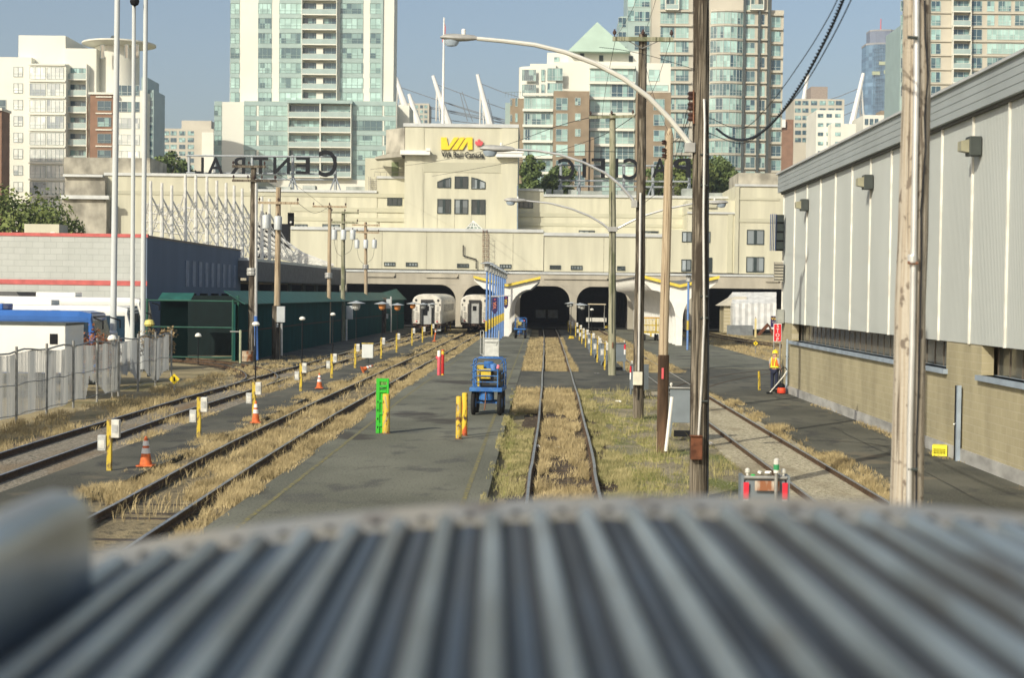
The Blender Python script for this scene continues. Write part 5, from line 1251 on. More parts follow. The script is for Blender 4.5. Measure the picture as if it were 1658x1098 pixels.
th,Y=lpole((555,551),(556,342),wood_g,'green grey pole with three transformers and a white cabinet',[(536,581,344),(536,580,360)],.22,trans=((541,380),(556,380),(571,380)))
boxm(th,P(566,506,Y-.35),(.55,.25,1.15),trm,'white_cabinet'); MB().tube([P(561,517,Y-.3),P(561,552,Y-.3)],.08,8).build('cabinet_pipe',metal,th,world=True); MB().tube([P(551,495,Y-.1),P(550,551,Y-.1)],.24,10).build('charred_base',wood_d,th,world=True)
th,Y=lpole((593,541),(592,360),wood_l,'farthest left pole with three small transformers against the beige wall',[(570,615,364),(577,614,376)],.2,trans=((578,395),(592,395),(606,395)),band=(592,432))
th=T('meter_cabinet','pale utility cabinet on a pipe stand by the green fence near the coaches','cabinet',G(629,538)); Yc=th.location.y
boxm(th,P(629,492,Yc),(.5,.25,1.0),trm,'cabinet_body'); boxm(th,P(627,512,Yc),(.2,.2,.5),trm,'lower_box'); MB().tube([P(633,480,Yc),P(633,538,Yc)],.09,8).build('stand_pipe',metal,th,world=True); MB().tube([P(623,482,Yc),P(622,540,Yc)],.22,8,.2).build('post_stump',wood_d,th,world=True)
# white tall masts at left
for (bx_,by,tx,r,lab,Yk) in((183,560,190,.155,'thickest white mast rising behind the slatted fence',72),(214,560,217,.12,'thin white mast with a dark ball, middle of three',80),(231,560,236,.14,'white mast right of the thin middle mast',80)):
    th=T('tall_white_mast',lab,'mast',(P(bx_,by,Yk).x,Yk,0),group='tall white masts'); 
    b=P(bx_,by,Yk); d=(P(tx,0,Yk)-b); 
    MB().tube([b-d*(b.z/d.z),b+d*.5,P(tx,0,Yk)+d*.25],r,12,r*.8).build('mast_tube',mat('mast_paint',(.55,.58,.57),.5,0,.04,.5),th,world=True,smooth=True)
    if r==.12: q=P(218,2,Yk-.3); MB().lathe(tuple(q),[(.02,-.25),(.2,-.15),(.25,0),(.2,.2),(.02,.3)],10).build('dark_ball',black,th,world=True)
    if r>.15: MB().lathe((b.x-d.x*(b.z/d.z),Yk,2.0),[(.19,-.1),(.22,-.05),(.22,.1),(.17,.2)],12).build('collar',metal,th,world=True)
# ================================================================ OVERHEAD WIRES
def wire(pts,r,label,n=1,rad=None,helix=False):
    th_pts=[P(*p) for p in pts]; ln=[]
    P_=[th_pts[0]]+th_pts+[th_pts[-1]]
    for i in range(1,len(P_)-2):
        a,b_,c,d=P_[i-1:i+3]
        for k in range(8):
            t=k/8; ln.append(.5*((2*b_)+(c-a)*t+(2*a-5*b_+4*c-d)*t*t+(3*b_-a-3*c+d)*t**3))
    ln.append(th_pts[-1]); mb=MB()
    if helix:
        L=[ln[0]]
        for p,q in zip(ln,ln[1:]): 
            for k in range(1,7): L.append(p.lerp(q,k/6))
        for ph in(0,math.pi): mb.tube([p+Vector((math.cos(i*.9+ph)*r*1.1,0,math.sin(i*.9+ph)*r*1.1)) for i,p in enumerate(L)],r*.8,5)
    else: mb.tube(ln,r,5)
    o=mb.build('overhead_wire',wirem); tag(o,label,'wire',None); return o
wire([(1160,208,32.3),(1180,222,31),(1205,226,29),(1230,216,27),(1262,185,24.5),(1300,130,22),(1340,55,19.5),(1370,-15,18),(1400,-90,16.5)],.0145,'thick twisted black service cable sweeping up to the right',helix=True)
wire([(1148,190,32.3),(1200,208,30),(1245,170,26),(1300,95,22.5),(1340,30,20),(1364,-20,18.5),(1390,-80,17)],.007,'thin black wire just left of the twisted cable')
wire([(1148,215,32.3),(1200,232,30),(1245,205,26),(1300,140,22.5),(1345,65,20),(1382,-10,18.5),(1400,-60,17)],.008,'thin black wire right of the twisted cable')
wire([(1120,155,32.3),(1112,180,36),(1095,250,44),(1075,300,50),(1041,330,53)],.008,'upper drop wire from dark pole back toward the pole with cream box')
wire([(1120,172,32.3),(1105,215,36),(1088,232,41.5)],.008,'drop wire from dark pole to the pale raw pole')
wire([(970,76,32.4),(1010,81,32.4),(1060,92,32.4),(1125,112,32.4)],.006,'thin steel stay above the white lamp arm')
wire([(1042,60,53.4),(1052,30,48),(1060,5,44),(1072,-40,38)],.006,'thin wire rising from the crossarm of the tall brown pole')
wire([(999,57,53.4),(1010,40,50),(1028,5,44),(1040,-40,38)],.006,'thin wire rising from the left end of the tall brown pole crossarm')
wire([(996,66,53.6),(985,120,66),(978,160,76),(975,190,80)],.009,'wire from crossarm down to the greenish pole crossarm')
wire([(1085,66,53.6),(1060,140,66),(1035,180,76),(1022,190,80)],.009,'wire between right ends of the two crossarms')
wire([(955,190,80.7),(900,205,100),(800,240,140),(700,262,175),(600,274,190)],.02,'long wire crossing in front of the sign lettering')
wire([(1027,188,80.7),(960,225,110),(850,258,150),(700,285,185)],.02,'second long wire running from the greenish pole to the station')
wire([(838,243,53.4),(880,246,53.5),(960,245,53.6),(1028,246,53.6)],.012,'horizontal steel stay beside the lower lamp arm')
wire([(381,270,93),(420,285,98),(445,305,97)],.012,'short wire between the two nearest left poles')
wire([(484,330,96.5),(510,345,110),(534,334,127.5)],.014,'sagging wire between the transformer pole and slim pole')
wire([(430,270,93),(480,300,105),(536,344,133)],.012,'long wire dropping toward the green grey pole')
wire([(541,388,132),(545,408,132.3),(553,415,132.5)],.016,'looping lead under the left transformer of green grey pole')
wire([(571,388,132),(568,405,132.3),(558,412,132.5)],.016,'looping lead under the right transformer of green grey pole')
wire([(578,403,152),(582,420,152.3),(590,428,152.5)],.016,'looping lead under the left transformer of farthest pole')
wire([(606,403,152),(603,418,152.3),(594,426,152.5)],.016,'looping lead under the right transformer of farthest pole')
wire([(485,515,98),(540,520,112),(700,530,150)],.01,'low cable sagging along the green fence') if False else None
wire([(1040,85,53.6),(1060,160,48),(1090,230,42)],.006,'slack wire from the tall brown pole to raw pole')
wire([(1120,189,32.4),(1100,260,38),(1085,300,41.8)],.007,'lowest drop wire to the pale raw pole')
# ================================================================ COACHES
busg=mat('bus_dark_glass',(.012,.03,.05),.25,0,.2,2,spec=.4)
steel=mat('stainless_coach',(.74,.71,.62),.4,.3,.15,1.5); steeld=mat('coach_dark_trim',(.05,.05,.05),.6,.2); under=mat('rusty_underframe',(.07,.045,.035),.8,.2,.4,4)
def coach(xc,y0,label,door_open):
    th=T('railway_coach',label,'railway coach',(xc,y0,0)); L=25.5; w=1.52; zb=1.05; zt=4.05
    prof=[(-w,zb),(-w,3.1),(-w*.97,3.45),(-w*.85,3.75),(-w*.6,3.97),(-w*.3,4.06),(0,4.09),(w*.3,4.06),(w*.6,3.97),(w*.85,3.75),(w*.97,3.45),(w,3.1),(w,zb)]
    mb=MB(); prof2=prof
    mb.ring_loft([[(x,.12,z) for x,z in prof],[(x,L,z) for x,z in prof]]); 
    mb.build('body',steel,th,smooth=False)
    # end face with rounded shoulders
    mb=MB()
    inner=[(x*.9,z-.12 if z>2 else z) for x,z in prof]
    mb.ring_loft([[(x*.93,0,z-(.1 if z>2 else 0)) for x,z in prof],[(x,.12,z) for x,z in prof]])
    mb.build('end_wall',steel,th)
    mb=MB()  # diaphragm frame
    mb.box(-.62,-.28,.95,-.45,-.001,3.25); mb.box(.45,-.28,.95,.62,-.001,3.25); mb.box(-.62,-.28,3.251,.62,-.001,3.5); mb.build('gangway_frame',steeld,th,bevel=.03)
    dr=MB().box(-.449,-.06,1.0,.449,-.002,3.25).build('end_door',mat('door_steel',(.42,.43,.42),.5,.3,.1,3) ,th)
    MB().box(-.2,-.08,2.35,.2,-.061,2.85).build('door_window',black,dr)
    if door_open:
        MB().box(-.40,-.10,1.9,.05,-.085,3.15).build('dark_opening',black,dr)
    mb=MB()
    for z in(1.5,1.7,1.9,2.1): mb.tube([(-1.15,-.06,z),(-.85,-.06,z)],.02,5); mb.tube([(.85,-.06,z),(1.15,-.06,z)],.02,5)
    for s in(-1,1): mb.box(s*1.3-.06,-.05,2.9,s*1.3+.06,-.001,3.05); mb.tube([(s*1.35,-.08,1.2),(s*1.35,-.08,2.4)],.02,5)
    mb.build('grab_rail',steeld,th)
    mb=MB()
    for s in(-1,1): mb.box(s*1.25-.2,-.1,.85,s*1.25+.2,.1,1.1)
    mb.box(-.3,-.5,.75,.3,0,.95); mb.tube([(-.5,-.1,.9),(-.55,-.3,.6),(-.45,-.35,.45)],.04,6); mb.tube([(.5,-.1,.9),(.55,-.3,.6),(.45,-.35,.45)],.04,6)
    mb.lathe((0,-.55,.8),[(.12,-.1),(.16,0),(.12,.1)],8); mb.build('coupler',under,th)
    mb=MB(); mb.box(-1.3,.3,.6,1.3,24,1.04); mb.build('underframe',under,th)
    MB().tube([(1.0,-.02,1.25),(1.05,-.12,1.3)],.08,8).build('marker_lamp',redm,th); MB().tube([(-1.05,-.02,1.25),(-1.05,-.12,1.3)],.08,8).build('marker_lamp',redm,th)
    mb=MB()
    for k in range(9): mb.box(w+.001,3.2+k*2.1,2.25,w+.02,4.4+k*2.1,3.0)
    mb.build('side_window',busg,th)
    mb=MB()
    for k in range(8): mb.box(w+.001,.3,1.15+k*.11,w+.025,L-.2,1.19+k*.11)
    mb.build('side_fluting',steel,th)
    for s in(-1,1):
        MB().lathe((s*1.12,-.005,3.42),[(.02,-.06),(.11,-.05),(.13,0)],12,axis='y').build('class_lamp',steeld,th); MB().box(s*1.08-.1,-.03,2.35,s*1.08+.1,-.002,2.8).build('end_panel',mat('panel_grey',(.40,.39,.36)),th)
        MB().tube([(s*.7,-.1,1.0),(s*.7,-.1,3.1)],.035,6).build('hand_rail',steeld,th)
    for yb in(3.2,21):
        for dy in(-1.2,1.2):
            for s in(-1,1): 
                mb=MB(); mb.lathe((s*.75,yb+dy,.47),[(.2,-.07),(.45,-.065),(.45,.05),(.5,.06),(.5,.075),(.2,.08)],16,axis='x'); mb.build('wheel',under,th)
    return th
c1=G(691,541); coach(c1.x,c1.y,'silver stainless passenger coach with open end door, nearest the green fence',True)
c2=G(768,539); coach(c2.x,c2.y,'silver stainless passenger coach with closed grey end door beside blue poles',False)
# ================================================================ BUSES, TRAILER
busw=mat('bus_white',(.72,.72,.68),.35,0,.04,1,coat=.4); busb=mat('bus_blue',(.03,.12,.38),.35,0,.1,1,coat=.4); tyre=mat('tyre_rubber',(.02,.02,.02),.9)
def bus(nose_x,Y,L,h,lower,upper,label,rz=0):
    th=T('parked_bus',label,'bus',(nose_x,Y,0),rz); w=1.27
    def sec(x,zs,zt_): return [(x,-w,.35),(x,w,.35),(x,w,zt_-.25),(x,w*.86,zt_),(x,-w*.86,zt_),(x,-w,zt_-.25)]
    mb=MB(); mb.ring_loft([sec(-L,.35,h-.05),sec(-L+.3,.35,h),sec(-.9,.35,h),sec(-.35,.35,h-.12),[(0,-w*.96,.4),(0,w*.96,.4),(0,w*.96,1.3),(0,w*.8,1.32),(0,-w*.8,1.32),(0,-w*.96,1.3)]])
    mb.build('body',upper,th)
    mb=MB(); mb.box(-L+.02,-w-.015,.33,-.35,-w-.001,1.25); mb.box(-L+.02,-w-.015,h-.44,-.5,-w-.001,h-.3); mb.build('side_panel',lower,th)
    mb=MB(); mb.box(-L+.5,-w-.018,1.3,-.45,-w-.002,h-.5); gl=mb.build('side_window',busg,th)
    mb=MB()
    for k in range(1,int(L/1.5)): mb.box(-k*1.5-.7-.04,-w-.022,1.3,-k*1.5-.7+.04,-w-.0185,h-.5)
    mb.build('window_post',black,gl)
    MB().prism([(.03,-w*.9,1.35),(.03,w*.9,1.35),(-.33,w*.9,h-.3),(-.33,-w*.9,h-.3)],(.012,0,.002)).build('windscreen',busg,th)
    MB().prism([(-.31,-w*.8,h-.29),(-.31,w*.8,h-.29),(-.42,w*.8,h-.08),(-.42,-w*.8,h-.08)],(.012,0,.0)).build('destination_panel',black,th)
    for s in(-1,1): 
        MB().lathe((0,s*.9,.75),[(.02,.0),(.12,.01),(.12,.05),(.05,.07)],10,axis='x').build('headlight',mat('headlight_glass',(.75,.75,.7),.1),th)
        MB().tube([(-.2,s*w,h-.3),(.25,s*(w+.15),h-.45),(.25,s*(w+.15),h-.8)],.04,6).build('mirror',black,th)
        for x in(-2.6,-L+2.8):
            wl=MB(); wl.lathe((x,s*(w-.14),.5),[(.1,-.14),(.5,-.14),(.5,.14),(.3,.15),(.1,.12)],18,axis='y'); wl.build('wheel',tyre,th)
    MB().box(-7,-.7,h+.001,-4.5,.7,h+.28).build('roof_unit',upper,th,bevel=.04)
    return th
bx1=P(236,500,96).x; bus(bx1,97,13,3.62,busw,busw,'white coach bus farthest back below the depot wall')
bx2=P(226,505,82).x; bus(bx2,82,12.5,3.25,busw,busw,'white and dark bus behind the thickest mast')
bx3=P(172,510,70).x; bus(bx3,70,12.5,3.15,busb,busb,'blue bus with a dark windscreen behind the slatted fence')
Yk=59; xr=P(106,540,Yk).x; th=T('box_trailer','plain white box trailer close behind the slatted fence at the left edge','trailer',(xr-3,Yk,0))
MB().box(xr-7-3*0,Yk,.9,xr,Yk+2.4,P(60,524,Yk).z).build('box_body',busw,th,world=True,bevel=.03)
mb=MB(); mb.box(xr-7.02,Yk-.02,P(60,524,Yk).z-.07,xr+.02,Yk+2.42,P(60,524,Yk).z+.03); mb.box(xr-4.05,Yk-.01,.9,xr-3.95,Yk-.001,2.8); mb.build('edge_trim',fx,th,world=True)
MB().box(xr-.6,Yk-.02,2.0,xr-.3,Yk-.003,2.4).build('side_vent',black,th,world=True)
for x in(xr-1.2,xr-5.5): MB().lathe((x,Yk+.3,.45),[(.1,-.14),(.45,-.14),(.45,.14),(.1,.12)],16,axis='y').build('wheel',tyre,th,world=True)
# autumn shrub behind fence
tree((P(135,560,66).x,66,0),P(135,545,66).z+.2,1.9,1.2,1800,'rust coloured shrub between the buses and the slatted fence',leafmat('rusty_leaves',(.22,.08,.04),(.34,.15,.07)),ls=.16,trunk=.06,crown0=.2,seed=21)
tree((P(255,545,72.5).x,72.5,0),P(255,520,72.5).z,1.0,.8,1200,'brown weedy shrub at the end of the slatted fence',leafmat('brown_leaves',(.20,.14,.07),(.34,.25,.13)),ls=.14,trunk=.05,crown0=.2,seed=22)
q=P(242,525,73); th=T('yellow_capped_hydrant','yellow capped post beside the end of the slatted fence','post',(q.x,73,0)); MB().cyl((0,0,0),(0,0,q.z-.1),.1,.1,10).build('post_body',fx,th); MB().lathe((0,0,q.z-.1),[(.2,0),(.26,.1),(.2,.28),(.05,.33)],12).build('yellow_cap',mat('cap_yellow',(.60,.52,.15),.5),th)
# ================================================================ SMALL THINGS
yel=multi('worn_yellow_paint',[(.60,.42,.045),((.46,.32,.06),5,.45,.6,6,(1,1,.5)),((.13,.06,.03),7,.54,.60,8,(1,1,.6)),((.30,.27,.18),14,.58,.64,6,(1,1,.3))],rough=.6,bump=0)
yelc=multi('yellow_paint',[(.58,.43,.05),((.48,.36,.07),4,.45,.6,6,(1,1,.5)),((.20,.14,.06),9,.56,.63,8,(1,1,.5))],rough=.6,bump=0); boxg=mat('outlet_box_grey',(.42,.43,.41),.5,0,.2,9,detail=8); boxw=mat('outlet_box_white',(.62,.61,.55),.5,0,.14,9,detail=8)
orange=mat('cone_orange',(.60,.14,.04),.65,0,.28,9,detail=8); conew=mat('cone_reflective_white',(.72,.72,.70),.4,0,.05,4)
# yellow posts with outlet boxes, left row
def ypost(g,h,mast,dish,label,group,boxes=2,r=.055,lampm=None,side=1):
    th=T('yellow_outlet_post',label,'post',(g.x,g.y,0),group=group)
    MB().box(-r,-r,-.15,r,r,h).build('post_body',yelc,th,bevel=.01)
    if boxes>0: 
        o=MB().box(r+.005,-.09,h-.42,r+.19,.06,h+.0).build('outlet_box',boxw,th,bevel=.015); MB().box(r+.03,-.1,h-.3,r+.16,-.091,h-.12).build('box_cover',boxg,o)
    if boxes>1: 
        o=MB().box(-r-.20,-.09,h-.72,-r-.005,.06,h-.36).build('outlet_box',boxg,th,bevel=.015); MB().box(-r-.17,-.1,h-.66,-r-.04,-.091,h-.48).build('box_cover',boxw,o)
    if mast:
        lm=T('platform_lamp','lamp on a thin dark pole'+(' at the '+label.split(', ')[1].split(' ')[0]+(' yellow post between the left tracks' if 'left' in label else ' yellow post of the narrow walkway')),'lamp',(g.x+.02,g.y+.12,0),group='lamps on thin poles')
        MB().tube([(0,0,-.1),(0,0,mast-.1)],.025,6).build('lamp_pole',black,lm)
        if dish: 
            MB().lathe((0,0,mast),[(.5,-.02),(.5,.0),(.12,.1),(.02,.14)],18).build('lamp_dish',mat('dish_pale',(.45,.48,.48),.4,.2),lm)
            MB().lathe((0,0,mast-.3),[(.1,-.1),(.2,.0),(.22,.12),(.22,.26)],12).build('lamp_globe',lampm or boxg,lm)
        else:
            MB().lathe((0,0,mast-.05),[(.10,-.05),(.14,0),(.10,.07),(.02,.1)],12).build('lamp_shade',mat('shade_cream',(.75,.74,.66),.4),lm)
    return th
orl=mat('orange_lamp_globe',(.62,.26,.08),.5,0,.1,3)
left=[((177,760),1.15,0,0),((322,707),1.12,0,0),((411,672),1.1,3.08,0),((487,632),1.15,3.05,0),((537,611),1.15,3.1,0),((575,595),1.3,3.55,1),((617,580),1.3,3.45,1),((642,570),1.3,3.3,1),((667,559),1.35,3.3,1),((684,554),1.3,3.2,1),((699,545),1.2,3.1,1),((721,537),1.2,3.3,1),((729,534),1.2,3.3,1)]
for i,(px,h,m_,d_) in enumerate(left):
    g=G(*px); g.x=min(g.x,g.x)
    ypost(g,h,m_,d_,f'yellow post with outlet boxes between the left tracks, {ORD[i]} from the near end','yellow outlet posts of the left row',2 if i<5 else 1,.055 if i<4 else .06,orl if i in(6,7,8,12) else None)
# right row
right=[((979,598),1.5,0,0,1),((967,586),1.5,0,0,1),((957,575),1.5,3.2,1,1),((948,562),1.4,0,0,1),((942,556),1.3,3.3,1,1),((938,551),1.4,3.3,1,1),((932,545),1.4,0,0,1),((924,541),1.3,3.3,1,0),((920,538),1.3,3.2,1,0)]
for i,(px,h,m_,d_,s) in enumerate(right):
    g=G(*px); ypost(g,h,m_,0 if i in(2,) else d_,f'yellow post with grey outlet boxes on the narrow walkway, {ORD[i]} from the near end','yellow outlet posts of the right row',2 if i<6 else 1,.05)
# folding grey boards
bgrey=mat('board_grey',(.17,.20,.22),.6,.1,.1,2); refr=mat('reflector_red',(.66,.03,.05),.4); refw=mat('reflector_white',(.75,.75,.72),.4)
def board(loc,w,h,rz,label,top=.25,reflect='R'):
    th=T('grey_equipment_frame',label,'equipment cabinet',loc,rz,group='grey track side frames')
    b0=h-1.0 if h>1.3 else .25
    MB().prism([(-w/2,-.02,b0),(w/2,-.02,b0),(w/2*.93,.0,h),(-w/2*.93,.0,h)],(0,.32,0)).build('cabinet_body',bgrey,th,bevel=.01)
    for s in(-1,1):
        MB().prism([(s*w/2,-.04,0),(s*(w/2-.07),-.04,0),(s*(w/2-.12),-.04,b0-.002),(s*w/2,-.04,b0-.002)],(0,.05,0)).build('leg',bgrey,th)
        MB().box(s*w/2-.0,-.03,b0,s*(w/2+.05),.3,h+.06).build('side_rail',bgrey,th)
        if reflect in('B','R') and (s>0 or reflect=='B'):
            MB().box(s*w/2-s*.075,-.06,h-.32,s*w/2+s*.01,-.045,h-.05).build('red_reflector',refr,th); MB().box(s*w/2-s*.075,-.06,h-.62,s*w/2+s*.01,-.045,h-.321).build('white_reflector',refw,th)
    MB().tube([(-w/2,-.03,h+.03),(w/2,-.03,h+.03)],.03,8).build('top_bar',galv,th)
    mb=MB()
    for x in(-w*.42,w*.42): mb.lathe((x,0,h+.06),[(.02,0),(.02,.04),(.04,.05),(.04,.10),(.015,.12)],8)
    mb.build('top_knob',boxw,th); MB().box(-w*.3,.05,0,w*.3,.25,.18).build('base_block',black,th)
    return th
board(tuple(G(1104,708)),.80,1.42,R(-6),'grey trackside frame leaning near the pale raw pole with one reflector')
board(tuple(G(1030,640)),.85,1.25,R(-62),'grey frame with red white reflectors just behind the cream box pole',reflect='B')
board(tuple(G(1003,600)),.6,1.5,R(8),'grey frame with one reflector just right of the greenish pole')
for i,(x,y) in enumerate(((973,592),(961,580),(953,572))): board(tuple(G(x+5,y)+Vector((0,.6,0))),.35,1.25,R(10),f'narrow grey frame standing behind the walkway posts, {ORD[i]} from the near end',reflect='N')
q=G(1237,890); th=board((q.x,q.y,0),.70,1.16,0,'nearest grey frame with two reflectors and a rusty plate, cut by the train roof',reflect='B')
MB().box(-.18,-.09,.98,.22,-.07,1.14).build('rusty_plate',multi('rusty_plate',[(.28,.12,.06),((.50,.44,.36),8,.45,.6,5,(1,3,.3))],bump=0),th); MB().tube([(.16,-.12,0),(.16,-.12,1.28)],.03,8).build('pipe_post',galv,th); MB().lathe((.16,-.12,1.28),[(.045,0),(.045,.22),(.02,.24)],10).build('pipe_cap',boxw,th); MB().lathe((.16,-.12,1.33),[(.047,0),(.047,.09)],10).build('green_band',mat('band_green',(.04,.25,.10),.5),th)
MB().lathe((-.2,0,1.2),[(.02,0),(.04,.01),(.04,.03),(.02,.04)],10).build('green_cap',mat('cap_green',(.05,.45,.10),.4),th)
# wire hoop and stake
# bollards
def bollard(px,h,r,m,label,cat='bollard',group=None):
    g=G(*px); th=T('bollard',label,cat,g,group=group); MB().lathe((0,0,0),[(r,-.1),(r,h-.02),(r*.85,h),(.01,h+.01)],18).build('bollard_tube',m,th,smooth=True)
    MB().lathe((0,0,0),[(r*1.25,0),(r*1.25,.015),(r,.02)],18).build('base_ring',rust,th); return th
bollard((625,702),1.17,.11,yel,'fat yellow bollard standing against the green barrier')
bollard((742.5,711),1.22,.085,yel,'shorter left bollard of the chipped yellow pair in front of the cart')
bollard((752,706),1.26,.085,multi('chipped_yellow_red',[(.62,.44,.04),((.50,.10,.035),3.0,.48,.52,6,(1,1,.35)),((.07,.04,.03),6,.53,.59,8,(1,1,.5))],rough=.6,bump=0),'taller right bollard of the pair with red paint showing through')
bollard((710.5,608),1.22,.085,mat('faded_pink_paint',(.62,.10,.13),.5,0,.1,4),'pink red bollard with a white top beside the yellow line')
g=G(710.5,608); th=T('white_post_cap','white tube cap on top of the pink red bollard','cap',(g.x,g.y,1.23)); MB().lathe((0,0,0),[(.09,-.28),(.09,0),(.05,.03)],14).build('cap_sleeve',white,th); MB().box(-.16,-.04,-.4,-.092,.04,-.25).build('clamp_knob',redm,th)
bollard((716.5,608),1.3,.08,multi('red_yellow_post',[(.42,.02,.02),((.62,.44,.04),.8,.5,.52,2,(1,1,1))],rough=.5,bump=0),'dark red bollard with yellow top behind the pink one')
# green barrier
gr=mat('bright_green_plastic',(.035,.42,.025),.55,0,.12,2); g=G(616,702); th=T('green_barrier','bright green plastic panel barrier standing upright behind the yellow bollard','barrier',g,R(-3))
mb=MB(); w=.16
mb.box(-.034,.04,0,.169,.08,1.2); mb.box(-.14,0,0,-.035,.10,1.62); mb.box(.17,.0,0,.23,.10,1.62); 
for z0_,z1_ in((1.52,1.62),(1.36,1.42),(1.20,1.28),(.9,.98),(.55,.62),(.2,.3)): mb.box(-.035,.0,z0_,.17,.10,z1_)
mb.build('panel_frame',gr,th,bevel=.008)
mb=MB()
for z0_,z1_ in((1.42,1.52),(1.28,1.36)):
    for k in range(6): mb.box(-.03+k*.033,.03,z0_,-.02+k*.033,.07,z1_)
mb.build('panel_grille',gr,th)
mb=MB()
for z in(.15,.4,.65,.9): mb.box(-.10,-.006,z,-.07,-.001,z+.06)
mb.build('slot',black,th)
# cones
def cone(px,label,h=.72,s=1.0,rot=None):
    g=G(*px); th=T('traffic_cone',label,'traffic cone',g,group='orange traffic cones'); 
    if rot: th.rotation_euler=rot; th.location=g+Vector((0,0,.12))
    b=.19*s; r=lambda z:(.145-.115*z/h)*s
    MB().prism([(-b,-b,0),(b,-b,0),(b,b,0),(-b,b,0)],(0,0,.035)).build('base',orange,th,bevel=.01)
    MB().lathe((0,0,.036),[(.15*s,0),(r(.0),.02),(r(h*.98),h-.06),(.02,h-.036)],20).build('cone_body',orange,th,smooth=True)
    for z0_,z1_ in((h*.38,h*.56),(h*.64,h*.80)): MB().lathe((0,0,.036),[(r(z0_-.02)+.003,z0_),(r(z1_-.02)+.003,z1_)],20).build('reflective_band',conew,th)
    return th
cone((236,755),'orange traffic cone with white bands on the asphalt nearest the camera',.70,1.0)
cone((414,685),'orange traffic cone beside the third yellow post',.70,.85); cone((517,629),'orange traffic cone in the middle of the left walkway',.66,.9)
cone((586,603),'knocked over orange traffic cone lying in dry grass',.62,.9,(0,R(68),R(20)))
g=G(703,553); th=T('delineator_post','slim leaning orange delineator post near the coaches','marker post',g); MB().tube([(0,0,.03),(.14,0,1.05)],.06,10,.05).build('delineator_tube',orange,th); MB().lathe((0,0,0),[(.2,0),(.2,.04),(.06,.08)],12).build('base',orange,th); MB().tube([(.105,0,.8),(.125,0,.95)],.062,10).build('white_band',conew,th)
g=G(574,596); 
# white cabinets on posts
def whitebox(px,x0,y0,x1,y1,label):
    g=G(*px); th=T('white_equipment_cabinet',label,'cabinet',g); Yk=g.y
    mb=MB(); pbox(mb,x0,y0,x1,y1,Yk,.3); mb.build('cabinet_body',mat('cabinet_white',(.62,.65,.62),.45,0,.05,3),th,world=True,bevel=.02)
    mb=MB(); pbox(mb,x0-.5,y0-1.4,x1+.5,y0,Yk-.03,.36); mb.build('cabinet_lid',yelc,th,world=True); a=P((x0+x1)/2,y1,Yk)
    MB().tube([(a.x,Yk+.1,0),(a.x,Yk+.1,a.z)],.06,8).build('stand_pipe',fx,th,world=True); return th
whitebox((592,588),586,557,604,580,'white square cabinet beside the sixth yellow post of the left row')
whitebox((707,541),702,521.5,714,536,'white cabinet in front of the nearest coach')
# blue sign poles with yellow bands, lamps and hanging banners
bluep=mat('pole_blue',(.14,.25,.50),.45,0,.08,3); banner=mat('banner_dark_blue',(.03,.02,.08),.7)
def bluepole(x,Y,label,h=6.0,r=.07):
    th=T('blue_lamp_pole',label,'lamp post',(x,Y,0),group='blue poles with yellow bands')
    MB().tube([(0,0,0),(0,0,h)],r,10).build('pole',bluep,th,smooth=True); MB().lathe((0,0,1.55),[(r+.004,0),(r+.004,.75)],12).build('yellow_band',yelc,th)
    MB().lathe((0,0,h),[(.1,-.05),(.18,.0),(.2,.35),(.2,.5)],12).build('lamp_globe',boxg,th)
    MB().lathe((0,0,h+.5),[(.52,-.01),(.52,.02),(.1,.12),(.02,.14)],16).build('lamp_dish',mat('dish_pale',(.45,.48,.48)),th)
    return th
bx=[]
for i in range(9):
    Yk=107+i*6.3; x=-3.5+i*.028; bluepole(x,Yk,f'blue pole with yellow band and dish lamp, {ORD[i]} of the row on the platform',5.75,.075 if i<3 else .085)
for (x0,y0_,x1,y1_,Yk,lab) in((797,481,806,509,118,'nearer dark blue banner with orange lettering hanging from a blue pole'),(816,479,823,500,140,'farther dark blue banner with yellow lettering hanging from a blue pole')):
    a=P((x0+x1)/2,y0_,Yk); b=P((x0+x1)/2,y1_,Yk); w=(x1-x0)*Yk/FPX; th=T('hanging_banner',lab,'banner',(a.x,Yk-.3,b.z))
    h=a.z-b.z; MB().prism([(-w/2,0,.25),(0,0,0),(w/2,0,.25),(w/2,0,h),(-w/2,0,h)],(0,.06,0)).build('banner_cloth',banner,th)
    t=textmesh('banner_text','VIA',.36,wood_sig if Yk>120 else mat('text_orange',(.75,.25,.12),.5),th,(0,-.01,h*.52),(90,-90,0),.003); MB().tube([(-w*.9,.05,h+.03),(w*.9,.05,h+.03)],.03,6).build('banner_bar',metal,th)
    MB().lathe((0,-.01,h*.86),[(.05,0),(.05,.01)],8,axis='y').build('red_mark',redm,th)
mb=MB(); th=T('cross_bar','thin grey bar linking the tops of the blue poles','bar',(P(805,479,118).x,118,P(805,479,118).z)); MB().tube([P(790,479.5,118),P(828,479,118)],.035,6).build('bar_tube',metal,th,world=True)
g=G(1113,567); bluepole(g.x,g.y,'single tall blue pole with yellow band on the right platform',5.3,.085)
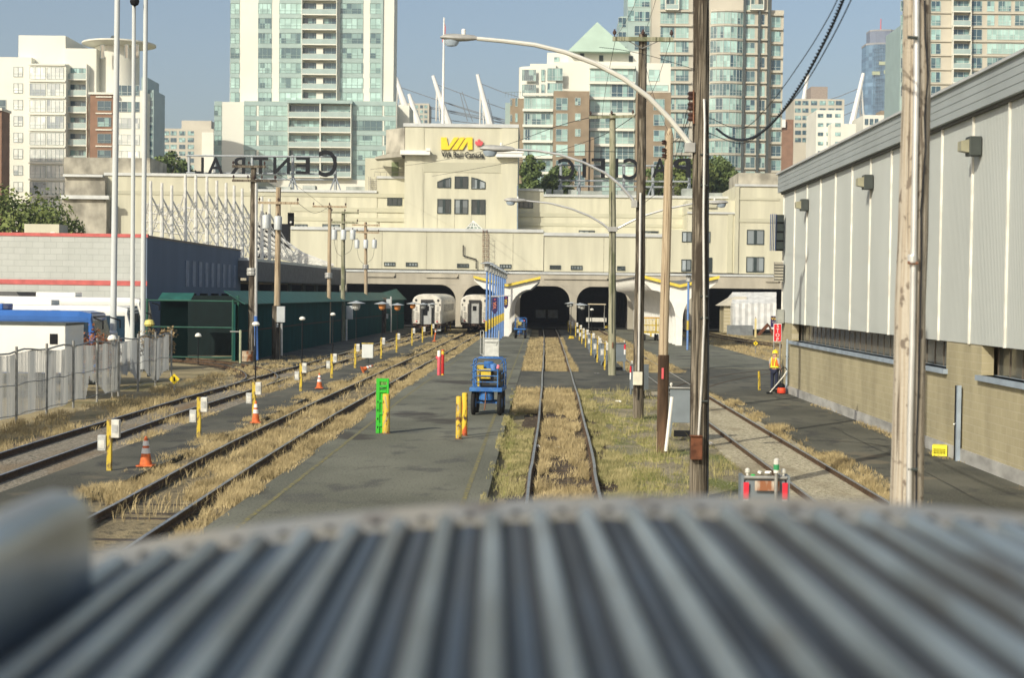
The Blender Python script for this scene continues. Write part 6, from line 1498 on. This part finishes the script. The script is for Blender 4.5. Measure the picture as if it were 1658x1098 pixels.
# white ramp gate
alu=mat('ramp_aluminium',(.50,.51,.48),.45,.3,.08,3); g=G(795,578); th=T('folded_ramp','folded aluminium wheelchair ramp standing upright in front of the blue poles','ramp',g)
mb=MB(); mb.box(-.45,.0,.08,.45,.05,1.2); mb.build('ramp_plate',mat('plate_light',(.58,.59,.55),.5,.1,.1,4),th)
mb=MB()
for x in(-.5,.5): mb.tube([(x,-.03,0),(x,-.03,1.75 if x>0 else 1.7)],.035,8)
mb.tube([(-.5,-.03,.06),(.5,-.03,.06)],.035,8); mb.tube([(-.5,-.03,1.22),(.5,-.03,1.22)],.03,8); mb.tube([(-.5,-.03,1.72),(-.72,.3,1.72),(-.72,.3,.2),(-.5,-.03,.1)],.03,8); mb.tube([(.5,-.03,1.2),(.3,-.03,.75)],.02,6) 
mb.build('side_rail',alu,th); MB().cb((-.0,-.06,1.0),(.9,.03,.06)).build('cross_slat',alu,th)
# luggage carts
bl=multi('cart_blue',[(.03,.12,.36),((.06,.18,.42),6,.42,.6,8,(1,1,1)),((.10,.09,.10),14,.58,.66,8,(1,1,1))],rough=.5,bump=0)
def bluecart(g,s,label,n=12):
    th=T('blue_platform_cart',label,'cart',g,R(-4)); th.scale=(s,s,s)
    MB().box(-.56,-.45,.82,.56,1.3,.96).build('deck',bl,th,bevel=.015)
    for x in(-.45,.45):
        for y in(-.05,1.0):
            wl=MB().lathe((x,y,.42),[(.06,-.07),(.30,-.065),(.40,-.06),(.425,-.03),(.425,.03),(.40,.06),(.30,.065),(.06,.07)],20,axis='x').build('wheel',tyre,th); MB().lathe((x,y,.42),[(.02,-.085),(.16,-.08),(.16,.08),(.02,.085)],12,axis='x').build('hub',bl,wl)
    MB().lathe((0,-.1,.5),[(.2,0),(.26,.03),(.26,.28),(.2,.31)],20).build('drum',bl,th,smooth=True)
    mb=MB(); mb.tube([(-.42,0,.43),(.42,0,.43)],.035,8); mb.tube([(-.42,1.0,.43),(.42,1.0,.43)],.035,8); mb.box(-.36,-.1,.40,.36,-.04,.46); mb.build('axle',bl,th)
    MB().tube([(0,-.42,.80),(.0,-.5,.45),(-.03,-.5,.2)],.022,6).build('tow_hook',rust,th)
    mb=MB()
    def hoop(y,x,z1,z2):
        pts=[(-x,y,.96),(-x,y,z1),(-x+.05,y,z2-.06),(-x+.14,y,z2),(x-.14,y,z2),(x-.05,y,z2-.06),(x,y,z1),(x,y,.96)]; mb.tube(pts,.022,8)
    hoop(-.4,.40,1.6,1.78); hoop(.45,.53,1.72,1.93); hoop(1.25,.53,1.72,1.93)
    for z in(1.15,1.36,1.55): mb.tube([(-.40,-.4,z),(.40,-.4,z)],.018,6)
    for x in(-.53,.53):
        for z in(1.2,1.45,1.7): mb.tube([(x,-.3,z),(x,1.25,z)],.018,6)
        mb.tube([(x*.76,-.4,1.7),(x,.45,1.85),(x,1.25,1.9)],.018,6)
    for x in(-.2,.1): mb.tube([(x,.45,1.93),(x,1.25,1.93)],.018,6)
    mb.build('cage_tubes',bl,th,smooth=True)
    k=MB().box(-.22,-.18,.962,.47,.9,1.52).build('black_case',mat('case_black',(.02,.022,.022),.5,0,.2,4),th,bevel=.03)
    MB().box(.10,-.2,1.05,.44,-.182,1.4).build('case_lid',mat('case_grey',(.05,.055,.055),.5),k)
    MB().box(-.18,-.36,1.26,.16,-.2,1.60).build('yellow_box',yelc,th,bevel=.01); MB().box(-.30,-.3,1.0,-.24,-.24,1.55).build('yellow_leg',yelc,th); MB().box(-.34,-.1,1.45,-.12,.1,1.70).build('yellow_box',yelc,th)
    MB().lathe((.02,.3,1.523),[(.15,0),(.17,.05),(.17,.28),(.14,.31)],16).build('blue_barrel',bl,th); MB().lathe((.2,.1,1.523),[(.10,0),(.11,.2),(.08,.24)],12).build('blue_jug',mat('jug_blue',(.10,.22,.5)),th)
    MB().tube([(.40,-.42,1.62),(.43,-.42,1.74)],.05,8).build('pink_rag',mat('rag_pink',(.7,.2,.25),.8),th)
bluecart(G(788,672),1.0,'blue tubular platform cart loaded with black and yellow boxes on the near platform')
bluecart(G(842,548),1.0,'second blue cart beside the white canopy column')
def ycart(g,label):
    th=T('yellow_baggage_cart',label,'baggage cart',g,R(3)); MB().box(-.75,-.4,.72,.75,2.2,.86).build('deck',yelc,th)
    for x in(-.6,.6):
        for y in(0,1.6): MB().lathe((x,y,.32),[(.05,-.08),(.30,-.07),(.32,0),(.30,.07),(.05,.08)],16,axis='x').build('wheel',tyre,th)
    mb=MB(); mb.tube([(-.72,-.38,.86),(-.72,-.38,2.1),(.72,-.38,2.1),(.72,-.38,.86)],.035,8)
    for k in range(10): x=-.6+k*.133; mb.box(x-.03,-.41,.86,x+.03,-.37,2.05)
    mb.box(-.72,-.41,1.4,.72,-.36,1.5); mb.tube([(-.72,2.1,.86),(-.72,2.1,2.1),(.72,2.1,2.1),(.72,2.1,.86)],.035,8); mb.box(-.15,-.5,.4,.0,-.38,.72); mb.build('end_rack',yelc,th)
    MB().box(-.72,-.3,2.12,.72,.1,2.2).build('orange_top',mat('rack_orange',(.6,.3,.05)),th)
ycart(G(1054,552),'yellow slatted baggage cart under the right canopy')
th=T('white_cart','pale stacked baggage cart right behind the yellow one','baggage cart',G(1072,548)); MB().box(-.1,0,.4,1.1,1.2,1.7).build('load',boxw,th,bevel=.05); MB().box(-.1,-.05,.3,1.1,1.25,.39).build('deck',fx,th)
for x in(.1,.9): MB().lathe((x,.1,.25),[(.05,-.06),(.25,-.05),(.25,.05),(.05,.06)],12,axis='x').build('wheel',tyre,th)
# green gazebo like shelter / pale bench shelter beyond
g=G(966,533); th=T('flat_roofed_shelter','small pale flat roofed shelter on thin posts near the arches','shelter',g); MB().box(-1.1,0,3.0,1.1,1.6,3.12).build('roof',mat('shelter_roof',(.55,.48,.34)),th)
mb=MB(); 
for x in(-.95,.95): 
    for y in(.1,1.5): mb.tube([(x,y,0),(x,y,3.0)],.04,6)
mb.build('shelter_post',galv,th); MB().box(-1.3,.2,.9,1.2,.5,1.4).build('bench',boxw,th)
# yellow derail blocks
def derail(px,s,label): 
    g=G(*px); th=T('yellow_wheel_block',label,'wheel stop',g,group='yellow wheel stops'); MB().prism([(-.26*s,0,0),(.26*s,0,0),(.2*s,0,.26*s),(-.2*s,0,.26*s)],(0,.5,0)).build('block_body',yelc,th,bevel=.02); MB().box(-.3*s,-.05,0,.3*s,.1,.05).build('block_foot',yelc,th)
derail((925,548.5),1.0,'small yellow wheel stop beside the middle track'); derail((983,532),1.3,'distant yellow wheel stop near the arches')
# white tent shed
tentm=mat('white_tarp',(.62,.63,.62),.35,0,.14,1.2,bump=.6,bscale=2.5); g=G(1223,541); Yk=178
th=T('white_tarp_shelter','large white tarpaulin shelter beside a small brick hut in front of the arches','tent',(P(1223,530,Yk).x,Yk,0))
A=lambda x,y,dy=0: P(x,y,Yk+dy)
mb=MB(); n=14
for i in range(n):
    x0=1186+(1257-1186)*i/n; x1=1186+(1257-1186)*(i+1)/n; s=.12*(i%2)
    for (ya,yb,da,db) in((529,491,0,.0),(491,473,0,4.5)):
        a=A(x0,ya,da);b=A(x1,ya,da);c=A(x1,yb,db);d=A(x0,yb,db); 
        if ya==529: a.z=b.z=.5
        mb.add([a+Vector((0,s,0)),b+Vector((0,.12-s,0)),c+Vector((0,.12-s,0)),d+Vector((0,s,0))],[(0,1,2,3)])
a=A(1186,529);b=A(1186,491);c=A(1186,473,4.5); mb.add([(a.x,Yk,.5),(b.x,Yk,b.z),(c.x,Yk+4.5,c.z),(a.x,Yk+9,b.z),(a.x,Yk+9,.5)],[(0,1,2,3,4)])
a2=A(1257,529).x; mb.add([(a2,Yk,.5),(a2,Yk,b.z),(a2,Yk+4.5,c.z),(a2,Yk+9,b.z),(a2,Yk+9,.5)],[(4,3,2,1,0)])
mb.build('tarp_cover',tentm,th,world=True)
mb=MB(); 
n=60; x0=A(1176,529).x; x1=A(1218,529).x; mb.add([(x0+(x1-x0)*i/n,Yk-.6-.06*(i%2),-.2) for i in range(n+1)]+[(x0+(x1-x0)*i/n,Yk-.6-.06*(i%2),.95) for i in range(n+1)],[(i,i+1,n+2+i,n+1+i) for i in range(n)]); mb.build('corrugated_skirt',mat('corrugated_grey',(.30,.32,.33),.5,.3),th,world=True)
hb=T('brick_hut','small tan brick hut with sloping roof left of the white tarpaulin','hut',(A(1180,530).x,Yk+2,0)); 
mb=MB(); xa=A(1172,500,2).x; xb=A(1187,500,2).x; mb.box(xa,Yk+2,0,xb+1.5,Yk+6,A(1180,494).z); mb.build('wall',block,hb,world=True)
mb=MB(); z1=A(1180,494).z; mb.prism([(xa-.5,Yk+1.6,z1-.1),(xb+.2,Yk+1.6,z1+1.0),(xb+1.5,Yk+1.6,z1+1.0),(xb+1.5,Yk+1.6,z1-.1)],(0,5,0)); mb.build('roof',tgy,hb,world=True)
q=G(1223,546); th=T('yellow_plank_post','plain pale yellow post standing in front of the white tarpaulin','post',q); MB().box(-.1,-.05,0,.1,.05,1.95).build('post_board',mat('pale_yellow_wood',(.62,.52,.25)),th); MB().cb((0,0,1.97),(.05,.05,.3)).build('post_tip',rust,th)
q=G(1241,543); th=T('rusty_steel_frame','rusty red brown steel frame leaning beside the tarpaulin','steel frame',q); 
MB().prism([(-1.1,0,0),(-.7,0,0),(.35,0,1.1),(.1,0,1.35)],(0,.3,0)).build('sloping_beam',rustb,th); MB().prism([(.1,0,1.35),(.35,0,1.1),(.9,0,0),(.6,0,0)],(0,.28,0)).build('support_leg',rustb,th)
# signs
q=P(1259.0,538,77); th=T('stop_sign','vertical red sign reading STOP at the warehouse corner','sign',(q.x,77,0)); zz1=P(1259,524,77).z; zz0=P(1259,553.5,77).z
MB().box(-.20,0,zz0,.20,.03,zz1).build('sign_border',white,th); MB().box(-.175,-.012,zz0+.03,.175,-.001,zz1-.03).build('red_face',mat('sign_red',(.66,.03,.04),.4),th)
for k,ch in enumerate('STOP'): textmesh('letter',ch,.25,white,th,(0,-.02,zz1-.13-k*(zz1-zz0-.22)/3.05),(90,0,0),.003)
MB().tube([(.15,.08,0),(.15,.08,zz1)],.035,8).build('sign_post',galv,th)
q=P(1254,520,92); th=T('station_name_sign','dark blue board with yellow VIA letters behind the stop sign','sign',(q.x,92,0)); zz1=P(1254,512,92).z; zz0=P(1254,530,92).z
MB().box(-.22,0,zz0,.24,.04,zz1).build('sign_board',banner,th); textmesh('letter','VIA',.24,wood_sig,th,(-.02,-.01,zz1-.16),(90,0,0),.003); textmesh('small_text','VIA Rail',.09,white,th,(0,-.01,zz1-.36),(90,0,0),.003); MB().tube([(0,.08,0),(0,.08,zz1)],.04,8).build('sign_post',galv,th)
MB().box(.24,0,zz1-.33,.36,.03,zz1-.1).build('yellow_tab',yelc,th)
def dsign(px,base,Yk,s,label):
    q=P(px[0],px[1],Yk); th=T('diamond_sign',label,'sign',(q.x,Yk,0)); MB().prism([(-s,0,q.z),(0,0,q.z-s),(s,0,q.z),(0,0,q.z+s)],(0,.02,0)).build('sign_plate',mat('sign_yellow',(.78,.58,.03),.4),th); MB().box(-.05*s*2,-.01,q.z-.4*s,.08*s*2,-.001,q.z+.4*s).build('sign_symbol',black,th); MB().tube([(0,.05,-.1),(0,.05,q.z)],.03,6).build('sign_post',galv,th)
dsign((282,614),0,64,.23,'yellow diamond sign low beside the end of the slatted fence'); dsign((1223.5,556),0,118,.19,'small yellow diamond sign in dry grass near the right track')
# crate, rods, debris
g=G(1521,739); th=T('plastic_crate','bright yellow plastic crate lying by the foundation of the block wall','crate',g,R(-20)); 
mb=MB(); mb.box(-.19,-.0,0,.19,.3,.02); mb.box(-.19,.0,.02,-.165,.3,.28); mb.box(.165,0,.02,.19,.3,.28); mb.box(-.165,.275,.02,.165,.3,.28)
mb.box(-.165,0,.2,.165,.02,.28); mb.box(-.165,0,.02,.165,.02,.06)
for k in range(9): x=-.15+k*.0375; mb.box(x-.007,0,.06,x+.007,.02,.2)
for z in(.1,.15): mb.box(-.165,.002,z,.165,.018,z+.008)
mb.box(-.19,-.0,.281,.19,.3,.29); mb.build('crate_body',mat('crate_yellow',(.80,.72,.05),.45,0,.04,4),th); MB().box(-.15,.03,.03,.15,.26,.1).build('crate_inside',black,th)
g=G(1229,632); th=T('yellow_rods','two thin yellow rods standing on the service road','marker rods',g); 
MB().tube([(-.02,0,0),(-.04,0,.85)],.025,6).build('rod',yelc,th); MB().tube([(.05,0.05,0),(.01,0.05,.85)],.025,6).build('rod',yelc,th)
for i,(x,y) in enumerate(((880+86,604),(872,720),(1150,715),(1002,648),(1238,762),(895+10,722))):
    g=G(x,y); r_=np.random.default_rng(i); mb=MB()
    for k in range(3): a=r_.uniform(-.12,.12,2); mb.cb((a[0],a[1],.03),(.12,.08,.05),rz=r_.uniform(0,3),rx=.4)
    o=mb.build('litter',white); o.location=(g.x,g.y,-.09); tag(o,['crumpled pale plastic bag on the narrow walkway','scrap of white paper beside the platform edge','white scrap beside the pale raw pole','white rubble bits near the cream box pole','pale stone between the right rails','white scrap in the grass left of middle track'][i],'litter')
# skirting barrier boards at depot: rusty barrel by green gate
g=G(402,586); th=T('rusty_barrel','white and rust stained drum behind the blue guard pipe','barrel',(g.x-.1,g.y+.3,0)); MB().lathe((0,0,0),[(.32,0),(.34,.02),(.33,.28),(.345,.3),(.33,.32),(.33,.6),(.34,.62),(.3,.63)],18).build('drum_body',multi('rusty_drum',[(.42,.34,.24),((.30,.12,.05),3,.5,.6,5,(1,1,.5))],bump=0),th,smooth=True); MB().lathe((0,0,.632),[(.29,0),(.05,.015)],14).build('drum_lid',rust,th)
g=G(390,588); th=T('pale_gate_post','short pale yellow green post beside the green gate','post',(g.x,g.y-.2,0)); MB().tube([(0,0,0),(0,0,1.9)],.07,8).build('post_tube',mat('pale_green_post',(.35,.38,.25)),th); MB().tube([(-.6,0,1.8),(0,0,1.8)],.04,6).build('post_arm',galv,th)
for (x,y,lab) in((262,560,'x'),):
    g=G(310,575); th=T('low_globe_lamp','small white dome lamp low in front of the green gate frame','lamp',(P(321,545,88).x,88,0)); zt_=P(321,544,88).z; MB().tube([(0,0,-.1),(0,0,zt_)],.025,6).build('lamp_pole',black,th); MB().lathe((0,0,zt_),[(.17,-.05),(.2,0),(.14,.12),(.03,.17)],12).build('lamp_shade',mat('shade_cream',(.75,.74,.66)),th)
th=T('low_globe_lamp','white dome lamp in front of the thickest mast above the slatted fence','lamp',(P(182,549,60).x,60,0)); zt_=P(182,549,60).z; MB().tube([(0,0,-.1),(0,0,zt_)],.03,6).build('lamp_pole',galv,th); MB().lathe((0,0,zt_),[(.17,-.05),(.2,0),(.14,.12),(.03,.17)],12).build('lamp_shade',mat('shade_cream',(.75,.74,.66)),th)
# small square hut things near crossing: wire hoop
g=G(1098,660); th=T('wire_hoop_guard','small wire cage guard behind the grey trackside frame','wire guard',(g.x,g.y,0)); mb=MB()
for z in(.1,.25,.4,.5): mb.tube([(-.14,0,z),(0,-.08,z),(.14,0,z)],.01,5)
for x in(-.14,-.05,.05,.14): mb.tube([(x,-.03,0),(x,-.03,.52)],.01,5)
mb.build('wire_cage',metal,th)
# ================================================================ PERSON
def skin(name,pts,edges,rad,m,parent,sub=2):
    me=bpy.data.meshes.new(name); me.from_pydata(pts,edges,[]); o=bpy.data.objects.new(name,me); C.objects.link(o)
    md=o.modifiers.new('skin','SKIN'); 
    for i,r_ in enumerate(rad): me.skin_vertices[0].data[i].radius=(r_,r_) if not isinstance(r_,tuple) else r_
    me.skin_vertices[0].data[0].use_root=True
    s=o.modifiers.new('sub','SUBSURF'); s.levels=sub; s.render_levels=sub
    dg=bpy.context.evaluated_depsgraph_get(); m2=bpy.data.meshes.new_from_object(o.evaluated_get(dg)); bpy.data.objects.remove(o)
    m2.materials.clear(); m2.materials.append(m)
    for p in m2.polygons: p.use_smooth=True
    q=bpy.data.objects.new(name,m2); C.objects.link(q); q.parent=parent; return q
g=G(1262.5,634); g.x=min(g.x,10.55)
pr=T('person','worker in yellow hard hat and orange high visibility vest standing with a floor vacuum','person',(g.x,g.y,0),R(55))   # faces away left
skinm=mat('skin',(.45,.27,.19),.6,0,.08,4); shirt=mat('grey_shirt',(.38,.38,.37),.9); vest=mat('hi_vis_orange',(.85,.20,.03),.7,0,.1,5); hiy=mat('hi_vis_yellow',(.75,.80,.06),.6); navy=mat('navy_trousers',(.02,.025,.05),.9)
# local: +x = front of the person
pts=[(0,0,.95),(0,0,1.12),(0,0,1.30),(0,0,1.44),(0.02,0,1.52),(.03,0,1.60),(.035,0,1.68),
 (0,.1,.92),(.01,.11,.50),(0,.11,.10),(.13,.11,.04),(0,-.1,.92),(.01,-.11,.50),(0,-.11,.10),(.13,-.11,.04),
 (0,.17,1.42),(-.02,.23,1.18),(.10,.25,.97),(0,-.17,1.42),(-.02,-.23,1.18),(.12,-.24,1.0)]
ed=[(0,1),(1,2),(2,3),(3,4),(4,5),(5,6),(0,7),(7,8),(8,9),(9,10),(0,11),(11,12),(12,13),(13,14),(3,15),(15,16),(16,17),(3,18),(18,19),(19,20)]
rad=[(.13,.15),(.12,.14),(.13,.17),(.09,.12),.05,(.085,.07),(.085,.075),.085,.06,.045,.04,.085,.06,.045,.04,.06,.045,.035,.06,.045,.035]
skin('body',pts,ed,rad,skinm,pr)
skin('shirt',[(0,0,1.0),(0,0,1.2),(0,0,1.42),(0,.18,1.43),(-.02,.235,1.2),(0,-.18,1.43),(-.02,-.235,1.2)],[(0,1),(1,2),(2,3),(3,4),(2,5),(5,6)],[(.145,.165),(.145,.17),(.10,.12),.07,.06,.07,.06],shirt,pr)
skin('safety_vest',[(0,0,.98),(0,0,1.15),(0,0,1.32),(0,0,1.45),(0,.12,1.46),(0,-.12,1.46)],[(0,1),(1,2),(2,3),(3,4),(3,5)],[(.165,.185),(.16,.185),(.155,.185),(.10,.12),.06,.06],vest,pr)
mb=MB(); mb.lathe((0,0,1.06),[(.185,0),(.187,.06)],20); vb=mb.build('reflective_stripe',hiy,pr); vb.scale=(.98,1.08,1)
for s in(-1,1): MB().tube([(.165,s*.09,1.12),(.165,s*.09,1.3),(.08,s*.11,1.5),(-.08,s*.11,1.5),(-.165,s*.09,1.3),(-.17,s*.07,1.12)],.022,6).build('vest_strap',hiy,pr)
skin('trousers',[(0,0,.98),(0,.1,.9),(.01,.11,.5),(0,.11,.1),(0,-.1,.9),(.01,-.11,.5),(0,-.11,.1)],[(0,1),(1,2),(2,3),(0,4),(4,5),(5,6)],[(.145,.16),.105,.08,.07,.105,.08,.07],navy,pr)
for s in(-1,1): MB().prism([(-.09,s*.11-.05,0),(.2,s*.11-.045,0),(.2,s*.11+.045,0),(-.09,s*.11+.05,0)],(0,0,.09)).build('boot',black,pr,bevel=.03)
MB().lathe((.03,0,1.70),[(.135,0),(.125,.02),(.115,.07),(.08,.125),(.02,.145)],20).build('hard_hat',mat('hat_yellow',(.80,.58,.02),.35),pr,smooth=True); MB().prism([(.1,-.09,1.695),(.23,-.06,1.695),(.23,.06,1.695),(.1,.09,1.695)],(0,0,.015)).build('hat_brim',mat('hat_yellow',(.8,.6,.02)),pr)
# face hints
MB().tube([(.115,0,1.66),(.135,0,1.63)],.014,6).build('nose',skinm,pr); 
for s in(-1,1): MB().lathe((.03,s*.085,1.64),[(.01,-.02),(.025,0),(.01,.02)],8,axis='y').build('ear',skinm,pr)
for s,x,z in((1,.10,.97),(-1,.12,1.0)):
    for k in range(4): MB().tube([(x+.01,s*.245+(k-1.5)*.018,z-.02),(x+.03,s*.245+(k-1.5)*.018,z-.07),(x+.015,s*.245+(k-1.5)*.018,z-.105)],.009,6).build('finger',skinm,pr)
    MB().tube([(x+.03,s*.245-s*.04,z-.0),(x+.06,s*.245-s*.03,z-.045)],.011,6).build('thumb',skinm,pr)
vg=G(1268,637); vg.x=10.62; vg.y-=.25
vc=T('floor_vacuum','red canister vacuum with a long white wand and black hose beside the worker','vacuum cleaner',vg)
MB().lathe((0.0,0,0),[(.17,.02),(.19,.06),(.18,.22),(.15,.26)],20).build('canister_base',mat('vacuum_red',(.62,.06,.03),.4),vc,smooth=True); MB().lathe((0,0,.262),[(.15,0),(.16,.08),(.11,.16),(.04,.19)],20).build('canister_lid',black,vc,smooth=True); MB().lathe((0,0,.18),[(.191,0),(.192,.04)],20).build('orange_band',orange,vc)
MB().tube([(-.52,-.15,.05),(.05,-.15,.75),(.20,-.15,1.02)],.022,8).build('white_wand',boxw,vc); MB().tube([(.20,-.15,1.02),(.16,-.12,1.12),(.04,-.08,1.15),(-.06,-.05,1.0),(-.1,-.03,.7),(-.06,0,.45)],.022,8).build('hose',black,vc,smooth=True); MB().box(-.66,-.28,0,-.42,-.02,.07).build('floor_head',black,vc,bevel=.02)
MB().lathe((-.18,.1,.07),[(.02,-.04),(.07,-.03),(.07,.03),(.02,.04)],12,axis='y').build('wheel',tyre,vc); MB().tube([(-.3,.1,.12),(-.25,.1,.3),(-.1,.1,.36)],.04,8).build('handle',black,vc)
# ================================================================ OUR TRAIN
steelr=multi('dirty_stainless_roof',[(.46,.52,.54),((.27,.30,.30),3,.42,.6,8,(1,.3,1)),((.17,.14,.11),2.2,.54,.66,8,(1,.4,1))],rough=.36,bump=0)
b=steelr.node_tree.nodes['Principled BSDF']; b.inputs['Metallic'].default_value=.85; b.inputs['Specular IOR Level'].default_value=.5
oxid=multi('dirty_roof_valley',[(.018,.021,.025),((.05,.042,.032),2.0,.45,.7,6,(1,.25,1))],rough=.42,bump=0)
tr=T('train_car','corrugated stainless train car roof in the blurred foreground','train car',(0,0,0)); 
YAW=R(1.55); cr_,sr_=math.cos(YAW),math.sin(YAW)
ZR=H-.474; XC=.50; RR=7.0; YE_=3.42
def car(x,y,z): 
    return (XC*0+x*cr_-y*sr_+XC, x*sr_+y*cr_, z)
def zroof(x): return ZR-(x*x)/(2*RR)
oxid.node_tree.nodes['Principled BSDF'].inputs['Specular IOR Level'].default_value=.05
ribs=MB(); val=MB(); pitch=.1; n0=14
xs=[]
for i in range(-n0,n0+1):
    xc=i*pitch+.0
    ring0=[];ring1=[]
    for k in range(9):
        t=math.pi*k/8; dx=-.020*math.cos(t); dz=.032*math.sin(t)**.9
        ring0.append(car(xc+dx,-9,zroof(xc)+dz-.002)); ring1.append(car(xc+dx,YE_-.13,zroof(xc)+dz-.002))
    # tapered rib end
    ring2=[car(xc-.026*math.cos(math.pi*k/8),YE_-.07,zroof(xc)+.006*math.sin(math.pi*k/8)-.003) for k in range(9)]
    ribs.add(ring0+ring1+ring2,[(k,9+k,10+k,k+1) for k in range(8)]+[(9+k,18+k,19+k,10+k) for k in range(8)])
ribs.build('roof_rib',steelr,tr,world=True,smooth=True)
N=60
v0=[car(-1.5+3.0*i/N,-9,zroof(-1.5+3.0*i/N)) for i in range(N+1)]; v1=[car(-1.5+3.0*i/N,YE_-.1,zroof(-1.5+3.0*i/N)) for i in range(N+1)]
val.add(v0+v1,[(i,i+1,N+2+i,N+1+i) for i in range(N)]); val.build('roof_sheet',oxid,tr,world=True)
mid=MB()
for i in range(-n0,n0):
    xc=(i+.5)*pitch; pr0=[]; pr1=[]
    for k in range(5): u=-.013+.0065*k; z=zroof(xc)+.006-.004*(u/.013)**2; pr0.append(car(xc+u,-9,z)); pr1.append(car(xc+u,YE_-.14,z))
    mid.add(pr0+pr1,[(k,5+k,6+k,k+1) for k in range(4)])
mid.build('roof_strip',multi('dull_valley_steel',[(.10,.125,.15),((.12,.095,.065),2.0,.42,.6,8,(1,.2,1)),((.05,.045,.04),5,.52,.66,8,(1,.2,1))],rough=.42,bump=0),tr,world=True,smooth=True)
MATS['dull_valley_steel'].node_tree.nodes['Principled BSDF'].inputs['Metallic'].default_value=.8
mb=MB(); rings=[]
for i in range(N+1):
    x=-1.5+3.0*i/N; z=zroof(x); rings.append([car(x,YE_-.12,z+.001),car(x,YE_-.12,z+.012),car(x,YE_-.02,z+.016),car(x,YE_+.0,z+.03),car(x,YE_+.03,z+.03),car(x,YE_+.04,z-.02),car(x,YE_+.12,z-.12),car(x,YE_+.16,z-.4),car(x,YE_-.1,z-.4)])
mb.ring_loft(rings); mb.build('roof_end_flange',multi('grimy_flange',[(.20,.21,.21),((.25,.24,.21),6,.4,.65,6,(1,1,1)),((.12,.11,.10),9,.55,.7,5,(1,1,1))],rough=.5,bump=0),tr,world=True,smooth=True)
mb=MB()
for i in range(-13,14): x=i*pitch+.05; mb.lathe(car(x,YE_-.09,zroof(x)+.012),[(.010,0),(.010,.006),(.004,.010)],8)
mb.build('rivet',oxid,tr,world=True)
rings=[]
for y in(-9,YE_+.1):
    rings.append([car(-1.5,y,1.0),car(1.5,y,1.0),car(1.5,y,zroof(1.5)-.001),car(-1.5,y,zroof(-1.5)-.001)])
mb=MB(); mb.ring_loft(rings,cap=False); mb.add([car(-1.5,YE_+.101,1.0),car(1.5,YE_+.101,1.0),car(1.5,YE_+.101,zroof(1.5)-.35),car(-1.5,YE_+.101,zroof(-1.5)-.35)],[(0,1,2,3)]); mb.build('side_wall',steel,tr,world=True)
for y in(1.6,-1,-7): 
    for s in(-.72,.72): 
        wl=MB(); p_=car(s,y,.48); wl.lathe(p_,[(.1,-.07),(.46,-.06),(.46,.05),(.1,.07)],18,axis='x'); wl.build('wheel',under,tr,world=True)
# metal housing at the left of the roof
hx0,hx1=-1.39,-1.276; yb=3.02
def hz(x,y,z): return car(x,y,z)
prof=[]
zt=3.762; zbm=3.40
ctr=[(hx1,zbm),(hx1,zt-.05),(hx1-.01,zt-.02),(hx1-.03,zt-.004),(hx1-.07,zt),(hx0+.01,zt-.01),(hx0,zt-.04),(hx0,zbm)]
mb=MB(); mb.ring_loft([[car(x,-2,z) for x,z in ctr],[car(x,yb-.04,z) for x,z in ctr],[car(x-.004 if x==hx1 else x,yb,z-.012 if z>3.5 else z) for x,z in ctr]]); 
mb.build('roof_housing',mat('housing_steel',(.30,.335,.36),.3,.8,.25,2.5),tr,world=True,smooth=True)
mb=MB(); mb.add([car(hx1+.001,-2,zbm+.02),car(hx1+.06,-2,zbm+.02),car(hx1+.06,yb+.06,zbm+.02),car(hx1+.001,yb+.06,zbm+.02)],[(0,1,2,3)])
# ================================================================ HAZE
HAZE=.00026
if HAZE>0:
    m=bpy.data.materials.new('haze'); m.use_nodes=True; n=m.node_tree; n.nodes.clear()
    o_=n.nodes.new('ShaderNodeOutputMaterial'); v=n.nodes.new('ShaderNodeVolumePrincipled'); v.inputs['Color'].default_value=(.82,.90,1.0,1); v.inputs['Density'].default_value=HAZE; v.inputs['Anisotropy'].default_value=.2
    n.links.new(v.outputs[0],o_.inputs['Volume'])
    mb=MB(); mb.box(-900,-60,-1.2,900,1400,190); hz_=mb.build('haze',m,origin=(0,0,0)); hz_['kind']='stuff'; hz_['label']='pale summer haze over the rail yard'
